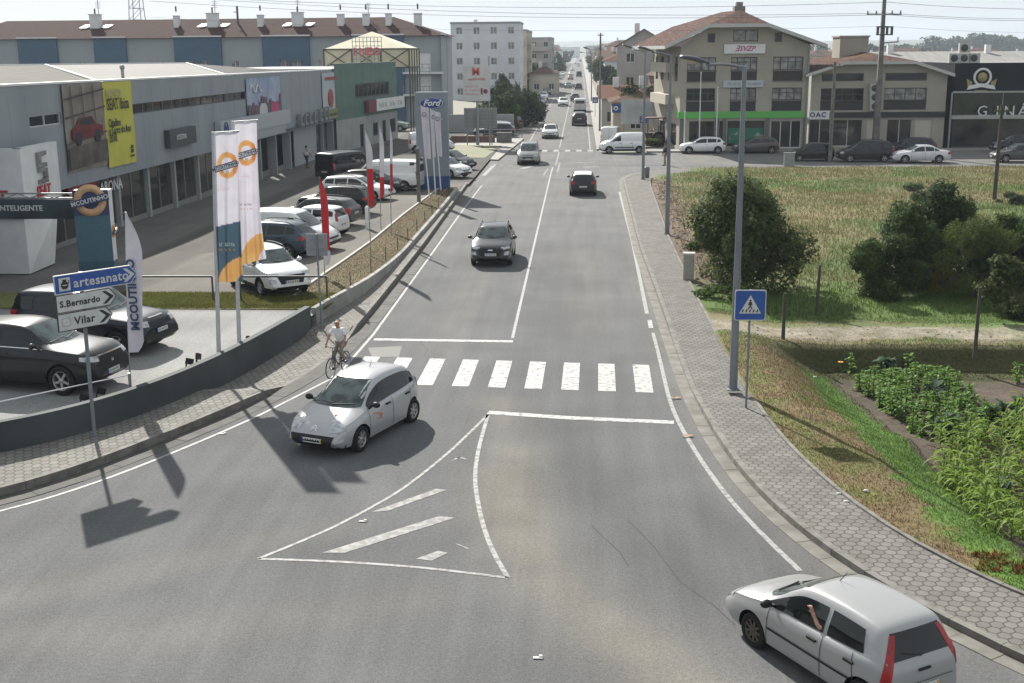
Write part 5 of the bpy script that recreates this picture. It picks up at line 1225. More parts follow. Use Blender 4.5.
for i, (a_, b_) in enumerate(blues):
    o2 = [q for q in wops if q[0] > a_ and q[1] < b_]; mb = MB(); b2 = min(b_, BL)
    xs_ = sorted([a_, b2]+[v for q in o2 for v in q[:2]])
    wall_open(mb, a_, b2, -.1, zt+.12, o2, .02, y=-.35); 
    mb.box(a_, a_+.01, -.35, .0, -.1, zt+.1); mb.box(b2-.01, b2, -.35, 0, -.1, zt+.1); mb.box(a_-.1, b2+.1, -.45, .0, zt+.12, zt+.3, 1); mb.build('blue_wall_panel', [WB, WHITEP], ab)
mb = MB(); mb.add([(-.6, -.6, zt+.05), (BL+.6, -.6, zt+.05), (BL+.6, 14, zt+.05), (-.6, 14, zt+.05), (5, 7, 13.6), (BL-7, 7, 13.6)], [(0, 1, 5, 4), (1, 2, 5), (2, 3, 4, 5), (3, 0, 4)]); rf = mb.build('roof', TILE, ab)
for px_, w_ in ((84, 1.1), (204, 1.2), (291, 1.2), (335, .7), (361, .7), (384, .6), (414, .8), (167, .5), (253, .6)):
    x_ = AY(px_, 25, YB).x-bx0; zc = 12.8 if w_ > 1 else 13.0
    mb = MB(); mb.box(x_-w_*.6, x_+w_*.6, 3.5, 4.6, 11.8, zc+1.4 if w_ > 1 else zc+.9); mb.box(x_-w_*.7, x_+w_*.7, 3.4, 4.7, (zc+1.4 if w_ > 1 else zc+.9), (zc+1.5 if w_ > 1 else zc+1.0))
    ch = mb.build('chimney', WHITEP, rf); MB().tube((x_, 4, zc+1.5), (x_, 4, zc+2.2), .12, n=6).build('cowl', DARKMET, ch)
    if w_ > 1: MB().add([(x_-2.0, 3.2, 12.50), (x_-1, 3.2, 12.50), (x_-.6, 4.3, 12.93), (x_-1.6, 4.3, 12.93), (x_+.9, 3.2, 12.50), (x_+1.9, 3.2, 12.50), (x_+2.3, 4.3, 12.93), (x_+1.3, 4.3, 12.93)], [(0, 1, 2, 3), (4, 5, 6, 7)]).build('skylight', WHITEP, rf)
for zf in (6.45, 3.63):
    a_ = AY(404, 70, YB).x-bx0; mb = MB(); mb.box(a_, BL+.3, -1.3, -.01, zf-.25, zf); b_ = mb.build('balcony', WHITEP, ab)
    mb = MB(); mb.tube((a_, -1.28, zf+1.0), (BL+.3, -1.28, zf+1.0), .04, n=5); mb.tube((a_, -1.28, zf+.5), (BL+.3, -1.28, zf+.5), .03, n=5)
    for i in range(7): x_ = a_+(BL+.3-a_)*i/6; mb.tube((x_, -1.28, zf), (x_, -1.28, zf+1.0), .035, n=5)
    mb.build('railing', GREYMET, b_)
# antenna masts on its roof
for px_, h_ in ((80, 4.2), (201, 4.0), (287, 5.0), (360, 3)):
    x_ = AY(px_, 20, YB).x; t = thing('roof_antenna', {80: 'thin television aerial above the leftmost tall white chimney', 201: 'thin television aerial above the second tall white chimney', 287: 'tallest thin aerial above the third white chimney', 360: 'short aerial on the red roof over the cream tent'}[px_], 'antenna', (x_, YB+6.5, 13.3))
    MB().tube((0, 0, 0), (0, 0, h_*.7), .05, n=5).build('mast', GREYMET, t); mb = MB()
    for i in range(4): mb.tube((-.4, 0, h_*.45+i*.25), (.4, 0, h_*.45+i*.25), .03, n=4)
    mb.build('aerial', GREYMET, t)
# lattice tower beyond
p = AY(137.5, 22, 330); t = thing('lattice_mast', 'tapering steel lattice mast rising beyond the red roof', 'mast', (p.x, 330, 0))
mb = MB(); hw = lambda z: 2.0*(1-z/42)+.5
for z in np.arange(0, 38, 3.0):
    for sx, sy in ((1, 1), (1, -1), (-1, -1), (-1, 1)):
        mb.tube((sx*hw(z), sy*hw(z), z), (sx*hw(z+3), sy*hw(z+3), z+3), .13, n=4)
    for sx in (1, -1): mb.tube((-hw(z), sx*hw(z), z), (hw(z+3), sx*hw(z+3), z+3), .08, n=4); mb.tube((-hw(z), sx*hw(z), z), (hw(z), sx*hw(z), z), .1, n=4)
mb.build('lattice', GREYMET, t)
# ---- beige four storey building on the right ----------------------------------
BEIGE = mat('beige_render', (.35, .325, .27), .88, c2=(.295, .272, .228), scale=.35, detail=8); GREENB = mat('green_fascia', (.10, .42, .075), .5); STONE = mat('stone_cladding', (.12, .125, .115), .8)
pA = G(677, 148, 0); pA = Vector((9.0, 111.9)); rzA = R(3); TA = xf(pA.x, pA.y, 0, rzA)
def APX(x, y): return plane_hit(x, y, None, TA)
bA = thing('corner_building', 'beige four storey building with tiled roof and green shop band at the junction', 'building', (pA.x, pA.y, 0), rzA)
AW = APX(808, 100)[0]
cols = [(APX(687, 70)[0], APX(716, 70)[0]), (APX(731, 70)[0], APX(757, 70)[0]), (APX(773, 70)[0], APX(803, 70)[0])]
ops = []
for a, b in cols:
    for y0, y1 in ((88, 111), (57, 81)):
        ops.append((a, b, APX(745, y1)[1], APX(745, y0)[1]))
zA2 = APX(745, 39)[1]
ops.append((cols[1][0]+.1, cols[1][1]+.0, APX(745, 41.5)[1], APX(745, 29.5)[1]))
ops += [(APX(708, 35)[0], APX(715, 35)[0], APX(745, 42)[1], APX(745, 33)[1]), (APX(775, 35)[0], APX(782, 35)[0], APX(745, 42)[1], APX(745, 33)[1])]
zband0, zband1 = APX(745, 118)[1], APX(745, 111.5)[1]
shops = [(.9, cols[0][1]-.0, .3, zband0-.25), (cols[0][1]+.45, cols[1][0]-.4, .3, zband0-.25) , (cols[1][0]-.15, cols[1][1]+.9, .35, zband0-.25), (cols[2][0]+.0, cols[2][1]+.1, .15, zband0-.25)]
mb = MB(); wall_open(mb, 0, AW, -.1, 9.3, ops[:6]+shops, .25)
# gable part
zg = APX(745, 26.5)[1]; ga, gb_ = APX(708, 27)[0], APX(767, 27)[0]
wall_open(mb, ga, gb_, 9.3, zg, [q for q in ops[6:7]], .25); mb.add([(0, 0, 9.3), (ga, 0, 9.3), (ga, 0, zg)], [(0, 1, 2)]); mb.add([(gb_, 0, 9.3), (AW, 0, 9.3), (gb_, 0, zg)], [(0, 1, 2)])
mb.build('wall', BEIGE, bA)
for i, q in enumerate(ops):
    if i < 6:
        w_ = window(bA, q[0], q[1], q[2]+.95, q[3], y=.12, nx=4, pane=PANEL_ if i in (1, 3, 5, 2, 4) else PANE, fw=.07, bars=[q[3]-.45])
        mb = MB(); mb.box(q[0], q[1], .05, .12, q[2], q[2]+.93); mb.build('parapet_panel', mat('dark_panel', (.014, .014, .015), .5), w_)
        mb = MB(); mb.box(q[0]-.08, q[1]+.08, -.06, .10, q[2]+.86, q[2]+.95); mb.box(q[0]-.08, q[1]+.08, -.06, .10, q[2]-.08, q[2]); mb.build('sill', mat('taupe_sill', (.16, .145, .13)), w_)
    elif i == 6: window(bA, *q, y=.1, nx=2, pane=PANEL_, fw=.08)
    else: window(bA, *q, y=-.06, nx=1, fw=.08)
for q in shops: window(bA, *q, y=.15, nx=3 if q[1]-q[0] > 2 else 1, fr=FRAMEW if q[2] < .2 else FRAME, pane=SHOP, fw=.08)
mb = MB(); mb.box(-.06, AW-.3, -.12, -.004, zband0, zband1); mb.box(-.12, -.004, -.12, 9, zband0+.05, zband1); mb.build('green_band', GREENB, bA)
for a in (0.05, cols[0][1]+.05, cols[1][0]-.6, cols[1][1]+.95, AW-.35): MB().box(a, a+.35, -.08, -.004, -.1, zband0-.006).build('pillar', STONE, bA)
mb = MB(); mb.box(shops[2][0]+.1, shops[2][1]-.1, .1, .14, .6, 2.0); mb.build('window_poster', mat('teal_poster', (.02, .14, .09), c2=(.3, .3, .26), scale=.9, lo=.58, hi=.6), bA)
# side wall facing the road
Lb = 12; mb = MB(); ws = []
TS = Matrix.Rotation(-PI/2-R(-99+90)*0, 4, 'Z')
sd = Vector((-.14, 1)).normalized(); ang = math.atan2(sd.y, sd.x)-rzA
TSd = Matrix.Rotation(ang, 4, 'Z') @ Matrix.Scale(-1, 4, (0, 1, 0))
so = []
for z0, z1 in ((zA2-6.7+3.0, zA2-6.7+4.6), (zA2-3.2+.0, zA2-3.2+1.7)):
    for a in (1.2, 4.2, 7.4, 10.0): so.append((a, a+1.3, z0, z1))
so += [(1.2, 4.6, .3, 2.3), (6, 9, .3, 2.3)]
wall_open(mb, 0, Lb, -.1, 9.3, so, .2, 0, 0, TSd); mb.build('side_wall', BEIGE, bA)
for q in so: window(bA, *q, y=.1, nx=2, T=TSd, pane=PANEL_ if q[2] > 3 else SHOP)
mb = MB()
for z in (4.2, 7.1): mb.box(2.6, 9.8, -.8, -.003, z-.15, z+.75, 0, TSd)
mb.build('balcony', mat('cream_render', (.46, .42, .34)), bA)
mb = MB(); mb.box(AW-.2, AW-.002, .3, 12, -.1, 9.3); mb.box(.3, AW-.3, 11.8, 12, -.1, 9.3); mb.build('rear_wall', BEIGE, bA)
zr = APX(745, 10)[1]+.1; e0 = -1.6; e1 = AW+1.3
mb = MB(); zE = APX(745, 45)[1]; 
V = [(e0, -1.0, zE), (ga, -1.0, zg+.25), (gb_, -1.0, zg+.25), (e1, -1.0, zE), (e0-1.6, 13, zE), (ga-1.6, 13, zg+.25), (gb_-1.6, 13, zg+.25), (e1-.4, 13, zE), (AW*.5, 3.2, zr), (AW*.5-.8, 9, zr)]
mb.add(V, [(0, 1, 5, 4), (1, 8, 9, 5), (1, 2, 8), (2, 6, 9, 8), (2, 3, 7, 6), (5, 9, 6)]); rf = mb.build('roof', mat('roman_tiles', spec=.08, c=(.115, .062, .045), rough=.95, c2=(.045, .028, .023), scale=3.2, stretch=(3.4, .25, .4), detail=3, lo=.44, hi=.56), bA)
mb = MB(); 
for p_, q_ in ((V[0], V[1]), (V[1], V[2]), (V[2], V[3])):
    mb.add([p_, q_, (q_[0], q_[1], q_[2]-.32), (p_[0], p_[1], p_[2]-.32), (p_[0], -.004, p_[2]-.32), (q_[0], -.004, q_[2]-.32)], [(0, 1, 2, 3), (3, 2, 5, 4)])
mb.add([V[0], V[4], (V[4][0], V[4][1], V[4][2]-.3), (V[0][0], V[0][1], V[0][2]-.3)], [(0, 1, 2, 3)])
mb.build('fascia', mat('white_fascia', (.48, .48, .46)), rf)
u_ = APX(748, 10)[0]; MB().box(u_-.5, u_+.5, 4, 5, zr-.8, zr+.35).box(u_-.3, u_+.3, 4.2, 4.8, zr+.35, zr+.75).build('chimney', mat('grey_chimney', (.2, .19, .17)), rf)
mb = MB(); mb.tube((AW-.12, -.12, 0), (AW-.12, -.12, 9.2), .07, n=6); mb.build('downpipe', GREYMET, bA)
def sign_on(T, px0, px1, py, h, label, col=WHITEP):
    a, z = plane_hit(px0, py, None, T); b, _ = plane_hit(px1, py, None, T); p = T @ Vector((a, -.16, z-h/2)); 
    t = thing('shop_sign', label, 'sign', p, math.atan2((T.to_3x3() @ Vector((1, 0, 0))).y, (T.to_3x3() @ Vector((1, 0, 0))).x)); MB().box(0, b-a, 0, .12, 0, h).build('sign_board', col, t); return t, b-a
t, L_ = sign_on(TA, 724, 765, 49, .82, 'white sign with slanted pink lettering under the top window of the beige building'); mb = MB(); text_mb(mb, 'ƎSVZP', .62, frameT((L_/2, -.02, .42), (1, 0, 0)), .015, 0, shear=.35, bold=.01); mb.build('lettering', mat('magenta_letters', (.45, .05, .2)), t)
t, L_ = sign_on(TA, 723, 763, 84, .62, 'pale blue sign between the middle windows of the beige building', mat('pale_blue_sign', (.42, .47, .5))); mb = MB(); strokes(mb, .4, L_*.45, .31, .26, -.003, 0, None, 9, 7); strokes(mb, L_*.62, L_*.95, .31, .18, -.003, 0, None, 9, 8); mb.build('lettering', mat('slate_letters', (.1, .12, .15)), t)

# ---- two storey beige building B ------------------------------------------------
pB = TA @ Vector((AW+.25, .1, 0)); rzB = R(2); TB = xf(pB.x, pB.y, 0, rzB)
def BPX(x, y): return plane_hit(x, y, None, TB)
bB = thing('office_building', 'beige two storey office building with shallow gable and dark shop band', 'building', (pB.x, pB.y, 0), rzB)
BW = BPX(946, 100)[0]; z1_ = BPX(880, 61.5)[1]; zc0, zc1 = BPX(880, 117.5)[1], BPX(880, 112)[1]
o_ = []
for x0, x1 in ((821, 864), (884.5, 927)): o_.append((BPX(x0, 90)[0], BPX(x1, 90)[0], BPX(880, 110)[1], BPX(880, 88)[1])); o_.append((BPX(x0+1, 75)[0], BPX(x1, 75)[0], BPX(880, 81)[1], BPX(880, 73)[1]))
sh = [(BPX(x0, 140)[0], BPX(x1, 140)[0], .25, zc0-.15) for x0, x1 in ((808.5, 830), (832, 862), (886, 911))]; dr = (BPX(914, 140)[0], BPX(931, 140)[0], .05, zc0-.2); dr2 = (BPX(866, 140)[0], BPX(875, 140)[0], .05, zc0-.2)
mb = MB(); wall_open(mb, 0, BW, -.1, z1_-.9, o_+sh+[dr, dr2], .22); mb.add([(0, 0, z1_-.9), (BW, 0, z1_-.9), (BW-3.2, 0, z1_), (2.8, 0, z1_)], [(0, 1, 2, 3)]); mb.box(BW-.2, BW-.001, .23, 15, -.1, z1_-.9); mb.build('wall', BEIGE, bB)
for i, q in enumerate(o_):
    if i % 2 == 0:
        w_ = window(bB, q[0], q[1], q[2]+.85, q[3], y=.1, nx=4, nz=2, pane=PANEL_ if i == 2 else PANE, fw=.07); MB().box(q[0], q[1], .05, .1, q[2], q[2]+.8).box(q[0]-.05, q[1]+.05, -.05, .09, q[2]+.8, q[2]+.85).build('parapet_panel', mat('dark_panel', (.035, .035, .035)), w_)
    else: window(bB, *q, y=.1, nx=1, fw=.1)
for q in sh: window(bB, *q, y=.12, nx=2, pane=SHOP, fr=FRAMEW, fw=.06)
for q in (dr, dr2): MB().box(q[0], q[1], .1, .15, q[2], q[3]).build('door', mat('cream_door', (.46, .43, .36), .6), bB)
mb = MB(); mb.box(.0, BW, -.12, -.004, zc0, zc1); mb.build('dark_band', mat('dark_band', (.012, .013, .014), .5), bB)
mb = MB()
V = [(-.7, -.8, z1_-1.05), (2.8, -.8, z1_+.05), (BW-3.2, -.8, z1_+.05), (BW+.4, -.8, z1_-1.1), (-.7, 15, z1_-1.05), (2.8, 15, z1_+.05), (BW-3.2, 15, z1_+.05), (BW+.4, 15, z1_-1.1)]
mb.add(V+[(6, 4, z1_+.8), (BW-6.5, 4, z1_+.8), (6, 11, z1_+.8), (BW-6.5, 11, z1_+.8)], [(0, 1, 5, 4), (2, 3, 7, 6), (1, 2, 9, 8), (1, 8, 10, 5), (2, 6, 11, 9), (8, 9, 11, 10), (5, 10, 11, 6)]); rf = mb.build('roof', bpy.data.materials['roman_tiles'], bB)
mb = MB()
for p_, q_ in ((V[0], V[1]), (V[1], V[2]), (V[2], V[3])): mb.add([p_, q_, (q_[0], q_[1], q_[2]-.28), (p_[0], p_[1], p_[2]-.28), (p_[0], -.004, p_[2]-.28), (q_[0], -.004, q_[2]-.28)], [(0, 1, 2, 3), (3, 2, 5, 4)])
mb.build('fascia', bpy.data.materials['white_fascia'], rf)
a, z = BPX(856, 50); b, _ = BPX(886, 50); MB().box(a, b, 6, 9, z1_, z1_+2.2).box(a-.1, b+.1, 5.9, 9.1, z1_+2.2, z1_+2.35).build('roof_house', BEIGE, rf)
t, L_ = sign_on(TB, 809, 829, 115, .75, 'white shop sign with three dark letters at the left of the office building'); mb = MB(); text_mb(mb, 'OAC', .62, frameT((L_*.42, -.02, .38), (1, 0, 0)), .015, 0, spacing=1.2, bold=.02); mb.build('lettering', NAVYP, t)
for i, (py, lab) in enumerate(((88, 'top'), (97, 'middle'), (106, 'bottom'))):
    a, z = BPX(869, py); p = TB @ Vector((a, -.45, z-.4)); t = thing('air_conditioner', f'{lab} unit of the three air conditioners stacked beside the utility pole', 'air conditioner', p, rzB, 'air conditioners in a column on the wall')
    MB().box(0, .95, 0, .35, 0, .78).build('casing', mat('ac_white', (.45, .45, .43)), t); MB().lathe([(.01, -.01), (.28, -.02), (.30, 0)], 16, 0, Matrix.Translation((.4, -.005, .39)), 'y').build('fan_grille', FRAME, t)

# ---- black glass building ------------------------------------------------------
pC = TB @ Vector((BW+.5, -.3, 0)); rzC = R(1); TC = xf(pC.x, pC.y, 0, rzC)
def CPX(x, y): return plane_hit(x, y, None, TC)
bC = thing('black_glass_building', 'black gym building with glass front, crest and large spaced letters', 'building', (pC.x, pC.y, 0), rzC)
zz = [CPX(980, y)[1] for y in (63, 92, 117, 148)]
BLK2 = mat('black_cladding', (.007, .009, .012), .7, c2=(.012, .014, .018), scale=.5, spec=.12)
mb = MB(); mb.box(0, 22, 0, .4, zz[1], zz[0]); mb.box(0, .3, .41, 14, -.1, zz[0]); mb.build('upper_wall', BLK2, bC)
mb = MB(); mb.box(-.05, 22, -.3, -.003, zz[2]-.16, zz[2]+.16); mb.box(-.05, 22, -.16, -.003, zz[1]-.06, zz[1]+.08); mb.build('steel_ledge', mat('pale_steel', (.36, .36, .33), .5), bC)
for i in range(5):
    a = .15+i*4.4; window(bC, a, a+4.35, zz[2]+.17, zz[1]-.07, y=.1, nx=1, pane=mat('tinted_glass', (.006, .011, .008), .08, c2=(.02, .03, .018), scale=.5, spec=.6), fw=.05); window(bC, a, a+4.35, .1, zz[2]-.17, y=.5, nx=1, pane=SHOP, fw=.05)
mb = MB(); mb.tube((-.2, -.35, 0), (-.2, -.35, zz[1]), .09, n=8); mb.tube((10.2, -.3, 0), (10.4, -.3, zz[2]), .06, n=8); mb.build('steel_column', GREYMET, bC)
mb = MB(); mb.box(1, 14, 1, 12, zz[0]-.1, zz[0]); mb.build('roof_slab', mat('grey_slab', (.2, .2, .2)), bC)
a, z = CPX(981.5, 80); p = TC @ Vector((a, -.06, z-1.1)); t = thing('crest', 'round white ringed crest with golden wings on the black wall', 'sign', p, rzC)
mb = MB(); mb.lathe([(.62, -.05), (.72, -.07), (.82, -.05), (.82, 0), (.62, 0)], 28, 0, Matrix.Translation((.05, 0, 1.35)), 'y', True); mb.prism([(-1.3, .25), (-1.1, .62), (.0, .82), (1.1, .62), (1.3, .25), (1.0, .3), (0, .48), (-1.0, .3)], -.09, -.05); mb.build('ring', WHITEP, t)
mb = MB()
GOLD = mat('gold_print', (.30, .26, .10), .5)
for s_ in (1, -1):
    for k in range(4): mb.prism([(s_*.85, .95-k*.12), (s_*(1.35-k*.04), 1.22-k*.2), (s_*(1.3-k*.04), 1.02-k*.2), (s_*.85, .83-k*.12)], -.04, -.005)
mb.lathe([(.01, -.04), (.42, -.04), (.42, 0)], 20, 0, Matrix.Translation((.05, 0, 1.35)), 'y'); mb.prism([(-.7, .02), (.7, .02), (.5, .2), (-.5, .2)], -.05, -.004); mb.build('gold_wings', GOLD, t)
for i, (ch, px_) in enumerate((('G', 982), ('I', 1003), ('N', 1008), ('Á', 1021))):
    pass
mb = MB()
for ch, px_ in (('G', 981.5), ('I', 996.5), ('N', 1008.5), ('Á', 1022)):
    a, z = CPX(px_, 111.5); text_mb(mb, ch, 1.35, frameT((a, -.22, z), (1, 0, 0)), .05, 0)
o = mb.build('letters', mat('letter_white', (.55, .62, .60), .5), bC)
for i, (px_, py) in enumerate(((960, 58.5), (970, 54.5), (970, 60), (980, 58.5))):
    a, z = CPX(px_, py+3); zb = zz[0]+(.9 if i == 1 else 0.0); p = TC @ Vector((a-.5, 1.5, zb)); t = thing('air_conditioner', ['left white fan unit on the black building roof', 'upper fan unit of the rooftop stack on the black building', 'lower fan unit of the rooftop stack on the black building', 'right white fan unit on the black building roof'][i], 'air conditioner', p, rzC, 'fan units on the black building roof')
    MB().box(0, 1.0, 0, .4, 0, .85).build('casing', mat('ac_white', (.5, .5, .48)), t); MB().lathe([(.01, -.01), (.30, -.02), (.33, 0)], 16, 0, Matrix.Translation((.45, -.005, .43)), 'y').build('fan_grille', FRAME, t)

# ---- generic houses --------------------------------------------------------------
def house(name, label, cat, x, y, w_, d_, h, rzh=0, wall_m=None, roof_m=None, roof='hip', rh=1.8, floors=2, nwin=3, win_m=PANE, group=None, face='S', balc=False, gable_side=False):
    t = thing(name, label, cat, (x, y, 0), rzh, group); wall_m = wall_m or BEIGE; roof_m = roof_m or TILEO
    fh = h/floors; ops = []
    for f in range(floors):
        for i in range(nwin): cx = w_*(i+.5)/nwin; ops.append((cx-.6, cx+.6, f*fh+.9, f*fh+min(2.2, fh-.4)))
    mb = MB(); wall_open(mb, 0, w_, -.1, h, ops, .15)
    n2 = max(1, int(d_/4)); sid = [];
    T1 = Matrix.Translation((w_, 0, 0)) @ Matrix.Rotation(PI/2, 4, 'Z'); T2 = Matrix.Translation((0, d_, 0)) @ Matrix.Rotation(-PI/2, 4, 'Z')
    so_ = [(d_*(i+.5)/n2-.55, d_*(i+.5)/n2+.55, f*fh+.9, f*fh+min(2.2, fh-.4)) for f in range(floors) for i in range(n2)]
    for T_ in (T1, T2): wall_open(mb, 0, d_, -.1, h, so_, .15, 0, 0, T_)
    mb.add([(0, d_, -.1), (w_, d_, -.1), (w_, d_, h), (0, d_, h)], [(0, 1, 2, 3)])
    if roof == 'gable': mb.add([(0, 0, h), (w_, 0, h), (w_/2, 0, h+rh)], [(0, 1, 2)]); mb.add([(0, d_, h), (w_, d_, h), (w_/2, d_, h+rh)], [(0, 1, 2)])
    mb.build('wall', wall_m, t)
    for q in ops: window(t, *q, y=.08, nx=2, pane=win_m, fr=FRAMEW, fw=.09)
    side_T = T1 if x < -3 else T2
    for q in so_: window(t, *q, y=.08, nx=2, pane=win_m, fr=FRAMEW, fw=.09, T=side_T)
    if balc:
        mb = MB()
        for f in range(1, floors): mb.box(w_*.1, w_*.9, -1.1, -.002, f*fh-.1, f*fh+.1); mb.box(w_*.1, w_*.9, -1.1, -1.04, f*fh+.1, f*fh+.95)
        for f in range(1, floors): mb.box(.1*d_, .8*d_, -1.0, -.002, f*fh-.1, f*fh+.1, 0, side_T); mb.box(.1*d_, .8*d_, -1.0, -.94, f*fh+.1, f*fh+.9, 0, side_T)
        mb.build('balcony', wall_m, t)
    o = .45; mb = MB()
    if roof == 'hip': rr = min(w_, d_)/2; V = [(-o, -o, h), (w_+o, -o, h), (w_+o, d_+o, h), (-o, d_+o, h)]+([(w_/2, rr, h+rh), (w_/2, d_-rr, h+rh)] if d_ > w_ else [(rr, d_/2, h+rh), (w_-rr, d_/2, h+rh)]); mb.add(V, [(0, 1, 4), (1, 2, 5, 4), (2, 3, 5), (3, 0, 4, 5)] if d_ > w_ else [(0, 1, 5, 4), (1, 2, 5), (2, 3, 4, 5), (3, 0, 4)]); mb.add([(-o, -o, h-.002), (w_+o, -o, h-.002), (w_+o, d_+o, h-.002), (-o, d_+o, h-.002)], [(0, 1, 2, 3)])
    elif roof == 'gable': mb.add([(-o, -o, h-.2), (w_/2, -o, h+rh+.05), (w_/2, d_+o, h+rh+.05), (-o, d_+o, h-.2), (w_+o, -o, h-.2), (w_+o, d_+o, h-.2)], [(0, 1, 2, 3), (1, 4, 5, 2)])
    elif roof == 'gablex': mb.add([(-o, -o, h-.1), (w_+o, -o, h-.1), (w_+o, d_/2, h+rh), (-o, d_/2, h+rh), (-o, d_+o, h-.1), (w_+o, d_+o, h-.1)], [(0, 1, 2, 3), (3, 2, 5, 4)]); mb.add([(0, 0, h-.05), (0, d_, h-.05), (0, d_/2, h+rh-.1), (w_, 0, h-.05), (w_, d_, h-.05), (w_, d_/2, h+rh-.1)], [(0, 1, 2), (3, 4, 5)])
    else: mb.box(-.1, w_+.1, -.1, d_+.1, h, h+.35)
    r_ = mb.build('roof', roof_m if roof != 'flat' else mat('flat_roof', (.3, .3, .3)), t)
    MB().box(w_*.3, w_*.3+.7, d_*.4, d_*.4+.7, h+.3, h+rh+.9).build('chimney', WHITEP, r_)
    return t
CREAMW = mat('cream_wall', (.42, .385, .31), .9, c2=(.36, .33, .27), scale=.5); WHITEW = mat('white_wall', (.60, .62, .65), .85, c2=(.53, .55, .58), scale=.4); PINKW = mat('pink_wall', (.36, .24, .2), .9); GREYW = mat('grey_wall', (.38, .372, .352), .9, c2=(.31, .303, .285), scale=.5)
BROWNT = mat('old_brown_tiles', spec=.08, c=(.12, .078, .058), rough=.95, c2=(.10, .07, .055), scale=3, stretch=(3, .6, 1))
# low house with the faded hoarding
house('low_house', 'low cream house with old brown tiled roof and blue shop plate beside the road', 'house', 3.4, 128.5, 9.5, 9, 3.7, 0, CREAMW, BROWNT, 'hip', 1.7, 1, 2)
p = AY(621, 118, 124); t = thing('billboard', 'wide faded grey billboard in front of the low cream house', 'billboard', (p.x, 124, 0))
MB().box(0, 4.4, 0, .1, 1.7, 4.1).build('board', mat('faded_poster', (.46, .49, .51), c2=(.34, .37, .39), scale=.8, detail=8), t); mb = MB()
for x_ in (.3, 2.2, 4.1): mb.tube((x_, .15, 0), (x_, .15, 4), .06)
mb.build('post', GREYMET, t)
p = AY(612, 108, 127.9); t = thing('shop_sign', 'small square blue sign with a white emblem on the low house', 'sign', (p.x, 127.9, 3.0)); MB().box(0, 1.0, 0, .08, -.35, .55).build('plate', mat('blue_plate', (.03, .08, .22)), t); MB().lathe([(.12, -.02), (.24, -.02), (.24, 0)], 14, 0, Matrix.Translation((.4, 0, .1)), 'y').build('emblem', WHITEP, t)
house('row_house', 'small house with bright orange roof behind the low cream house', 'house', 2.4, 141, 4.6, 10, 3.7, 0, GREYW, TILEO, 'gablex', 1.3, 1, 2)
house('town_house', 'tall plain grey house with red gable roof rising behind the low houses', 'building', 5.0, 172, 7.4, 16, 9.6, R(-4), GREYW, TILEO, 'gable', 2.2, 3, 2)
house('town_house', 'brown brick fronted house between the corner building and the tall grey house', 'building', 9.6, 140, 9, 12, 6.2, R(6), mat('brick_wall', (.22, .13, .10), c2=(.17, .1, .08), scale=4), BROWNT, 'gable', 2.3, 2, 2)
house('town_house', 'bare grey flank house with many chimneys beside the tall grey house', 'building', 11.5, 165, 12, 14, 9.3, R(-4), mat('pale_flank', (.33, .32, .30), c2=(.28, .27, .25), scale=.4), TILEO, 'gable', 2.6, 3, 2)
# left side of the far road
house('apartment_building', 'white four storey apartment building with square windows and balconies', 'building', -24.5, 232, 13.0, 14, 14, 0, WHITEW, None, 'flat', 0, 5, 4, PANEL_, balc=False)
house('apartment_building', 'beige and white apartment building with open balconies on its road side', 'building', -16.6, 258, 5.2, 30, 13, 0, CREAMW, None, 'flat', 0, 4, 2, PANE, balc=True)
house('apartment_building', 'farther grey apartment building with balconies before the pink house', 'building', -16.6, 320, 9, 30, 12, 0, GREYW, TILEO, 'flat', 0, 4, 3, PANE, balc=True)
house('row_house', 'long low white house with brown roof beside the parked cars', 'house', -11.0, 262, 6.3, 8, 4.2, 0, CREAMW, BROWNT, 'hip', 1.6, 1, 2)
house('row_house', 'pink house with red roof farther along the left side of the road', 'house', -23.0, 375, 9, 16, 8, 0, PINKW, TILEO, 'gablex', 2, 2, 3)
# ================================================================== STREET FURNITURE
BLUE = mat('blue_sign_face', (.02, .085, .33), .4, c2=(.018, .07, .28), scale=2); SIGNW = mat('white_sign_face', (.56, .57, .56), .45, c2=(.47, .48, .47), scale=5, detail=8); SIGNK = mat('black_lettering', (.02, .02, .02), .5)
POLEG = mat('galvanised_pole', (.20, .225, .245), .5, .3, c2=(.15, .17, .19), scale=3, stretch=(1, 1, .3)); CONC = mat('weathered_concrete', (.17, .165, .15), .9, c2=(.10, .095, .085), scale=2, detail=8); WOOD = mat('weathered_wood', (.075, .066, .052), .9, c2=(.045, .040, .033), scale=6, stretch=(4, 4, .5), detail=6)
REDF = mat('red_cloth', (.50, .02, .03), .8, c2=(.42, .018, .025), scale=2); WHF = mat('white_cloth', (.62, .60, .64), .85, c2=(.52, .50, .55), scale=2)
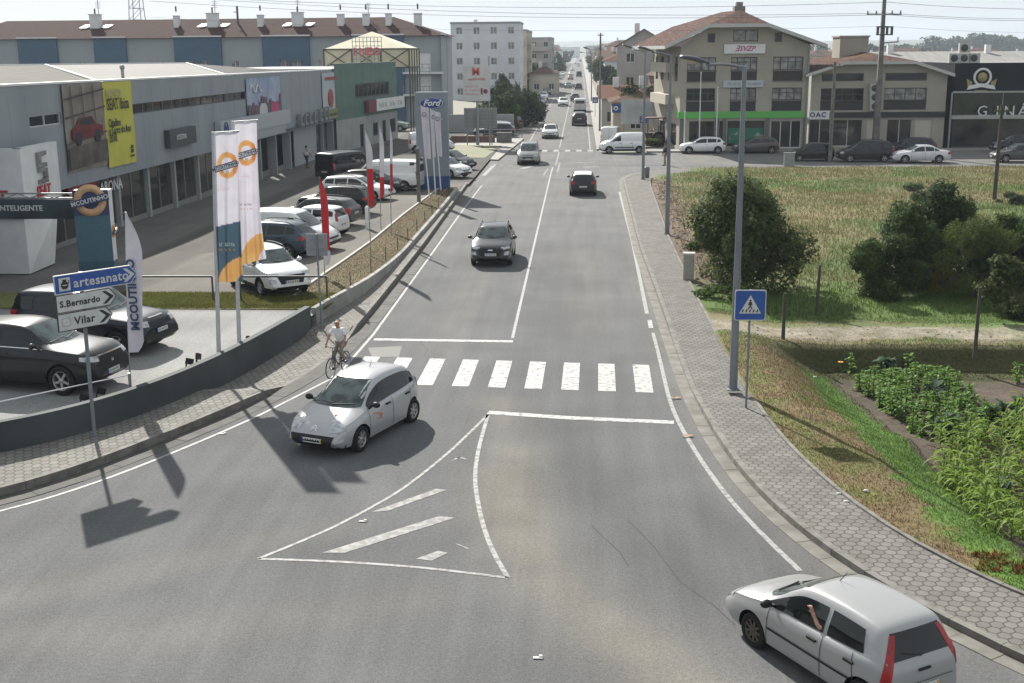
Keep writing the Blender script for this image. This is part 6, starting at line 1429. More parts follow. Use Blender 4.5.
# direction sign
sb = G(95, 439.5, .12)
t = thing('direction_sign', 'grey post with a blue arrow blade above two white arrow blades', 'road sign', sb)
L0, L1 = G(54, 291, 3.86), G(137, 278, 3.86); dv = (L1-L0); Lb = dv.length; xd = dv.normalized()
MB().tube((0, 0, -.1), (0, .06, 4.05), .045, n=12).build('post', POLEG, t)
def blade(Tip, zc, h, L_, face, txt, tsz, tc, chev, pic, off=0.0):
    Tl = frameT((L0.x-sb.x+xd.x*off, L0.y-sb.y+xd.y*off, zc-.12), xd)     # x along, y up, z towards viewer?
    if (Tl.to_3x3() @ Vector((0, 0, 1))).y > 0: pass
    mb = MB(); pt_ = h*.42
    outer = [(0, -h/2), (L_-pt_, -h/2), (L_, 0), (L_-pt_, h/2), (0, h/2)]
    def pr_(poly, z0, z1, mi): mb.prism(poly, z0, z1, 'z', mi, Tl)
    pr_(outer, .0, .03, 0); b_ = .022
    inner = [(b_, -h/2+b_), (L_-pt_-b_*.4, -h/2+b_), (L_-b_*1.4, 0), (L_-pt_-b_*.4, h/2-b_), (b_, h/2-b_)]
    pr_(inner, .031, .035, 1)
    c_ = L_-pt_-.06; w2 = .075; chv = [(c_-.13, h/2-.06), (c_-.13+w2*1.3, h/2-.06), (c_+.17, 0), (c_-.13+w2*1.3, -h/2+.06), (c_-.13, -h/2+.06), (c_+.05, 0)]
    pr_(chv, .036, .039, 2)
    o = mb.build('blade', [SIGNW if face is BLUE else mat('black_edge', (.04, .04, .04)), face, chev], t)
    m2 = MB(); text_mb(m2, txt, tsz, Tl @ Matrix.Translation((pic, -.012, .040)), .003, 0, 'LEFT', bold=.006, spacing=1.08); m2.build('lettering', tc, o)
    return o, Tl
o, Tl = blade(0, 3.98, .44, Lb, BLUE, 'artesanato', .30, SIGNW, SIGNW, .46)
mb = MB(); mb.prism(rect(.11, .38, -.15, .15), .036, .040, 'z', 0, Tl)
vase = [(-.05, -.11), (.05, -.11), (.09, -.05), (.09, .02), (.04, .07), (.06, .11), (-.06, .11), (-.04, .07), (-.09, .02), (-.09, -.05)]
mb.prism([(x+.245, y) for x, y in vase], .041, .044, 'z', 1, Tl); mb.prism([(.34, .0), (.365, .05), (.34, .1), (.325, .09), (.345, .05), (.325, .01)], .041, .044, 'z', 1, Tl); mb.prism(rect(.19, .30, -.03, -.01), .045, .046, 'z', 0, Tl); mb.build('pictogram', [SIGNW, SIGNK], o)
blade(0, 3.535, .42, Lb*.72, SIGNW, 'S.Bernardo', .205, SIGNK, SIGNK, .08)
o, Tl = blade(0, 3.105, .42, Lb*.66, SIGNW, 'Vilar', .25, SIGNK, SIGNK, .40); mb = MB(); mb.prism(rect(.10, .30, -.1, .1), .036, .038, 'z', 0, Tl); mb.prism(rect(.115, .285, -.085, .085), .039, .040, 'z', 1, Tl); mb.prism([(.19, -.02), (.215, -.02), (.215, .02), (.19, .02)], .041, .042, 'z', 0, Tl); mb.build('pictogram', [mat('thin_grey', (.3, .3, .3)), SIGNW], o)
# pedestrian crossing sign
def xing(base, label, zb_, s_=.74, rzs=0.0, group=None):
    t = thing('crossing_sign', label, 'road sign', base, rzs, group); MB().tube((0, 0, -.1), (0, 0, zb_+s_), .03, n=10).build('post', POLEG, t)
    mb = MB()
    def rr(h, y0, y1, mi, c=.06): mb.prism([(-h+c, -h), (h-c, -h), (h-.01, -h+.01), (h, -h+c), (h, h-c), (h-.01, h-.01), (h-c, h), (-h+c, h), (-h+.01, h-.01), (-h, h-c), (-h, -h+c), (-h+.01, -h+.01)], y0, y1, 'y', mi, Matrix.Translation((0, 0, zb_+s_/2)))
    rr(s_/2, -.055, -.035, 0); rr(s_/2-.022, -.058, -.056, 1); T_ = Matrix.Translation((0, 0, zb_+s_/2)); k = s_/.74
    mb.prism([(-.26*k, -.20*k), (.26*k, -.20*k), (0, .25*k)], -.061, -.059, 'y', 0, T_)
    for i in range(5): a = (-.17+i*.085)*k; mb.prism([(a-.03*k, -.17*k), (a+.008*k, -.17*k), (a+.02*k, -.10*k), (a-.008*k, -.10*k)], -.064, -.062, 'y', 2, T_)
    mb.tube((0, -.064, zb_+s_/2+.115*k), (0, -.062, zb_+s_/2+.115*k), .026*k, n=10, mi=2)
    mb.prism([(-.028*k, .085*k), (.028*k, .085*k), (.05*k, .0), (.022*k, .01*k), (.02*k, -.02*k), (.06*k, -.10*k), (.03*k, -.10*k), (0, -.04*k), (-.04*k, -.10*k), (-.07*k, -.10*k), (-.02*k, -.02*k), (-.025*k, .01*k), (-.06*k, .0)], -.064, -.062, 'y', 2, T_)
    mb.build('sign_face', [SIGNW, BLUE, SIGNK], t); MB().box(-s_/2+.01, s_/2-.01, -.034, -.03, zb_+.01, zb_+s_-.01).build('sign_back', GREYMET, t); return t
xb_ = G(746, 408, .12); zS = AY(749, 320, xb_.y).z; xing(xb_, 'blue square crossing sign on a grey post at the sidewalk edge', zS-.12, .78)
xing(G(643, 141, 0)+Vector((0, 0, 0)), 'small distant blue crossing sign beside the low cream house', 1.75, .8); xing(G(588.5, 118)+Vector((.9, 0, 0)), 'farthest blue crossing sign on the right pavement', 2.0, .8)
# street lamps
LAMPU = mat('lamp_diffuser', (.45, .43, .36), .4); LAMPH = mat('lamp_housing', (.05, .055, .07), .5)
def lamp(base, px_top, px_head0, px_head1, label, group='street lamps along the right pavement'):
    t = thing('street_lamp', label, 'street lamp', base, 0, group); Y = base.y
    tp = AY(*px_top, Y)-base; h0 = AY(*px_head0, Y)-base; h1 = AY(*px_head1, Y)-base
    MB().tube((0, 0, 0), (0, 0, tp.z), .115, .055, 14).build('pole', POLEG, t)
    MB().cbox((0, 0, .015), (.34, .34, .03)).tube((.12, .12, 0), (.12, .12, .07), .02).tube((-.12, .12, 0), (-.12, .12, .07), .02).tube((.12, -.12, 0), (.12, -.12, .07), .02).build('base_plate', POLEG, t)
    MB().path([(0, 0, tp.z-.02), (h1.x*.5, 0, (tp.z+h1.z)/2+.01), (h1.x, 0, h1.z-.03)], .035, 8).build('arm', POLEG, t)
    L_ = h1.x-h0.x; T_ = Matrix.Translation((h0.x, 0, h0.z)) @ Matrix.Rotation(math.atan2(-(h1.z-h0.z), L_), 4, 'Y')
    mb = MB(); V = []; n = 8
    for i in range(n+1):
        a = i/n; x = a*(L_+.1); wd = .15*math.sin(PI*min(1, (a*.8+.16)))**.7+.01; hh = .10*math.sin(PI*min(1, a*.8+.18))**.8+.015
        for j in range(7): b = PI*j/6; V.append((x, wd*math.cos(b), hh*math.sin(b)))
    F = [(i*7+j, i*7+j+1, (i+1)*7+j+1, (i+1)*7+j) for i in range(n) for j in range(6)]+[tuple(range(7)), tuple(range(n*7, n*7+7))]+[(i*7, (i+1)*7, (i+1)*7+6, i*7+6) for i in range(n)]
    mb.add(V, F, 0, True, T_); hd = mb.build('lamp_head', LAMPH, t)
    mb = MB(); mb.ball((L_*.42, 0, -.005), .12, 12, 0, (2.3*L_/.75, 1, .8), T_); mb.build('diffuser', LAMPU, hd); return t
lamp(G(733, 389.5, .12), (744, 66.5), (679.5, 58), (706, 63), 'nearest grey street lamp with its dark head over the road')
lamp(G(667, 234.5, .12), (672.5, 55), (637.5, 47.5), (652, 51.5), 'middle grey street lamp of the right pavement')
lamp(G(643, 179.5, .12), (647, 52), (622, 45), (634, 49), 'third street lamp beside the little grey bin at the corner')
lamp(G(597, 131, .12)+Vector((.3, 0, 0)), (595.8, 50.5), (583, 47.2), (589, 49), 'slim distant street lamp with arm on the far pavement')
lamp(G(588, 101, .12)+Vector((.6, 0, 0)), (587.3, 53), (579, 52), (583, 52.6), 'farthest street lamp of the far pavement')
b = G(647, 178, .12); t = thing('litter_bin', 'little grey cylinder bin behind the third street lamp', 'bin', b); MB().tube((0, 0, .0), (0, 0, .75), .16, .18, 14).build('body', CONC, t); MB().tube((0, 0, .75), (0, 0, .84), .19, .12, 14).build('lid', GREYMET, t)
b = G(688, 283, .0); b.x = G(683, 283).x; t = thing('utility_cabinet', 'pale concrete meter cabinet standing beside the bush on the right sidewalk', 'cabinet', b, R(-6))
MB().box(0, .42, 0, .34, 0, 1.12).build('body', mat('pale_cabinet', (.40, .38, .33), .85, c2=(.30, .285, .25), scale=3), t); MB().box(-.02, .44, -.02, .36, 1.12, 1.2).build('cap', mat('pale_cap', (.5, .49, .45)), t); MB().box(.04, .38, -.012, -.002, .12, 1.04).build('door', mat('grey_door', (.33, .32, .29)), t)
# big concrete utility pole with cross-arms
b = Vector((float(AY(880, 142, 108.2).x), 108.2+1.6, 0)); t = thing('utility_pole', 'tall tapering concrete utility pole with cross-arms in front of the office building', 'utility pole', b)
ztp = AY(886, 0, b.y).z+.6; mb = MB(); mb.add([(-.30, -.24, 0), (.30, -.24, 0), (.30, .24, 0), (-.30, .24, 0), (-.13, -.12, ztp), (.13, -.12, ztp), (.13, .12, ztp), (-.13, .12, ztp)], [(0, 1, 5, 4), (1, 2, 6, 5), (2, 3, 7, 6), (3, 0, 4, 7), (4, 5, 6, 7)]); mb.build('pole', CONC, t)
for z_, w_ in ((ztp-.35, 1.1), (AY(886, 14.5, b.y).z, 1.5)):
    c_ = MB().box(-w_, w_, -.28, -.18, z_-.06, z_+.06).build('cross_arm', GREYMET, t); mb = MB()
    for x_ in (-w_+.1, -w_*.45, w_*.45, w_-.1): mb.tube((x_, -.23, z_+.06), (x_, -.23, z_+.32), .07, .05, 8)
    mb.build('insulator', mat('brown_ceramic', (.06, .045, .04), .3), c_)
zt_ = AY(886, 27, b.y).z; mb = MB(); mb.box(-.6, .8, -.5, -.16, zt_-.06, zt_+.06); mb.box(-.6, .8, -.5, -.16, zt_-.7, zt_-.6)
for x_ in (-.5, .3, .7): mb.tube((x_, -.4, zt_-.6), (x_, -.4, zt_), .12, n=8)
mb.build('fuse_cluster', DARKMET, t); zt_ = AY(886, 43, b.y).z; MB().tube((0, -.2, zt_), (1.4, -.3, zt_+.1), .06).tube((1.3, -.3, zt_+.1), (1.3, -.3, zt_+.5), .05).build('bracket', GREYMET, t)
for (px_, y0, y1, yy, lab, m_, r_) in ((830, 62, 158, 99.8, 'slender concrete pole standing in front of the left end of the office building', CONC, .17), (994, 105, 202, 74, 'thin wooden pole standing in the dry field at the right', WOOD, .13),
                                 (600, 33, 100, 190, 'distant dark wooden pole beyond the orange roofs', WOOD, .17)):
    bp = AY(px_, y1, yy); z0 = 0 if yy > 98 else -.1; zt_ = AY(px_, y0, yy).z; t = thing('utility_pole', lab, 'utility pole', (bp.x, yy, z0)); MB().tube((0, 0, 0), (0, 0, zt_-z0), r_, r_*.7, 10).build('pole', m_, t)
    MB().cbox((0, -.1, zt_-z0-.35), (.9, .08, .1)).tube((.35, -.1, zt_-z0-.3), (.35, -.1, zt_-z0-.1), .04).tube((-.35, -.1, zt_-z0-.3), (-.35, -.1, zt_-z0-.1), .04).build('cross_arm', m_, t)
bp = AY(238, 24, 165); t = thing('roof_pole', 'short dark pole with cable standing above the red roof', 'pole', (bp.x, 165, 12.4)); MB().tube((0, 0, 0), (0, 0, AY(238, 6, 165).z-12.4), .14).cbox((-.2, 0, 2), (.6, .1, .1)).build('pole', DARKMET, t)
# overhead wires (sagging spans held by the tall pole, running on past the frame)
WIRE = mat('wire_aluminium', (.12, .12, .13), .6)
for i, (y0, yp, y1, lab) in enumerate(((-5.5, 2.0, 8.0, 'topmost overhead wire crossing the sky to the concrete pole'), (-5, 13.0, 17, 'second overhead wire held by the lower cross-arm'), (1, 14.6, 19, 'third overhead wire close under the second one'), (17, 26, 31, 'lowest faint overhead wire held by the pole'))):
    A = AY(150, y0, b.y+8); P_ = AY(886, yp, b.y-.3); Z = AY(1120, y1, b.y-2); pts = []
    for s_, e_, n, sag in ((A, P_, 22, .8), (P_, Z, 10, .3)):
        for k in range(n+1): u = k/n; q = s_*(1-u)+e_*u; q.z -= sag*4*u*(1-u); pts.append(q)
    MBw = MB(); MBw.path(pts, .021 if i < 3 else .012, 4); props(MBw.build('overhead_wire', WIRE), lab, 'wire', 'overhead wires across the sky')
# garden fence posts
for px_, y0, y1, lab in ((816, 265, 315, 'tall leaning wooden post beyond the dirt track'), (783, 293, 339, 'short wooden post on the near side of the dirt track'), (975, 287, 352, 'wooden post at the near edge of the track beside the garden')):
    bp = GT(px_, y1); zt_ = AY(px_, y0, bp.y).z; t = props(MB().tube((0, 0, -.2), (.05 if px_ == 816 else .0, 0, zt_-bp.z), .065, .05, 9).build('wooden_post', WOOD), lab, 'post', 'wooden posts by the dirt track'); t.location = bp
# flagpoles before the corner building
for i, (px_, y0, y1) in enumerate(((684, 112, 147), (699, 73, 147), (716, 88, 148))):
    bp = G(px_, y1); bp.y = 110.2; bp.x = AY(px_, y1, 110.2).x; zt_ = AY(px_, y0, 110.2).z; t = thing('flagpole', ['shortest bare white flagpole at the left of the green band shop', 'tallest bare white flagpole before the beige corner building', 'right bare white flagpole before the beige corner building'][i], 'flagpole', (bp.x, 110.2, .12), 0, 'bare flagpoles before the corner building')
    MB().tube((0, 0, 0), (0, 0, zt_-.12), .06, .04, 8).build('pole', WHITEP, t); MB().ball((0, 0, zt_-.08), .07, 8).build('finial', WHITEP, t)
# ----- left lot ------------------------------------------------------------------
# two tall banners
def print_banner(name, label, base, ztopz, zlow, W_, kind, lean):
    t = thing(name, label, 'banner', base, R(2)); H_ = ztopz-zlow
    MB().tube((0, 0, 0), (lean, 0, ztopz+.03), .062, .045, 12).build('pole', mat('white_pole', (.45, .47, .5), .4), t); MB().tube((lean, 0, ztopz), (lean+W_+.06, -.0, ztopz+.04), .025).build('top_arm', GREYMET, t)
    nx, nz = 34, 130; V = []; C_ = []; white = np.array([.62, .60, .66]); pet = np.array([.055, .10, .135]); org = np.array([.58, .29, .10]); yel = np.array([.62, .43, .17]); red = np.array([.55, .13, .05])
    for j in range(nz+1):
        v = j/nz
        for i in range(nx+1):
            u = i/nx; flare = 1+(.10 if kind == 1 else .28)*v**3; x = lean*(1-v*.55)+.03+u*W_*flare; y = -.05-.055*math.sin(u*11+v*2.0+kind)*(.25+v)-.03*math.sin(u*23+v*5)*v
            z = ztopz-H_*v*(1+(.0 if kind == 1 else -.05)*u*v)+.03*u
            V.append((x, y, z)); c = white
            cx, cz = .52, (.215 if kind == 1 else .215); rr_ = math.hypot((u-cx)*W_, (v-cz)*H_*.8)
            if .17 < rr_ < .285: k = (math.sin(u*5+v*9)+1)/2; c = org*(1-k*.5)+yel*k*.5 if u < .75 else red*.5+org*.5
            if kind == 1 and v > .62-.03*u: 
                c = pet
                d_ = math.hypot((u-1.15)*W_, (v-1.02)*H_)
                if .30 < d_ < .78: k = vnoise(u*6, v*10, 2); c = org*(1-k)+yel*k*.8
            if kind == 2 and v > .80:
                d_ = math.hypot((u-1.1)*W_, (v-1.0)*H_*.8)
                if .25 < d_ < .68: k = vnoise(u*6, v*10, 3); c = org*(1-k)+yel*k
            C_.append(c)
    F = [(j*(nx+1)+i, j*(nx+1)+i+1, (j+1)*(nx+1)+i+1, (j+1)*(nx+1)+i) for j in range(nz) for i in range(nx)]
    cl = link('cloth', nmesh('cloth', V, F, attr_mat('printed_cloth', scale=3, amt=.06, rough=.8, trans=.25), np.array(C_), True), t)
    def on(u, v): return (lean*(1-v*.55)+.03+u*W_, -.20, ztopz-H_*v)
    mb = MB(); c_ = on(.52, .215); T2 = Matrix.Translation(c_) @ Matrix.Rotation(-R(16), 4, 'Y'); mb.cbox((0, 0, 0), (W_*.98, .012, .165), 0, T2); mb.cbox((0, -.008, 0), (W_*.93, .01, .115), 1, T2)
    text_mb(mb, 'MCOUTINHO', .125, T2 @ frameT((0, -.016, 0), (1, 0, 0)), .004, 0, bold=.003)
    T3 = Matrix.Translation(on(.5, .25)); strokes(mb, -.11, .11, 0, .06, 0, 0, T3, 5, 4)
    if kind == 1: strokes(mb, -.22, .22, 0, .10, 0, 1, Matrix.Translation(on(.48, .735)), 8, 6); strokes(mb, -.24, .24, 0, .07, 0, 2, Matrix.Translation(on(.48, .77)), 8, 9)
    else: strokes(mb, -.18, .18, 0, .05, 0, 0, Matrix.Translation(on(.5, .56)), 9, 6); strokes(mb, -.18, .18, 0, .05, 0, 2, Matrix.Translation(on(.5, .59)), 9, 9)
    strokes(mb, -.2, .2, 0, .025, 0, 2, Matrix.Translation(on(.5, .365)), 14, 2)
    mb.build('lettering', [NAVYP, WHITEP, ORANGE], cl); return t
b1 = G(219, 360, .55); b2 = G(239.5, 352, .55)
print_banner('banner_flag', 'tall banner with an orange ring on white above a petrol blue lower half', b1, AY(214, 133, b1.y).z-.55, AY(214, 282, b1.y).z-.55, .66, 1, AY(213, 133, b1.y).x-b1.x)
print_banner('banner_flag', 'tall all white banner with an orange ring, behind the half blue one', b2, AY(233, 122, b2.y).z-.55, AY(233, 266, b2.y).z-.55, .66, 2, AY(232.5, 122, b2.y).x-b2.x)
def feather(label, pb, ptop, wd, clm, txt=None, split=None, flen=.9, curve=.12, group=None, low=None):
    base = GL(*pb); Z = AY(*ptop, base.y); h = Z.z-base.z; dx = Z.x-base.x; t = thing('feather_flag', label, 'flag', base, 0, group)
    zl = h*(1-flen) if low is None else low
    pts = [(dx*(k/8)**1.4, 0, h*k/8) for k in range(9)]; MB().path(pts, .022, 6).build('pole', GREYMET, t)
    V = []; n = 24; m_ = 6; C_ = []
    for j in range(n+1):
        v = j/n; z = zl+(h-zl)*v; x0 = dx*(z/h)**1.4; wv = wd*(math.sin(PI*min(.5, (1-v)*1.5+.02)))*(1-.0*v)*(1 if v > .06 else .6+v*6)
        for i in range(m_+1): u = i/m_; V.append((x0+u*wv, -.025-.04*math.sin(u*6+v*7)*u, z))
    F = [(j*(m_+1)+i, j*(m_+1)+i+1, (j+1)*(m_+1)+i+1, (j+1)*(m_+1)+i) for j in range(n) for i in range(m_)]
    mis = [1 if split and (j+.5)/n < split else 0 for j in range(n) for i in range(m_)]
    me = nmesh('cloth', V, F, clm if isinstance(clm, list) else [clm], None, True, mis); cl = link('cloth', me, t)
    if txt: mb = MB(); text_mb(mb, txt, wd*.72, frameT((dx*.5+wd*.42, -.10, zl+(h-zl)*.42), (0, 0, 1), (-1, 0, 0)), .004, 0, bold=.012, spacing=1.0); mb.build('lettering', NAVYP, cl)
    return t
feather('white feather flag with dark vertical lettering in front of the dark off-roader', (131, 386), (125.5, 212), .42, WHF, 'MCOUTINHO', flen=.80)
feather('slim red feather flag behind the grey back of a road sign', (325, 279), (319.5, 177), .27, [REDF, WHF], flen=.86, split=.18)
feather('white over red flag on the left pole of the verge', (371, 257), (365, 130), .27, [WHF, REDF], flen=.60, split=.5)
feather('crumpled white and red flag on the middle pole of the verge', (381, 229), (379.5, 125), .22, [WHF, REDF], flen=.70, split=.3)
feather('narrow white over red flag on the right pole of the verge', (391.5, 236), (390, 124), .12, [WHF, REDF], flen=.60, split=.4)
for i, (pb, pt_) in enumerate((((429.5, 199), (421, 106)), ((435.5, 194), (430.5, 109)), ((441, 191), (434.5, 111)))):
    base = GL(*pb); Z = AY(*pt_, base.y); t = thing('flagpole', ['left pale flag before the grey tower sign', 'middle narrow pale flag before the grey tower sign', 'right pale flag before the grey tower sign'][i], 'flag', base, 0, 'pale flags before the grey tower sign'); h = Z.z-base.z
    dx_ = Z.x-base.x; MB().tube((0, 0, 0), (dx_, 0, h), .045, .03, 8).build('pole', WHITEP, t); w_ = (.5, .25, .42)[i]; V = []
    for j in range(13):
        for k in range(6): u = k/5; v = j/12; V.append((dx_*(1-.5*v)-.03+u*w_*(1-.25*v), -.05-.05*math.sin(u*7+v*3), h-.03-u*.06-(h*.55)*v))
    cl = link('cloth', nmesh('cloth', V, [(j*6+k, j*6+k+1, (j+1)*6+k+1, (j+1)*6+k) for j in range(12) for k in range(5)], WHF, None, True), t)
    MB().lathe([(.09, -.01), (.13, -.02), (.13, 0)], 14, 0, Matrix.Translation((dx_+.2, -.13, h-.5)), 'y').build('emblem', mat('violet_print', (.16, .13, .22)), cl)
# post with floodlights, back of a sign, bollard-like column
base = GL(419, 203); t = thing('floodlight_post', 'short concrete post with two small floodlights beside the pale flags', 'post', base); h = AY(419, 148, base.y).z-base.z
MB().cbox((0, 0, h/2), (.2, .2, h)).build('post', CONC, t); MB().cbox((-.35, -.1, h*.72), (.25, .2, .2)).cbox((-.15, -.05, h*.72), (.3, .05, .05)).cbox((.25, -.15, h*.8), (.2, .2, .16)).build('floodlight', LAMPH, t)
base = G(322, 329, .12); t = thing('road_sign_back', 'square grey back of a road sign on a thin post beside the wall', 'road sign', base); h = AY(318, 234, base.y).z-.12; MB().tube((0, 0, 0), (-.05, 0, h), .032).build('post', POLEG, t); MB().box(-.40, .30, .03, .05, h-.72, h).cbox((-.05, .0, h-.2), (.5, .03, .04)).cbox((-.05, .0, h-.5), (.5, .03, .04)).build('sign_back', mat('sign_back_grey', (.25, .27, .29), .5, .3), t)
base = GL(368, 229); t = thing('bollard', 'white cylindrical bollard on the dry verge among the flagpoles', 'bollard', base); h = AY(367, 206, base.y).z-base.z; MB().tube((0, 0, 0), (0, 0, h-.1), .13, n=14).build('body', WHITEP, t); MB().tube((0, 0, h-.1), (0, 0, h), .13, .06, 14).build('cap', WHITEP, t)
# tube barriers at the grass strip
for (x0, x1, lab) in ((137, 213.5, 'low grey tube barrier left of the tall banners'), (241, 327.5, 'low grey tube barrier in front of the white crossover')):
    a = G(x0, 301, .55); c_ = G(x1, 301, .55); t = thing('barrier', lab, 'barrier', a, math.atan2(c_.y-a.y, c_.x-a.x)); L_ = (c_-a).length; h = AY(x0, 276.5, a.y).z-.55
    mb = MB(); mb.tube((0, 0, h), (L_, 0, h), .035); mb.build('top_rail', DARKMET, t)
    for u in (0.0, L_): MB().tube((u, 0, 0), (u, 0, h), .035).build('post', DARKMET, t)
t = thing('tape_barrier', 'thin pale tape stretched to a short grey post in front of the dark cars', 'barrier', (0, 0, 0)); a = G(26, 406, 1.0); c_ = G(131, 396, .55); hh_ = AY(130, 373, c_.y).z
MB().tube(c_, (c_.x, c_.y, hh_), .035).build('post', GREYMET, t); mb = MB(); mb.tube((-14.5, 26.3, .95), (c_.x, c_.y, hh_-.05), .016, n=6); mb.build('tape', WHF, t)
for i, (px_, py_) in enumerate(((80, 405), (96, 399.5), (186, 370), (197, 365), (249, 347))):
    base = G(px_, py_, .55); t = thing('spotlight', ['small black spotlight left of the sign post', 'small black spotlight right of the sign post', 'small black ground spotlight near the middle of the wall', 'black spotlight facing the banners at the wall', 'small black spotlight at the foot of the white banner'][i], 'spotlight', base, .5*i, 'small black spotlights along the wall')
    MB().cbox((0, 0, .02), (.16, .12, .04)).tube((0, 0, 0), (.05, 0, .2), .014).tube((0, .03, 0), (.05, .03, .2), .014).build('bracket', BLK, t); MB().cbox((.06, 0, .25), (.22, .09, .17), 0, Matrix.Rotation(.35, 4, 'Y')).build('housing', BLK, t)
# tall grey tower sign with the blue oval
b = Vector((-10.75, 79, lotz(79))); t = thing('tower_sign', 'tall grey tower sign with a blue oval badge and blue foot', 'sign', b); W_, H_ = 2.12, 6.5-b.z
mb = MB(); z = .85
for k in range(4): dz_ = (H_-.85)/4; mb.box(0, W_, 0, .5, z+.02, z+dz_-.02); z += dz_
mb.box(.03, W_-.03, .03, .47, .85, H_-.05); mb.build('panels', mat('tower_grey', (.20, .235, .265), .5, c2=(.18, .21, .24), scale=.8), t); MB().box(-.01, W_+.01, -.01, .51, 0, .85).build('blue_foot', mat('blue_foot', (.02, .06, .20), .5), t)
mb = MB(); T_ = Matrix.Translation((W_/2, -.01, H_-.72)) @ Matrix.Scale(2.25, 4, (1, 0, 0)); mb.lathe([(.001, -.03), (.34, -.03), (.37, 0)], 30, 0, T_, 'y'); mb.lathe([(.325, -.034), (.345, -.036), (.345, -.03)], 30, 1, T_, 'y'); text_mb(mb, 'Ford', .56, frameT((W_/2, -.055, H_-.72), (1, 0, 0)), .01, 1, shear=.35, bold=.015); mb.build('badge', [mat('oval_blue', (.015, .04, .22), .3), WHITEP], t)
mb = MB(); strokes(mb, .7, 1.8, H_-1.75, .13, -.003, 0, None, 9, 2); mb.build('lettering', WHITEP, t)
# advertising board on a single post and the back of another
pz = AY(463, 66, 117.5); t = thing('billboard', 'white billboard with a big orange letter M on a single grey post', 'billboard', (AY(478, 147, 117.5).x, 117.5, 0)); bx = t.location.x
x0, x1 = AY(463, 80, 117.5).x-bx, AY(490, 80, 117.5).x-bx; z0, z1 = AY(463, 101, 117.5).z, AY(463, 66, 117.5).z; MB().tube((0, .1, 0), (0, .1, z1-.3), .13).tube((x1-.1, .1, 0), (x1-.1, .1, z1+.9), .06).build('post', GREYMET, t)
MB().box(x0, x1, -.08, .02, z0, z1).build('board', mat('board_white', (.56, .54, .55), .6, c2=(.48, .47, .48), scale=1), t); mb = MB(); text_mb(mb, 'M', 1.0, frameT(((x0+x1)/2-.05, -.1, z1-.55), (1, 0, 0)), .02, 0, bold=.03); text_mb(mb, 'macMOVEIS', .33, frameT(((x0+x1)/2, -.1, z1-1.25), (1, 0, 0)), .02, 0)
for k in range(3): strokes(mb, x0+.15, x1-.9, z1-1.9-k*.38, .14, -.085, 0, None, 9, 11+k)
mb.build('lettering', mat('orange_red_letters', (.55, .13, .07)), t); MB().tube((x1-.45, -.1, z0+.9), (x1-.45, -.085, z0+.9), .22, n=14).box(x1-.9, x1-.72, -.1, -.085, z0+.6, z0+1.2).build('printed_disc', mat('print_maroon', (.18, .05, .05)), t)
t = thing('billboard', 'large grey back of a billboard on posts above the little brick wall', 'billboard', (AY(464, 128, 118).x, 118.2, 0)); w_ = AY(497, 128, 118).x-t.location.x; z0, z1 = AY(480, 128.5, 118).z, AY(480, 108, 118).z
MB().box(0, w_, 0, .08, z0, z1).build('board', mat('board_back', (.24, .25, .25), .7), t); mb = MB()
for k in range(6): mb.box(0, w_, -.05, -.002, z0+.1+k*.33, z0+.14+k*.33)
for u in (.3, 1.2, 2.7): mb.tube((u, -.1, 0), (u, -.1, z1), .05)
mb.build('frame', GREYMET, t)
# corner island with lawn
def poly_slab(name, pts, z, m_, kind='structure', below=.2, **k):
    mb = MB(); mb.prism([(p[0], p[1]) for p in pts], -below, z, 'z'); return mb.build(name, m_, kind=kind, **k)
poly_slab('lawn', [tuple(G(*q)[:2]) for q in ((440, 160), (485, 159.5), (502, 147.5), (445, 146))], .16, mat('island_lawn', (.075, .115, .035), c2=(.14, .125, .06), scale=1.2, lo=.4, hi=.55))
poly_slab('sidewalk', [tuple(G(*q)[:2]) for q in ((485.5, 160.5), (498, 161), (524, 139.5), (440, 138), (440, 146), (502, 147))], .12, SW)
t = props(MB().box(-13, -8.6, 121.6, 121.9, -.1, .75).build('low_brick_wall', mat('reddish_brick_wall', (.17, .095, .07), .9, c2=(.12, .07, .055), scale=6)), 'low reddish brick wall under the grey billboard back', 'wall')
t = props(MB().box(-8.4, -6.9, 121.2, 121.9, -.1, 1.1).build('gate_pillar', CONC), 'stubby concrete gate pillar at the end of the brick wall', 'pillar')
t = props(MB().box(-16, -7.5, 137, 137.2, -.1, 2.1).build('boundary_wall', mat('grey_boundary_wall', (.30, .32, .33), c2=(.24, .25, .26), scale=.5)), 'plain pale boundary wall behind the billboards', 'wall')
t = props(MB().box(-6.3, -5.5, 150, 150.6, -.1, 2.6).build('white_pillar', WHITEP), 'white pillar at the end of the hedge beside the parked cars', 'pillar')
t = thing('railing', 'low metal pedestrian railing at the left corner of the far junction', 'railing', (-10.8, 128.2, 0)); MB().tube((0, 0, .95), (4.6, .3, .95), .03).tube((0, 0, .5), (4.6, .3, .5), .025).build('rail', GREYMET, t)
for k in range(5): MB().tube((k*1.15, .075*k, 0), (k*1.15, .075*k, .95), .03).build('post', GREYMET, t)
# dividing wall beside the shops, low wall at far right
t = props(MB().box(6.2, 8.9, 118.2, 118.5, -.1, .9).build('garden_wall', CONC), 'low concrete garden wall beside the beige corner building', 'wall')
